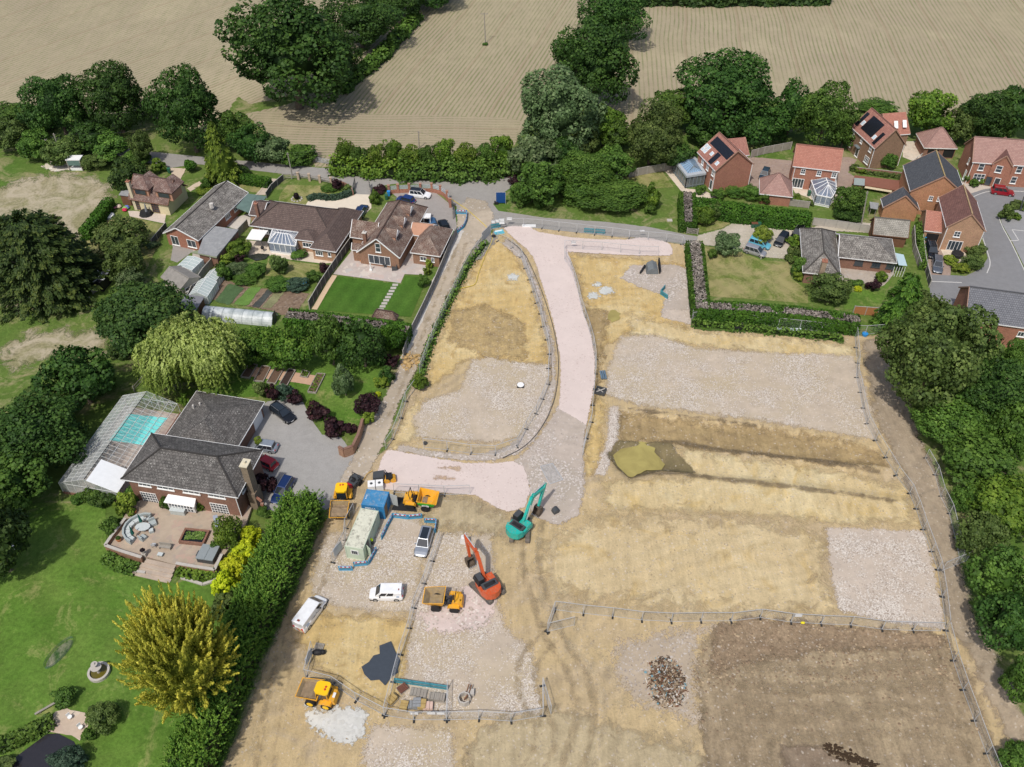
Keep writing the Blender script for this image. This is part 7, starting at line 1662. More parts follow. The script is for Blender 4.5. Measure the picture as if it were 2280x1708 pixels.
# ---- dumpers
def dumper(skip,body,label,green=False,cab=False,load=False,s=1.0,tubhi=False):
    a=G(*skip,1.4); b=G(*body,1.2); rz=math.atan2(a.y-b.y,a.x-b.x); d=(a-b).length; c=(a+b)/2
    t=thing('dumper',label,'dumper',(c.x,c.y,0),rz,'articulated site dumpers'); h=d/2; my=M_yel
    for x in (h-.15,-h+.1):
        for y in (-.95,.95): wheel(t,x,y,.6,.5,M_yel2 if cab else M_tyre)
    z0,z1=.95,2.15 if not tubhi else 2.3; lx0,lx1=h-1.25,h+1.45; w0,w1=.85,1.3
    o=MB(); fo=[(lx0+.3,-w0,z0),(lx1-.7,-w0,z0),(lx1-.7,w0,z0),(lx0+.3,w0,z0)]; to=[(lx0,-w1,z1),(lx1,-w1*.92,z1-.35),(lx1,w1*.92,z1-.35),(lx0,w1,z1)]
    ti=[(lx0+.09,-w1+.09,z1),(lx1-.1,-w1*.92+.08,z1-.35),(lx1-.1,w1*.92-.08,z1-.35),(lx0+.09,w1-.09,z1)]; fi=[(lx0+.38,-w0+.08,z0+.1),(lx1-.75,-w0+.08,z0+.1),(lx1-.75,w0-.08,z0+.1),(lx0+.38,w0-.08,z0+.1)]
    for i in range(4):
        j=(i+1)%4; o.face([fo[i],fo[j],to[j],to[i]]); o.face([to[i],to[j],ti[j],ti[i]])
    o.face(fo[::-1]); sk=o.build('skip',my,t,local=True)
    o=MB(); 
    for i in range(4): j=(i+1)%4; o.face([ti[i],ti[j],fi[j],fi[i]])
    o.face(fi); o.build('skip_lining',my if green else plain('worn skip steel',(.36,.27,.15),.6,.3,.2,var=.3,scale=1.3,dirt=((.22,.2,.2),.7)),t,local=True)
    ld=MB(); zl=z0+.55 if load else z0+.16; k_=.62 if load else .2; n=7
    x0,x1=lx0+.3,lx1-.45; y0=w0+.2
    if load or green:
        if green: x0,x1,y0=lx0+.5,lx0+1.2,.6
        G_=[[(x0+(x1-x0)*i/n,-y0+2*y0*j/n,zl+.18*float(fbm(np.array(i*1.3),np.array(j*1.7),2))+(.15 if load and 1<i<6 else 0)) for j in range(n+1)] for i in range(n+1)]
        for i in range(n):
            for j in range(n): ld.face([G_[i][j],G_[i+1][j],G_[i+1][j+1],G_[i][j+1]])
        ld.build('soil_load' if load else 'mud_patch',M_mud,t,local=True)
    if green:
        gm=plain('bright green panel',(.03,.4,.03),.5,.4)
        for y in (-1,1): MB().hexa([(lx0+.3,y*(w0+.03),z0-.15),(lx1-.6,y*(w0+.03),z0-.15),(lx1-.6,y*(w0+.0),z0-.15),(lx0+.3,y*(w0+.0),z0-.15),(lx0+.1,y*(w1-.06),z0+.75),(lx1-.25,y*(w1-.1),z0+.75),(lx1-.25,y*(w1-.2),z0+.75),(lx0+.1,y*(w1-.2),z0+.75)]).build('green_panel',gm,t,local=True)
        text('marlo',.42,M_txt,t,TM(((lx0+lx1)/2-.2,-1.13,z0+.28),R(70)))
    MB().box(-.5,.5,-.25,.25,.55,.95).bar((-h+.2,0,.7),(h,0,.7),.5,.3).build('chassis',M_dark,t,local=True)
    e=MB(); bx=-h-.95; e.prism([(bx,.75),(bx+.15,1.5),(bx+.5,1.62),(-h+.35,1.62),(-h+.5,1.1),(-h+.5,.7)],-.72,.72); eng=e.build('engine_bonnet',my,t,local=True)
    for y in (-1.22,.72): MB().prism([(-h-.6,1.0),(-h-.5,1.28),(-h+.75,1.28),(-h+.95,.95),(-h+.75,1.16),(-h-.45,1.16)],y,y+.5).build('mudguard',my,t,local=True)
    if cab:
        m=MB(); m.hexa([(-h-.2,-.72,1.3),(-h+1.25,-.72,1.3),(-h+1.25,.72,1.3),(-h-.2,.72,1.3),(-h-.1,-.66,2.6),(-h+1.2,-.66,2.6),(-h+1.2,.66,2.6),(-h-.1,.66,2.6)]); m.build('cab',Mcarglass,t,local=True)
        r=MB(); r.slab([(-h-.25,-.6),(-h+0,-.8),(-h+1.1,-.78),(-h+1.4,-.5),(-h+1.4,.5),(-h+1.1,.78),(-h,.8),(-h-.25,.6)],2.6,2.85); r.build('cab_roof',M_yel2,t,local=True)
        p=MB(); [p.bar((-h-.15+a*1.38,s*.72,1.3),(-h-.08+a*1.25,s*.68,2.6),.08) for a in (0,1) for s in (-1,1)]; p.build('cab_pillar',my,t,local=True)
        MB().cyl((-h+.2,.2,2.85),(-h+.2,.2,3.02),.1).cyl((-h+.2,-.15,2.85),(-h+.2,-.15,2.92),.12).build('beacon',M_red,t,local=True)
        MB().box(bx+.15,bx+.45,-.3,.3,1.6,1.635).build('white_label',M_sign,t,local=True)
    else:
        MB().box(-h+.35,-h+.75,-.35,.35,1.2,1.45).box(-h+.22,-h+.34,-.32,.32,1.4,1.85).build('seat',M_black,t,local=True)
        m=MB(); [m.bar((-h+.15,y,1.3),(-h-.05,y,2.75),.08) for y in (-.6,.6)]; m.bar((-h-.05,-.6,2.75),(-h-.05,.6,2.75),.08); m.build('roll_bar',M_black,t,local=True)
        MB().cyl((-h+1.15,0,1.5),(-h+1.2,0,1.55),.22,n=14).bar((-h+1.3,0,1.0),(-h+1.15,0,1.5),.06).box(-h+1.2,-h+1.5,-.4,.4,.9,1.35).build('steering_console',M_dark,t,local=True)
        MB().cyl((-h-.6,.35,1.6),(-h-.6,.35,1.95),.05).build('exhaust',M_black,t,local=True)
    return t
dumper((952,1111),(914,1109),'dumper with clean yellow skip and green lower panel on the black mat',green=True)
dumper((969,1331),(1015,1336),'open seated dumper with worn yellow skip below the orange excavator')
d3=dumper((693,1539),(733,1549),'dumper with yellow closed cab and skip of soil at the bottom of the site',cab=True,load=True)
d4=dumper((756,1138),(764,1095),'dumper with yellow closed cab and soil filled skip beside the hedge end',cab=True,load=True)
# ================================================================ poles, timber fences, walls, garden things, small site things
def one(mb,name,mat,label,cat,group=None,kind=None): return tag(mb.build(name,mat),label,cat,group,kind)
M_stone=plain('pale cast stone',(.45,.42,.38),.85,.2,var=.12); M_ter=plain('terracotta',(.45,.19,.09),.8,.2)
M_binb=plain('blue bin lid',(.03,.25,.6),.5,.4); M_bing=plain('green bin',(.03,.12,.07),.5,.4)
def pole(base,toppx,label,arm=False,mat=None,r=.14):
    b=G(*base); 
    h=6.0
    for _ in range(30):                           # height at which the top projects onto the measured row
        th=G(toppx[0],toppx[1],h); h+=((b.y-th.y)*-0.0+(th.y-b.y))/ (math.hypot(b.x,b.y)/(HCAM-h)) *.8
        h=min(max(h,2),12)
    t=thing('utility_pole',label,'pole',b,0,'utility poles'); MB().cyl((0,0,0),(th.x-b.x,0,h),r,r*.7,8).build('pole',mat or M_timber,t,local=True)
    a=MB(); x=th.x-b.x
    if arm: a.box(x-.9,x+.9,-.06,.06,h-.3,h-.18); [a.cyl((x+d,0,h-.18),(x+d,0,h+.05),.05) for d in (-.8,0,.8)]
    else: a.box(x-.25,x+.25,-.05,.05,h-.4,h-.3); a.cyl((x-.2,0,h-.3),(x-.2,0,h-.12),.04)
    a.build('cross_arm',M_timber,t,local=True); return Vector((th.x,b.y,h-.1))
pA=pole((1081,97),(1078,29),'tall pole with cross arm standing alone in the middle field',True)
pB=pole((933,330),(932,292),'dark pole rising behind the bright lane hedge')
pC=pole((651,392),(640,340),'leaning grey pole between lane and front garden fence')
pD=pole((499,300),(494,254),'short pole top rising from bushes behind the yellow green conifer')
pE=pole((142,360),(119,297),'leaning pale pole in the scrub left of the small shelter')
pF=pole((178,322),(170,293),'dark pole in the scrub behind the small shelter')
pG=pole((1917,505),(1932,426),'wooden pole by the pale fence behind the grey tiled garage')
pH=pole((2271,470),(2280,438),'street lamp column cut by the right edge',mat=M_dark)
w=MB()
def wire(a,b,sag=.8):
    for i in range(8):
        f=lambda s:a.lerp(b,s)-Vector((0,0,sag*4*s*(1-s))); w.bar(f(i/8),f((i+1)/8),.022)
wire(pD,pB,1.5); wire(pB,G(1200,340,8),1); wire(pE,pD,1.5); wire(pC,pB); wire(pC,G(560,450,5.5),.4)
one(w,'overhead_wires',M_dark,'thin overhead wires strung between the lane poles','wires')
def fence(pts,h,label,mat=None,spacing=2.0,name='timber_fence',rails=False,th=.05,piers=None,z=0,ztop=0):
    P=[G(p[0],p[1],ztop) for p in pts]
    for p in P: p.z=0
    o=P[0].copy(); t=thing(name,label,'fence',o); b=MB(); q=[]; c=MB()
    for A,B in zip(P,P[1:]):
        L=(B-A).length; n=max(1,round(L/spacing)); d=(B-A).normalized()
        for i in range(n+1): q.append(A+d*L*i/n)
        if rails:
            for zz in rails: b.bar(A+Vector((0,0,zz*h)),B+Vector((0,0,zz*h)),.05,.12)
        else: b.bar(A+Vector((0,0,h*.52)),B+Vector((0,0,h*.52)),th,h*.94); c.bar(A+Vector((0,0,h)),B+Vector((0,0,h)),.12,.05)
    b.build('rails' if rails else 'panels',mat or M_timber,t); pm=MB().box(-.065,.065,-.065,.065,0,h+.08).build('post',M_timber if mat is None else plain('pale fence post',(.36,.34,.31),.8,.2),t,local=True); done=[]
    for s in q:
        if any((s-k).length<.4 for k in done): continue
        c_=pm if not done else pm.copy(); done.append(s); c_.location=s-P[0]
        if c_ is not pm: col.objects.link(c_); c_.parent=t
    if c.v: c.build('capping',plain('pale fence capping',(.4,.375,.34),.8,.2),t)
    return t
M_dkf=plain('dark grey fence boards',(.09,.085,.085),.85,.2,var=.2); M_fen=plain('grey brown boards',(.3,.27,.235),.9,.2,var=.22,scale=1.2)
fence([(797,527),(770,565),(742,605),(716,645),(690,690)],1.9,'long dark boarded fence between the two middle gardens',M_dkf)
fence([(1017,524),(1006,548),(990,588),(968,640),(945,690),(918,745),(899,800)],1.9,'grey boarded fence along the dusty track beside the vivid lawn',plain('mid grey boards',(.22,.215,.215),.85,.2))
fence([(553,505),(520,540),(488,578),(455,615),(430,655),(415,690)],1.7,'brown boarded fence between the grey bungalow and the planted garden',M_fen)
fence([(340,546),(372,508)],1.3,'short black boarded fence by the cottage lawn',M_dkf)
fence([(594,442),(605,425),(632,402)],1.4,'slanting dark fence with climbing plants beside the front lawn',M_dkf)
fence([(632,400),(668,398),(692,402),(715,406),(740,411)],1.2,'open rail fence with pale stone piers along the lane',M_timber,rails=(.35,.65,.95))
t=thing('stone_piers','row of pale stone piers in the lane side rail fence','piers',G(690,402)); 
for i,p in enumerate(((665,400),(690,403),(713,407),(738,411))): q=G(*p); MB().box(q.x-.22,q.x+.22,q.y-.22,q.y+.22,0,1.6).box(q.x-.28,q.x+.28,q.y-.28,q.y+.28,1.6,1.7).build('pier',plain('sandy stone pier',(.45,.35,.26),.9,.2),t)
fence([(1671,352),(1700,344),(1760,333)],1.8,'pale boarded fence behind the brick paved yard',M_fen); fence([(1400,396),(1440,388),(1496,378)],1.8,'pale boarded fence left of the orangery',M_fen)
fence([(1808,502),(1860,508),(1912,516),(1936,520)],1.7,'pale concrete post fence behind the gravel drive',plain('pale boards',(.42,.39,.35),.9,.2)); fence([(2030,520),(2032,560),(2045,600)],1.8,'dark boarded fence right of the grey tiled garage',M_fen)
fence([(2050,540),(2056,590),(2068,640)],1.7,'dark narrow fence along the drive with two cars',M_dkf)
fence([(1752,458),(1800,464)],1.5,'low boarded fence behind the long clipped hedge',M_fen)
fence([(1898,700),(1952,704)],1.8,'orange brown fence panels below the bungalow garden',plain('orange timber',(.38,.17,.07),.8,.2))
fence([(1905,384),(1960,390),(2010,396)],1.2,'low brick garden wall behind the brown sheds',M_brick_brown,name='garden_wall',th=.2)
fence([(120,655),(150,660),(203,672)],1.0,'white post and rail fence under the dark conifer',M_timber,rails=(.5,.95)); fence([(207,655),(232,640)],1.0,'short pale wooden fence by the black shed',M_timber)
fence([(338,820),(320,850),(300,872)],1.1,'old post and rail fence left of the willow',M_timber,rails=(.4,.9)); fence([(2010,385),(2028,368),(2060,345)],1.1,'white railings in front of the double garage',M_white,rails=(.4,.95))
def gate(px0,px1,h,label,mat):
    a,b=G(*px0),G(*px1); t=thing('gate',label,'gate',a); m=MB()
    for k in range(5): z=.15+k*(h-.2)/4; m.bar(a+Vector((0,0,z)),b+Vector((0,0,z)),.05,.1)
    m.bar(a+Vector((0,0,.1)),b+Vector((0,0,h)),.05,.08); m.build('bars',mat,t); p=MB(); 
    for s in (a,b): p.bar(s,s+Vector((0,0,h+.15)),.16)
    p.build('posts',M_timber,t)
gate((1529,520),(1553,522),1.2,'five bar wooden gate at the foot of the short clipped hedge',M_timber); gate((703,361),(740,367),1.2,'metal field gate in the gap of the lane hedge',M_galv)
gate((786,432),(791,411),1.5,'dark drive gate leaf, left one',M_dark); gate((826,435),(823,416),1.5,'dark drive gate leaf, right one',M_dark); gate((1009,461),(1009,488),1.8,'dark open gate leaf at the right of the walled yard',M_dark)
# curved brick front wall with railings
t=thing('brick_wall','curved brick wall with piers and glazed railings round the forecourt','wall',G(930,432)); wp=chaikin([(867,432),(885,430),(915,429),(940,428),(963,428),(985,434),(998,446),(1003,462)],1,False); P=[G(*p) for p in wp]
m=MB(); r=MB()
for a,b in zip(P,P[1:]): m.bar(a+Vector((0,0,.4)),b+Vector((0,0,.4)),.24,.8); r.bar(a+Vector((0,0,1.75)),b+Vector((0,0,1.75)),.05); r.bar(a+Vector((0,0,.95)),b+Vector((0,0,.95)),.05); r.bar(a+Vector((0,0,1.35)),b+Vector((0,0,1.35)),.03)
m.build('low_wall',M_brick_red,t); r.build('railings',M_galv,t); gp2=NT('misty rail glass'); Mrg=gp2.out((.5,.55,.58),.2,.5,alpha=.45)
m=MB(); [m.bar(a+Vector((0,0,1.35)),b+Vector((0,0,1.35)),.015,.75) for a,b in zip(P,P[1:])]; m.build('glass_panels',Mrg,t)
for p in ((867,432),(887,430),(912,429),(937,428.5),(962,428),(981,433),(996,445),(1003,462)): q=G(*p); MB().box(q.x-.22,q.x+.22,q.y-.22,q.y+.22,0,2.0).box(q.x-.27,q.x+.27,q.y-.27,q.y+.27,2.0,2.1).build('pier',M_brick_red,t)
t=thing('brick_wall','curved low brick wall of the front garden by the lane','wall',G(780,420)); P=[G(*p) for p in chaikin([(745,411),(765,414),(782,424),(787,436)],2,False)]; m=MB(); [m.bar(a+Vector((0,0,.5)),b+Vector((0,0,.5)),.24,1.0) for a,b in zip(P,P[1:])]; m.build('wall',M_brick_brown,t)
t=thing('brick_wall','tall angled brick wall between the tarmac yard and the track','wall',G(790,1000)); P=[G(*p) for p in ((810,950),(800,985),(788,1010),(768,1018),(757,1012))]; m=MB(); [m.bar(a+Vector((0,0,.85)),b+Vector((0,0,.85)),.3,1.7) for a,b in zip(P,P[1:])]; m.build('wall',bricks('garden wall brick',(.33,.19,.12)),t); m=MB(); [m.bar(a+Vector((0,0,1.74)),b+Vector((0,0,1.74)),.4,.07) for a,b in zip(P,P[1:])]; m.build('coping',M_brick_brown,t)
# ---- raised terrace of the big house
Mter=gravelmat('terrace paving',(.40,.325,.25),((.46,.36,.27),(.33,.29,.24),(.43,.31,.25)),sc=1.6,amt=.9,big=.25,bstr=.15)
TZ=.55; tp=[G(*p,TZ) for p in ((300,1108),(238,1218),(305,1243),(330,1240),(392,1258),(410,1262),(478,1272),(500,1235),(548,1166),(560,1130),(540,1110))]
tag(MB().slab([(p.x,p.y) for p in tp],0,TZ).build('terrace',Mter),kind='structure')
def wallrun(pts,z0,z1,w_,label,mat,cap=True,name='terrace_wall'):
    P=[G(p[0],p[1],TZ) for p in pts]; t=thing(name,label,'wall',(P[0].x,P[0].y,0)); m=MB(); c=MB()
    for a,b in zip(P,P[1:]): a=a.copy();b=b.copy();a.z=b.z=(z0+z1)/2; m.bar(a,b,w_,z1-z0); a.z=b.z=z1+.03; c.bar(a,b,w_+.1,.07)
    m.build('wall',mat,t); c.build('coping',M_stone,t)
wallrun([(282,1160),(252,1198),(237,1220),(270,1232),(318,1247)],.05,1.15,.3,'low brick terrace wall left of the steps',M_brick_mix); wallrun([(394,1260),(440,1268),(480,1274),(496,1240)],.05,1.15,.3,'low brick terrace wall around the hot tub',M_brick_mix)
wallrun([(238,1236),(248,1254),(295,1268),(322,1272)],.0,.3,.25,'low stone edging of the left flower border',M_stone,name='stone_edging'); wallrun([(402,1283),(450,1298),(476,1290),(484,1268)],.0,.3,.25,'curved stone edging of the right flower border',M_stone,name='stone_edging')
A,B=G(326,1243,TZ),G(392,1258,TZ); d=(B-A).normalized(); n=Vector((d.y,-d.x,0)); st=MB()
for i in range(4): 
    z1=TZ-.12*(i+1)+.06; a=A+n*i*.62-d*.35*i; b=B+n*i*.62+d*.1*i; q=[a,b,b+n*.62,a+n*.62]; st.slab([(p.x,p.y) for p in q],0,z1)
tag(st.build('terrace_steps',gravelmat('worn stone steps',(.42,.34,.27),((.5,.42,.34),(.36,.3,.25),(.45,.38,.3)),sc=2,amt=.6,bstr=.1)),kind='structure')
def furn(name,label,px,rz,parts,cat=None,z=TZ,group=None):
    p=G(px[0],px[1],z); t=thing(name,label,cat or name.replace('_',' '),p,rz,group)
    for nm,mb,mt in parts: mb.build(nm,mt,t,local=True)
    return t
M_rat=plain('grey rattan',(.36,.4,.4),.8,.2,var=.1,scale=6); M_cush=plain('pale grey cushion',(.5,.54,.54),.9,.1,var=.06); M_pgreen=plain('dark green canvas',(.015,.1,.08),.8,.2)
so=MB(); sc=MB(); bk=MB()
for i in range(8):
    a,b=R(75+i*22),R(75+(i+1)*22); q=lambda r,t_:(r*math.cos(t_),r*math.sin(t_)); so.slab([q(1.5,a),q(2.2,a),q(2.2,b),q(1.5,b)],0,.4); sc.slab([q(1.52,a+.02),q(2.1,a+.02),q(2.1,b-.02),q(1.52,b-.02)],.403,.52); bk.slab([q(2.2,a),q(2.45,a),q(2.45,b),q(2.2,b)],0,.85)
furn('garden_sofa','curved grey rattan corner sofa on the terrace',(318,1182),R(0),[('frame',so,M_rat),('backrest',bk,M_rat),('cushions',sc,M_cush)])
furn('garden_table','grey oval table inside the curved rattan sofa',(321,1180),0,[('table_top',MB().slab([(1.0*math.cos(a/12*6.283),.7*math.sin(a/12*6.283)) for a in range(12)],.68,.74),M_cush),('pedestal',MB().cyl((0,0,0),(0,0,.68),.3),M_rat)])
furn('garden_chair','grey armchair facing the curved sofa from the right',(341,1167),R(-60),[('seat',MB().box(-.45,.45,-.45,.45,0,.42),M_rat),('backrest',MB().box(-.45,-.3,-.45,.45,.425,.85),M_rat)]); furn('garden_chair','small pale slatted chair behind the terrace table',(325,1161),R(-100),[('seat',MB().box(-.3,.3,-.3,.3,.35,.42),M_timber),('backrest',MB().box(-.32,-.26,-.3,.3,.425,.9),M_timber),('legs',MB().box(-.28,-.22,-.28,-.22,0,.35).box(.22,.28,-.28,-.22,0,.35).box(-.28,-.22,.22,.28,0,.35).box(.22,.28,.22,.28,0,.35),M_timber)])
furn('stool','small grey rattan stool by the terrace table',(338,1184),R(20),[('stool_base',MB().box(-.28,.28,-.28,.28,0,.36),M_rat),('cushion',MB().box(-.27,.27,-.27,.27,.365,.44),M_cush)]); furn('garden_chair','grey armchair at the lower end of the curved sofa',(319,1200),R(60),[('seat',MB().box(-.4,.4,-.4,.4,0,.42),M_rat),('backrest',MB().box(-.4,-.26,-.4,.4,.425,.85),M_rat)])
for px,l in (((318,1170),'closed dark green parasol through the oval table'),((300,1197),'closed dark green parasol leaning on the curved sofa')): furn('parasol',l,px,0,[('pole',MB().cyl((0,0,0),(0,0,2.5),.03),M_timber),('folded_canopy',MB().cyl((0,0,.9),(0,0,2.45),.22,.04,10),M_pgreen)])
furn('garden_chair','pale metal chair in the middle of the terrace',(344,1217),R(90),[('seat',MB().box(-.25,.25,-.25,.25,.4,.45),M_galv),('backrest',MB().box(-.28,-.24,-.25,.25,.455,.9),M_galv),('legs',MB().box(-.24,-.2,-.24,-.2,0,.4).box(.2,.24,-.24,-.2,0,.4).box(-.24,-.2,.2,.24,0,.4).box(.2,.24,.2,.24,0,.4),M_galv)])
furn('garden_bench','pale slatted bench above the terrace steps',(369,1221),R(-8),[('seat',MB().box(-.8,.8,-.25,.25,.4,.45),M_timber),('backrest',MB().box(-.8,.8,.2,.26,.455,.9),M_timber),('legs',MB().box(-.78,-.7,-.24,.24,0,.4).box(.7,.78,-.24,.24,0,.4),M_timber)])
furn('storage_box','pale grey rectangular box under the white bay window',(400,1140),R(-8),[('box_body',MB().box(-1.0,1.0,-.55,.55,0,.8),plain('pale grey cabinet',(.42,.45,.43),.6,.3)),('lid',MB().box(-1.05,1.05,-.6,.6,.803,.87),M_cush)])
furn('small_table','tiny blue grey side table at the top of the steps',(358,1237),R(-10),[('table_top',MB().box(-.35,.35,-.25,.25,.3,.36),M_cush),('legs',MB().box(-.3,-.25,-.2,.2,0,.3).box(.25,.3,-.2,.2,0,.3),M_rat)])
furn('hot_tub','square grey covered hot tub in the terrace corner',(466,1239),R(-10),[('tub_shell',MB().box(-1.1,1.1,-1.1,1.1,0,.8),M_dark),('cover',MB().box(-1.15,-.02,-1.15,1.15,.803,.95).box(.02,1.15,-1.15,1.15,.803,.95),plain('grey vinyl cover',(.25,.28,.29),.5,.4,var=.06)),('step',MB().box(-1.6,-1.15,-.4,.4,0,.4),M_dark)])
furn('sun_lounger','folding blue grey lounger by the right terrace edge',(483,1166),R(110),[('bed',MB().box(-.9,.3,-.3,.3,.32,.38).hexa([(.3,-.3,.32),(.9,-.3,.7),(.9,.3,.7),(.3,.3,.32),(.3,-.3,.38),(.88,-.3,.76),(.88,.3,.76),(.3,.3,.38)]),plain('blue grey textile',(.3,.34,.42),.8,.2)),('legs',MB().bar((-.7,-.3,0),(-.7,-.3,.32),.04).bar((-.7,.3,0),(-.7,.3,.32),.04).bar((.4,-.3,0),(.4,-.3,.32),.04).bar((.4,.3,0),(.4,.3,.32),.04),M_galv)])
p=G(434,1198,TZ); f=Fr((p.x,p.y),(1,-.12),(.12,1)); t=thing('lily_pond','raised brick pond filled with water lilies on the terrace','pond',(p.x,p.y,TZ)); m=MB(); m.box(-1.7,1.7,-1.15,-.9,TZ,TZ+.5,fr=f).box(-1.7,1.7,.9,1.15,TZ,TZ+.5,fr=f).box(-1.7,-1.45,-.9,.9,TZ,TZ+.5,fr=f).box(1.45,1.7,-.9,.9,TZ,TZ+.5,fr=f); t['_w']=(p.x,p.y,TZ); m.build('brick_rim',M_brick_brown,t); MB().box(-1.45,1.45,-.9,.9,TZ,TZ+.3,fr=f).build('water',plain('black pond water',(.01,.012,.012),.1,.6),t)
k=260; C=np.stack([rng.uniform(-1.2,1.25,k),rng.uniform(-.45,.8,k),rng.uniform(.32,.4,k)],1); me=leafmesh('lily_leaves',C,np.tile([0,0,1.],(k,1))+rng.normal(0,.15,(k,3)),.2,leafmat('lily leaves',(.06,.12,.02),(.14,.24,.04),(.3,.4,.12))); o=bpy.data.objects.new('lily_leaves',me); col.objects.link(o); o.parent=t
for px,l in (((300,1141),'clay plant pot at the left edge of the terrace'),((266,1204),'low wide clay pot by the left terrace wall')): furn('plant_pot',l,px,0,[('pot',MB().cyl((0,0,0),(0,0,.45),.25,.38,12),M_ter),('plant',MB().ball((0,0,.6),.35,8,(1,1,.7)),LM['bright'])])
furn('stone_urn','stone urn with purple flowers at the left of the steps',(322,1236),0,[('urn',MB().box(-.28,.28,-.28,.28,0,.5).cyl((0,0,.5),(0,0,1.0),.15,.35,12),M_stone),('flowers',MB().ball((0,0,1.1),.35,8,(1,1,.6)),LM['purple'])],z=.6)
# ---- lawn things
p=G(222,1499); t=thing('fountain','round tiered stone fountain on the big lawn','fountain',p); m=MB()
for k in range(28):
    a,b=k/28*6.283,(k+1)/28*6.283
    q=[(1.25*math.cos(a),1.25*math.sin(a)),(1.25*math.cos(b),1.25*math.sin(b)),(.98*math.cos(b),.98*math.sin(b)),(.98*math.cos(a),.98*math.sin(a))]; m.slab(q,0,.5)
m.build('basin',M_stone,t,local=True); MB().cyl((0,0,0),(0,0,.3),.99,n=28).build('water',plain('green fountain water',(.12,.1,.015),.1,.6),t,local=True)
MB().cyl((0,0,.3),(0,0,1.2),.2,.14,14).cyl((0,0,1.2),(0,0,1.4),.2,.62,18).cyl((0,0,1.4),(0,0,1.45),.62,.62,18).cyl((0,0,1.45),(0,0,1.9),.1,.08).cyl((0,0,1.9),(0,0,2.1),.12,.38,16).ball((0,0,2.15),.14).build('tiers',M_stone,t,local=True)
p=G(133,1455); t=thing('netted_bed','oval planting bed ringed by fine green netting on the lawn','bed',p); gn=NT('green netting'); Mn=gn.out((.12,.22,.18),.6,.2,alpha=.45); m=MB(); oval=[(1.0*math.cos(a)+.65*math.sin(a),2.0*math.sin(a)+.3*math.cos(a)) for a in [k/20*6.283 for k in range(20)]]
for a,b in zip(oval,oval[1:]+oval[:1]): m.face([(a[0],a[1],0),(b[0],b[1],0),(b[0],b[1],.5),(a[0],a[1],.5)])
m.build('netting',Mn,t,local=True); MB().slab([(x*.9,y*.9) for x,y in oval],0,.05).build('planting',grassmat('long grass bed',(.03,.08,.02),(.05,.1,.03),(.3,.28,.2),big=.6,dry=.5),t,local=True)
furn('garden_table','round white table on the dark edge of the lawn',(28,1226),0,[('table_top',MB().cyl((0,0,.7),(0,0,.75),.55,n=20),M_white),('legs',MB().bar((0,0,.7),(.35,.1,0),.04).bar((0,0,.7),(-.3,.2,0),.04).bar((0,0,.7),(0,-.35,0),.04),M_white)],z=0)
for i,(px,l) in enumerate((((158,1600),'white chair on the stone terrace by the dark pond, upper one'),((182,1623),'white chair on the stone terrace by the dark pond, near the shrub'))): furn('garden_chair',l,px,R(-40),[('seat',MB().cyl((0,0,.4),(0,0,.45),.25,n=14),M_white),('backrest',MB().box(-.26,-.22,-.22,.22,.455,.9),M_white),('legs',MB().bar((.15,.15,0),(.15,.15,.4),.04).bar((-.15,.15,0),(-.15,.15,.4),.04).bar((.15,-.15,0),(.15,-.15,.4),.04).bar((-.15,-.15,0),(-.15,-.15,.4),.04),M_white)],z=.03)
furn('log_bench','weathered plank bench on the lawn beside the small shrub',(112,1575),R(38),[('plank',MB().box(-1.6,1.6,-.12,.12,.3,.38),M_timber),('supports',MB().box(-1.2,-1.0,-.1,.1,0,.3).box(1.0,1.2,-.1,.1,0,.3),M_timber)],z=0)
furn('rotary_dryer','white rotary clothes dryer between willow and grey roof',(391,870),0,[('pole',MB().cyl((0,0,0),(0,0,1.7),.03),M_galv),('arms',MB().bar((-.9,-.9,1.75),(.9,.9,1.75),.04).bar((-.9,.9,1.75),(.9,-.9,1.75),.04).bar((-.9,-.9,1.75),(-.9,.9,1.75),.025).bar((.9,-.9,1.75),(.9,.9,1.75),.025).bar((-.9,.9,1.75),(.9,.9,1.75),.025).bar((-.9,-.9,1.75),(.9,-.9,1.75),.025),M_white)],z=0)
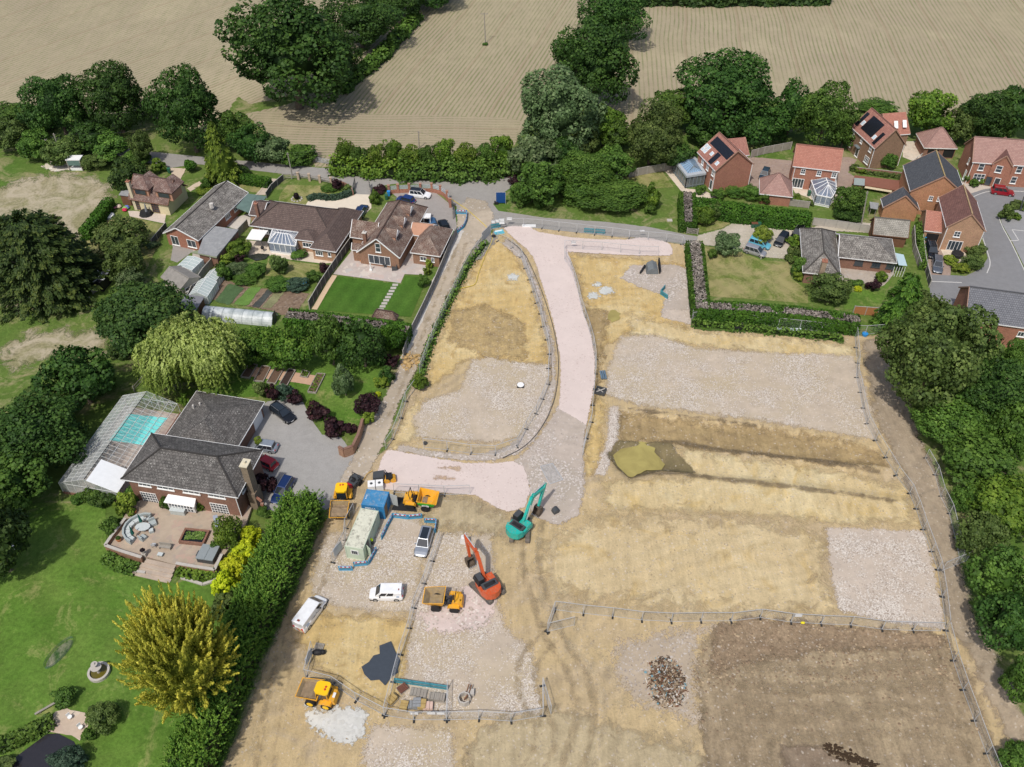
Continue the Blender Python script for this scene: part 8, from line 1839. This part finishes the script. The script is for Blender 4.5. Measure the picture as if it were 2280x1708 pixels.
# raised beds
bl=[((555,809),(573,811),(555,841),(536,838),'leftmost raised bed with seedlings'),((583,814),(603,816),(586,849),(565,847),'second raised bed from left, bare soil'),((614,816),(632,820),(613,854),(594,851),'third raised bed from left, bare soil'),((643,820),(658,824),(639,858),(622,855),'fourth raised bed from left, darkest soil'),((674,824),(690,828),(684,840),(668,837),'small square raised bed with lettuces'),((706,831),(724,832),(703,874),(685,872),'rightmost long raised bed full of green leaves')]
strip('garden_path',[(548,826),(600,834),(650,840),(712,850)],2.2,plain('salmon gravel path',(.5,.33,.23),.95,.2,var=.1,scale=3),4,jag=.03)
for i,(a,b,c,d,l) in enumerate(bl):
    P=[G(*q,.3) for q in (a,b,c,d)]; cc=sum(P,Vector())/4; t=thing('raised_bed',l,'raised bed',(cc.x,cc.y,0),0,'timber raised beds'); m=MB()
    for k in range(4): u,v=P[k],P[(k+1)%4]; m.bar(u-Vector((0,0,.12)),v-Vector((0,0,.12)),.12,.36)
    m.build('timber_frame',M_timber,t); MB().slab([(q.x,q.y) for q in P],0,.22).build('soil',plain('dark bed soil',(.13,.085,.06),.95,.1,var=.3,scale=4) if i!=3 else plain('black bed soil',(.05,.035,.03),.95,.1),t)
    if i in(0,4,5):
        k=60 if i else 30; u=rng.random((k,1)); v=rng.random((k,1)); a_=[np.array(q-cc) for q in P]; C=(a_[0]*(1-u)+a_[1]*u)*(1-v)+(a_[3]*(1-u)+a_[2]*u)*v if i else (a_[0]*(1-u)+a_[1]*u)*(1-v*.4)+(a_[3]*(1-u)+a_[2]*u)*v*.4; C[:,2]=.3
        me=leafmesh('seedlings',C,np.tile([0,0,1.],(k,1))+rng.normal(0,.4,(k,3)),.3,LM['bright']); o=bpy.data.objects.new('seedlings',me); col.objects.link(o); o.parent=t
strip('gravel_border',[(745,614),(722,652),(700,690)],1.0,plain('peach gravel border',(.6,.45,.3),.95,.2,var=.08,scale=3),5,jag=.03)
# stepping stones
for i in range(9):
    x=880-(880-848)*i/8; y=635+(690-635)*i/8; p=G(x,y); tag(MB().box(p.x-.5,p.x+.5,p.y-.3,p.y+.3,.05,.1).build('stepping_stone',M_stone),'pale square stepping stone crossing the vivid lawn','stepping stone','stepping stones')
furn('garden_table','dark square rattan table on the pink patio',(862,592),R(10),[('table_top',MB().box(-.8,.8,-.6,.6,.6,.66),M_dark),('base',MB().box(-.6,.6,-.45,.45,0,.6),M_dark)],z=.06); furn('garden_sofa','dark rattan sofa on the pink patio',(878,596),R(10),[('seat',MB().box(-.5,.5,-1.0,1.0,0,.42),M_dark),('backrest',MB().box(.3,.5,-1.0,1.0,.425,.85),M_dark)],z=.06)
furn('statue','white slender garden statue on the pink patio',(826,602),0,[('figure',MB().cyl((0,0,.3),(0,0,1.5),.16,.1,10).ball((0,0,1.65),.14),M_white),('plinth',MB().box(-.25,.25,-.25,.25,0,.3),M_white)],z=.06)
furn('plant_pot','ochre clay pot by the white patio doors',(806,584),0,[('pot',MB().ball((0,0,.35),.35,10,(1,1,.9)),M_ter),('plant',MB().ball((0,0,.7),.25,8),LM['olive'])],z=.06)
furn('parasol','black covered octagonal table on the pale slabs by the patio doors',(2130,571),0,[('cover',MB().cyl((0,0,.0),(0,0,.75),1.05,1.1,8).cyl((0,0,.75),(0,0,.8),1.1,1.05,8),M_black)],cat='covered table',z=.05)
furn('parasol','black closed parasol base cover on the cottage patio',(326,477),0,[('cover',MB().cyl((0,0,.0),(0,0,.7),1.4,1.1,9),M_black),('folded_canopy',MB().cyl((.2,0,.7),(.3,0,2.4),.3,.08,8),plain('grey canvas',(.22,.23,.25),.8,.2))],cat='covered table',z=.03)
furn('paddling_pool','round grey and white inflatable pool on the cottage lawn',(242,483),0,[('tube',MB().cyl((0,0,0),(0,0,.4),1.2,1.15,22),plain('grey vinyl tube',(.25,.27,.3),.5,.4)),('cover',MB().cyl((0,0,.4),(0,0,.44),1.0,.95,22),M_white)],z=0)
t=thing('toy_pile','jumble of coloured toys and cushions beside the cottage','toys',G(272,467)); 
for i,(c_,nm) in enumerate((((.6,.2,.3),'pink_toy'),((.65,.62,.6),'white_cushion'),((.15,.2,.55),'blue_bundle'),((.6,.03,.1),'red_toy'),((.25,.45,.15),'green_box'),((.65,.5,.42),'peach_cushion'))): MB().ball((random.uniform(-1.6,1.6),random.uniform(-.6,.8),.3),random.uniform(.35,.6),8,(1,1,.7)).build(nm,plain('toy colour',c_,.6,.3),t,local=True)
furn('wooden_cart','small wooden hand cart at the lower end of the cottage hedge',(188,520),R(50),[('tray',MB().box(-.8,.8,-.4,.4,.4,.7),M_wood),('wheel',MB().cyl((.3,-.45,.3),(.3,-.4,.3),.3).cyl((.3,.4,.3),(.3,.45,.3),.3),M_dark)],z=0)
# bins
def bin_(px,label,bm,lm,rz=0):
    furn('wheelie_bin',label,px,rz,[('bin_body',MB().hexa([(-.22,-.25,.05),(.22,-.25,.05),(.22,.25,.05),(-.22,.25,.05),(-.29,-.33,1.0),(.29,-.33,1.0),(.29,.33,1.0),(-.29,.33,1.0)]),bm),('lid',MB().box(-.31,.31,-.36,.36,1.003,1.08),lm),('wheel',MB().cyl((-.25,.28,.1),(.25,.28,.1),.1),M_tyre)],z=.06)
M_brl=plain('brown bin lid',(.16,.07,.04),.6,.3)
bin_((1675,507),'left green bin with brown lid under the long clipped hedge',M_bing,M_brl); bin_((1682,507),'middle green bin with brown lid under the long clipped hedge',M_bing,M_brl); bin_((1689,506),'right green bin with green lid under the long clipped hedge',M_bing,M_bing)
bin_((866,436),'blue lidded bin beside the walled yard hedge',M_binb,M_binb); bin_((861,444),'green bin beside the blue lidded bin in the walled yard',M_bing,M_bing); bin_((681,640),'black bin with blue lid at the corner of the vegetable plot',M_dark,M_binb); bin_((2055,537),'small bin with blue lid at the left of the car port',M_bing,M_binb); bin_((1800,436),'green bin by the patio of the red roofed house',M_bing,M_bing); bin_((378,385),'green bin at the mouth of the sandy drive',M_bing,M_bing)
# ---- small things on the site
def mat_(pts,name,mat,label,cat): o=sheet(name,pts,mat,0,jag=0); zz=hz1(*G(*pts[0])[:2])+.2; o.location.z=zz; del o['kind']; return tag(o,label,cat)
M_mem=plain('dark membrane sheet',(.05,.062,.08),.6,.3,var=.12)
mat_([(845,1440),(871,1430),(880,1452),(892,1474),(886,1492),(887,1500),(872,1510),(858,1529),(845,1516),(826,1518),(812,1504),(805,1487),(822,1476),(832,1462),(846,1458)],'membrane_sheet',M_mem,'big ragged dark blue grey membrane sheet spread on the sand','sheet')
mat_([(884,1109),(900,1110),(925,1128),(928,1142),(872,1138)],'rubber_mat',M_black,'black mat on the ground beside the green sided dumper','mat')
def pallet(px,rz,label,load=None,lc=None,n=4):
    pt=[]; m=MB(); [m.box(-.6,.6,-.5+i*.19,-.37+i*.19,.12,.15) for i in range(6)]; [m.box(x-.05,x+.05,-.5,.46,0,.12) for x in (-.5,0,.5)]; pt.append(('pallet_boards',m,M_timber))
    if load:
        m=MB(); 
        for i in range(n): m.box(-.55+i*1.1/n,-.58+(i+1)*1.1/n,-.45,.42,.16,load+random.uniform(-.08,.08))
        pt.append(('load',m,lc))
    q=P3(px,.1); furn('pallet',label,px,rz,pt,z=hz1(q.x,q.y)+.1,group='pallets of materials')
M_clay=plain('yellow clayware',(.42,.3,.12),.8,.2,var=.2); M_pk=plain('pink blocks',(.6,.43,.36),.85,.2,var=.1); M_pipe=plain('grey castings',(.25,.26,.27),.7,.3,var=.3,scale=4)
pallet((711,1443),R(80),'bare wooden pallet standing by the bin bag on the sand')
pallet((873,1560),R(50),'slanted pallet of yellow clayware at the left of the materials store',.7,M_clay,3); pallet((900,1575),R(80),'pallet of yellow clay pipes near the bottom fence',.7,M_clay,3); pallet((913,1572),R(5),'pallet of grey castings between clay pipes and blocks',.45,M_pipe,4); pallet((929,1570),R(90),'small pallet of white grey fittings in the materials store',.8,M_pipe,3); pallet((940,1572),R(85),'second pallet of yellow clayware beside the pink blocks',.7,M_clay,2); pallet((954,1575),R(0),'pallet of pale pink blocks behind the white signs',.6,M_pk,3); pallet((897,1534),R(40),'tumbled rusty steel bundle at the top left of the materials store',.35,plain('rusty steel',(.16,.07,.05),.8,.2,var=.3),5); pallet((925,1543),R(-8),'timber stack in the middle of the materials store',.3,M_timber,3); pallet((966,1554),R(-8),'long grey trough shaped pallet load, left half',.5,M_timber,5); pallet((981,1556),R(-8),'long grey trough shaped pallet load, right half',.5,M_fen,4); pallet((940,1546),R(-8),'timber stack right of centre in the materials store',.3,M_fen,3)
furn('rubbish_bag','black plastic bag beside the bare pallet',(708,1456),0,[('bag',MB().ball((0,0,.35),.6,9,(1.2,.7,.6)).ball((.6,.1,.25),.35,8),M_black)],z=.1)
t=thing('concrete_chamber','broken concrete chamber rings with timber on the rubble','concrete rings',P3((1034,1562),.1)); m=MB()
for k in range(7): a=k*.8; b=a+.8; m.hexa([(.75*math.cos(a),.75*math.sin(a),0),(.75*math.cos(b),.75*math.sin(b),0),(.6*math.cos(b),.6*math.sin(b),0),(.6*math.cos(a),.6*math.sin(a),0),(.75*math.cos(a),.75*math.sin(a),.9),(.75*math.cos(b),.75*math.sin(b),.9),(.6*math.cos(b),.6*math.sin(b),.9),(.6*math.cos(a),.6*math.sin(a),.9)])
m.build('concrete_ring',M_stone,t,local=True); MB().box(.2,1.1,.5,1.2,0,.6).build('concrete_block',M_stone,t,local=True); MB().bar((.2,.6,.6),(.5,1.7,.7),.12).bar((.5,.6,.6),(.8,1.6,.7),.12).bar((0,-.1,.5),(.4,.3,.9),.15).build('timber_offcuts',M_wood,t,local=True)
def rubble(px,rx,ry,n,label,mats,name='rubble_heap',smin=.12,smax=.5,h=.8):
    p=P3(px); t=thing(name,label,'rubble',p); B=[MB() for _ in mats]
    for i in range(n):
        a=random.random()*6.283; r=random.random()**.7; x,y=rx*r*math.cos(a),ry*r*math.sin(a); z=h*(1-r)*random.random(); s=random.uniform(smin,smax); mb=B[min(random.randrange(len(mats)+5),9)%len(mats) if False else random.choice([0,0,3,3,3,4,5,5,6,6,6,3,5,0,4,6,3,5,0,1,2] if len(mats)==7 else [0])] if i>len(mats) else B[i%len(mats)]
        if random.random()<.4: d=Vector((random.gauss(0,1),random.gauss(0,1),random.gauss(0,.4))).normalized()*s*1.6; mb.bar(Vector((x,y,z+.05))-d,Vector((x,y,z+.05))+d,.07,.06)
        else: mb.ball((x,y,z+s*.15),s*.5,6,(random.uniform(.7,1.4),random.uniform(.7,1.3),random.uniform(.4,.8)))
    for mb,(nm,mt) in zip(B,mats):
        if mb.v: o=mb.build(nm,mt,t,local=True); o['kind']='stuff'
    return t
rubble((1482,1518),2.4,3.3,900,'heap of broken timber roots and rubble beside the dark soil',[('broken_timber',M_wood),('blue_scraps',plain('blue plastic scrap',(.15,.28,.32),.6,.3)),('white_scraps',plain('pale scrap',(.6,.57,.52),.8,.2)),('soil_clods',plain('dark clod',(.12,.085,.06),.95,.1)),('pale_stones',M_stone),('roots',plain('dark root',(.07,.05,.035),.95,.1)),('tan_clods',plain('tan clod',(.32,.24,.16),.95,.1))],h=1.0,smin=.08,smax=.34)
rubble((915,805),1.6,2.2,60,'pile of big orange sandstone lumps near the track',[('sandstone_lump',plain('orange sandstone',(.45,.31,.14),.9,.1,var=.2))],'stone_pile',.3,.9,.6)
cl=plain('soil clod',(.24,.175,.115),.95,.1,var=.2); cl2=plain('tan soil clod',(.38,.29,.19),.95,.1,var=.2); mb=[MB(),MB()]; ex=np.array(EXC)
for _ in range(1500):
    x=random.uniform(ex[:,0].min(),ex[:,0].max()); y=random.uniform(ex[:,1].max()-9,ex[:,1].max()+.3) if random.random()<.75 else random.uniform(45,ex[:,1].max())
    if sdist([(x,y)],EXC)[0]<.1: continue
    s=random.uniform(.04,.2)*(1.5 if random.random()<.1 else 1); z=hz1(x,y); mb[random.random()<.3].ball((x,y,z+.07),s,5,(1,1,.6))
tag(mb[0].build('soil_clods',cl),'loose dark clods scattered over the dug soil','soil clods',kind='stuff'); tag(mb[1].build('soil_clods',cl2),'paler tan clods scattered over the dug soil','soil clods',kind='stuff')
dk=MB()
for i in range(260):
    s=random.random(); q=G(1838+s*110+random.gauss(0,8),1660+s*48+random.gauss(0,6)); dk.ball((q.x,q.y,hz1(q.x,q.y)+.08),random.uniform(.06,.22),5,(1,1,.7))
tag(dk.build('wet_soil_clods',plain('wet dark clod',(.055,.035,.02),.9,.2)),'line of wet dark clods at the bottom of the dug area','soil clods',kind='stuff')
furn('rubber_sheet_bundle','grey tarpaulin heap with black boards on the upper right bay',(1451,601),0,[('tarpaulin',MB().prism([(-1.1,0),(1.1,0),(.9,.9),(.1,1.3),(-.8,.8)],-1.3,1.2),plain('grey tarpaulin',(.16,.175,.18),.6,.3,var=.25,scale=1.5)),('black_board',MB().hexa([(1.2,-1.2,0),(1.4,-1.2,0),(1.6,1.6,0),(1.3,1.6,0),(1.2,-1.2,1.2),(1.4,-1.2,1.2),(1.5,1.6,1.5),(1.2,1.6,1.6)]).bar((-2.2,-1.2,.2),(-1.2,.6,.5),.3,.4),M_black)],cat='tarpaulin',z=.1)
furn('manhole_cover','white round cover on a black base on the left rubble bay',(1159,859),0,[('cover',MB().cyl((0,0,.18),(0,0,.26),.55,n=12),M_white),('base',MB().box(-.55,.55,-.5,.5,0,.17),M_black)],z=.15)
furn('drain_pipes','bundle of blue grey pipes lying beside the pink road',(1344,836),R(95),[('pipe',MB().cyl((-.9,-.25,.15),(.9,-.25,.15),.15).cyl((-.9,.08,.15),(.9,.08,.15),.15).cyl((-.9,.4,.15),(.9,.4,.15),.15),plain('blue grey pipe',(.12,.18,.24),.5,.4))],z=.2)
furn('scrap_bin','dark open bin of scrap beside the pink road fence',(1337,873),R(-20),[('bin_walls',MB().box(-.8,.8,-.7,-.6,0,.5).box(-.8,.8,.6,.7,0,.5).box(-.8,-.7,-.6,.6,0,.5).box(.7,.8,-.6,.6,0,.5).box(-.7,.7,-.6,.6,0,.1),M_dark),('scrap',MB().bar((-.6,-.4,.2),(.6,.4,.6),.12).bar((-.5,.4,.2),(.5,-.4,.5),.1),M_stone)],z=.2)
furn('plastic_pipe','long pale blue white pipe below the lower clipped hedge',(1757,736),R(-2),[('pipe',MB().cyl((-2,0,.15),(2,0,.15),.16).cyl((-2,.3,.15),(2,.3,.15),.12),plain('pale blue pipe',(.6,.68,.72),.4,.4))],z=.1)
furn('steel_forks','black steel fork attachment below the lower clipped hedge',(1642,733),0,[('frame',MB().box(-.9,.9,-.1,.1,0,.5).box(.6,.9,.1,.6,0,.9),M_black),('fork',MB().box(-.8,-.65,-1.0,-.11,0,.1).box(.2,.35,-1.0,-.11,0,.1),M_black)],z=.1)
furn('bucket','bright blue round tub at the top right corner of the site',(1925,747),0,[('tub',MB().cyl((0,0,0),(0,0,.45),.4,.5,14),M_binb)],cat='tub',z=.05); furn('gravel_board','yellow plastic bag on the fence line above the dug soil',(1787,1388),0,[('bag',MB().ball((0,0,.15),.25,8,(1.2,.7,.5)),plain('yellow plastic',(.75,.65,.02),.5,.4))],cat='bag',z=.05)
furn('excavator_bucket','spare digging bucket lying right of the teal excavator',(1236,1140),R(30),[('bucket',MB().prism([(-.4,0),(.4,0),(.45,.6),(.1,.75),(-.3,.5)],-.4,.4),M_dark)],cat='bucket',z=.1)
p=P3((1160,1205))
# hose
for pts,lb,cc,zz in (([(1000,442),(1020,455),(1040,468),(1060,486),(1085,508),(1100,530),(1085,560),(1065,610),(1060,635),(1045,640),(1020,645),(1010,665),(1000,690),(985,715),(975,745)],'long yellow hose snaking from the brick yard down the bay',(.62,.48,.08),.2),([(800,1080),(812,1068),(818,1056),(830,1050)],'orange hose beside the ride on roller and track',(.55,.35,.1),.2)):
    m=MB(); P=[P3(q,zz) for q in chaikin(pts,2,False)]
    for a,b in zip(P,P[1:]): m.bar(a,b,.09)
    one(m,'hose',plain('hose rubber',cc,.5,.4),lb,'hose')
m=MB(); P=[P3(q,.22) for q in chaikin([(1130,535),(1152,550),(1172,572),(1192,615),(1212,665),(1232,730),(1243,785),(1243,850),(1230,910),(1200,965),(1165,1000),(1120,1022)],2,False)]
for a,b in zip(P,P[1:]): m.bar(a,b,.08)
one(m,'duct_pipe',M_dark,'thin dark duct following the left edge of the pink road','pipe')
# ride on roller, mower like buggy, plant
t=furn('roller','yellow and black pedestrian roller parked behind the blue container',(868,1070),R(10),[('engine_box',MB().box(-.5,.4,-.45,.45,.5,1.2),M_black),('drum',MB().cyl((-.4,-.5,.4),(-.4,.5,.4),.4,n=16).cyl((.5,-.5,.4),(.5,.5,.4),.4,n=16),M_yel),('handle',MB().bar((-.2,-.3,1.2),(-.5,-.3,2.1),.06).bar((-.2,.3,1.2),(-.5,.3,2.1),.06).bar((-.5,-.3,2.1),(-.5,.3,2.1),.06),M_black)],z=.15)
furn('compressor','black covered machine with yellow base left of the roller',(845,1068),R(5),[('cover',MB().prism([(-.9,.4),(.9,.4),(.7,1.3),(-.8,1.1)],-.6,.6),M_dark),('base',MB().box(-.9,.9,-.6,.6,.1,.38),M_yel),('wheels',MB().cyl((-.4,-.7,.25),(-.4,.7,.25),.25).cyl((.5,-.7,.25),(.5,.7,.25),.25),M_tyre)],cat='machine',z=.15)
furn('ibc_tank','white boxes stacked just behind the blue container',(838,1086),R(8),[('box_body',MB().box(-1.1,-.1,-.6,.6,0,1.0).box(0,1.0,-.6,.6,0,1.0),M_white),('lids',MB().cyl((-.6,0,1.0),(-.6,0,1.05),.2).cyl((.5,0,1.0),(.5,0,1.05),.2),M_dark)],cat='storage tanks',z=.1)
furn('quad_tractor','red and black compact tractor on the track behind the yellow dumper',(786,1083),R(60),[('bonnet',MB().hexa([(-1.6,-.4,.5),(-.5,-.45,.5),(-.5,.45,.5),(-1.6,.4,.5),(-1.5,-.35,1.05),(-.5,-.4,1.15),(-.5,.4,1.15),(-1.5,.35,1.05)]),plain('dark red paint',(.4,.015,.02),.4,.4)),('body',MB().box(-.5,1.2,-.6,.6,.5,.95).box(.5,1.3,-.6,.6,.95,1.25),M_dark),('seat',MB().box(.0,.4,-.25,.25,.96,1.1).box(.4,.48,-.25,.25,1.1,1.5),M_black),('roll_bar',MB().bar((.8,-.5,1.25),(.8,-.5,2.0),.06).bar((.8,.5,1.25),(.8,.5,2.0),.06).bar((.8,-.5,2.0),(.8,.5,2.0),.06),M_black),('wheel',MB().cyl((.7,-.85,.5),(.7,-.6,.5),.5,n=16).cyl((.7,.6,.5),(.7,.85,.5),.5,n=16).cyl((-1.1,-.7,.3),(-1.1,-.5,.3),.3,n=14).cyl((-1.1,.5,.3),(-1.1,.7,.3),.3,n=14),M_tyre),('lamp',MB().box(-1.62,-1.55,-.3,-.15,.8,.9).box(-1.62,-1.55,.15,.3,.8,.9),Mlamp)],cat='tractor',z=.12)
furn('concrete_pad','white flat slab on the sand by the lane fence',(1178,504),0,[('slab',MB().box(-1.3,1.3,-.4,.4,0,.2),M_white)],cat='slab',z=.1); furn('base_block','black ballast block under the blue notice board',(1105,454),0,[('block',MB().box(-.4,.4,-.3,.3,0,.5),M_black)],cat='block',z=.05)
furn('traffic_bag','black ballast bag by the grey screen panel',(1099,528),0,[('bag',MB().ball((0,0,.25),.45,8,(1,.8,.6)),M_black)],cat='bag',z=.15)
furn('drain_cover','small pale drain cover in the rough grass above the lane',(1491,491),0,[('slab',MB().box(-.5,.5,-.4,.4,0,.12),M_stone)],cat='slab',z=0)
furn('timber_planter','pale timber frame planter against the garden fence',(1385,386),R(8),[('frame',MB().box(-1.6,1.6,-.7,-.6,0,.6).box(-1.6,1.6,.6,.7,0,.6).box(-1.6,-1.5,-.6,.6,0,.6).box(1.5,1.6,-.6,.6,0,.6),M_timber)],cat='planter',z=0)
furn('bird_bath','tiny stone bird bath at the lawn edge beside the silver car',(1694,577),0,[('column',MB().cyl((0,0,0),(0,0,.7),.1),M_stone),('bowl',MB().cyl((0,0,.7),(0,0,.8),.15,.3,12),M_stone)],z=0)
furn('barbecue','black kettle barbecue on the cream patio by the canopy',(586,560),0,[('bowl',MB().ball((0,0,.85),.35,10),M_black),('legs',MB().bar((-.2,-.2,0),(-.1,-.1,.6),.04).bar((.2,-.2,0),(.1,-.1,.6),.04).bar((0,.25,0),(0,.1,.6),.04),M_black)],z=.04)
p=G(570,571); one(MB().slab([(G(*q).x,G(*q).y) for q in ((550,573),(575,566),(600,568),(592,578),(570,582))],.05,.2),'garden_pond',plain('dark garden pond',(.03,.035,.03),.1,.6),'small dark pond edged in the cream patio','pond')
t=thing('garden_stone_circle','small round stone rockery with purple shrub in the front lawn','rockery',G(661,444)); m=MB()
for k in range(10): a=k*.628; m.ball((1.0*math.cos(a),1.0*math.sin(a),.12),.25,6,(1,1,.6))
m.build('stones',M_stone,t,local=True)['kind']='stuff'; MB().ball((0,0,.8),.6,9,(1,1,1.2)).build('shrub',LM['purple'],t,local=True)
one(MB().cyl(G(974,980)*1.0+Vector((-1.2,.3,.25)),G(974,980)+Vector((-1.2,.3,.4)),.3,n=14) if False else MB().cyl(P3((947,989),.15),P3((947,989),.32),.32,n=16),'tyre',M_tyre,'old tyre at the left end of the lower curved fence','tyre')
# people
def person(px,rz,label,shirt,legs,bend=.0,z=0,hat=None):
    p=G(px[0],px[1]); t=thing('person',label,'person',(p.x,p.y,z),rz); b=bend; V=[];E=[];Rd=[]
    def a(v,r,par=None): V.append(v);Rd.append(r); (E.append((par,len(V)-1)) if par is not None else None); return len(V)-1
    pel=a((0,0,.95),.15); ch=a((.28*b,0,1.3-.05*b),.17,pel); sh=a((.42*b,0,1.45-.12*b),.13,ch); nk=a((.5*b,0,1.55-.16*b),.055,sh); hd=a((.56*b+.03,0,1.68-.2*b),.1,nk); a((.58*b+.03,0,1.78-.22*b),.07,hd); a((.56*b+.14,0,1.67-.2*b),.018,hd)
    for s in (-1,1):
        x=a((.42*b,s*.2,1.43-.12*b),.065,sh); y=a((.5*b+.05,s*.27,1.15-.12*b),.05,x); w_=a((.62*b+.2,s*.24,.95-.1*b),.033,y); pm=a((.66*b+.27,s*.235,.91-.1*b),.034,w_)
        for k in range(4): f=a((.68*b+.34-.008*abs(k-1.5),s*(.235+(k-1.5)*.02),.89-.1*b),.01,pm); a((.68*b+.37-.01*abs(k-1.5),s*(.235+(k-1.5)*.021),.86-.1*b),.008,f)
        f=a((.66*b+.29,s*.195,.9-.1*b),.011,pm); a((.67*b+.32,s*.19,.88-.1*b),.009,f)
        h_=a((0,s*.1,.9),.095,pel); kn=a((.04+.08*(s>0),s*.11,.5),.07,h_); an=a((-.0+.05*(s>0),s*.12,.1),.048,kn); a((.16+.05*(s>0),s*.13,.05),.04,an)
    me=bpy.data.meshes.new('body'); me.from_pydata(V,E,[]); o=bpy.data.objects.new('body',me); col.objects.link(o); o.parent=t
    mo=o.modifiers.new('skin','SKIN'); 
    for i,r in enumerate(Rd): me.skin_vertices[0].data[i].radius=(r,r*.85 if i<4 else r)
    me.skin_vertices[0].data[0].use_root=True; o.modifiers.new('ss','SUBSURF').render_levels=2
    cm=NT('clothes and skin'); sx=cm.n('SeparateXYZ'); cm.setin(sx.inputs[0],cm.co); c1=cm.mix(cm.m('GREATER_THAN',sx.outputs[2],.93),legs,shirt); yy=cm.m('ABSOLUTE',sx.outputs[1]); sk=cm.m('GREATER_THAN',sx.outputs[2],1.5-.17*b); c1=cm.mix(sk,c1,(.42,.25,.18)); hnd=cm.m('MULTIPLY',cm.m('GREATER_THAN',sx.outputs[0],.62*b+.2),cm.m('LESS_THAN',sx.outputs[2],1.0)); c1=cm.mix(hnd,c1,(.42,.25,.18)); me.materials.append(cm.out(c1,.8,.2))
    h=MB(); h.ball((.56*b+.0,0,1.73-.2*b),.125,12,(1,.9,.85)); h.build('hard_hat' if hat else 'hair',hat or plain('brown hair',(.05,.03,.02),.8,.2),t,local=True); return t
person((831,1214),R(160),'person in lime hi-vis jacket bending at the cabin door',(.55,.75,.03),(.02,.02,.025),.9,.1,plain('white hard hat',(.75,.78,.7),.4,.4))
person((1817,440),R(200),'person in dark clothes standing in the garden left of the conservatory',(.1,.09,.11),(.04,.04,.05),.15,.05)
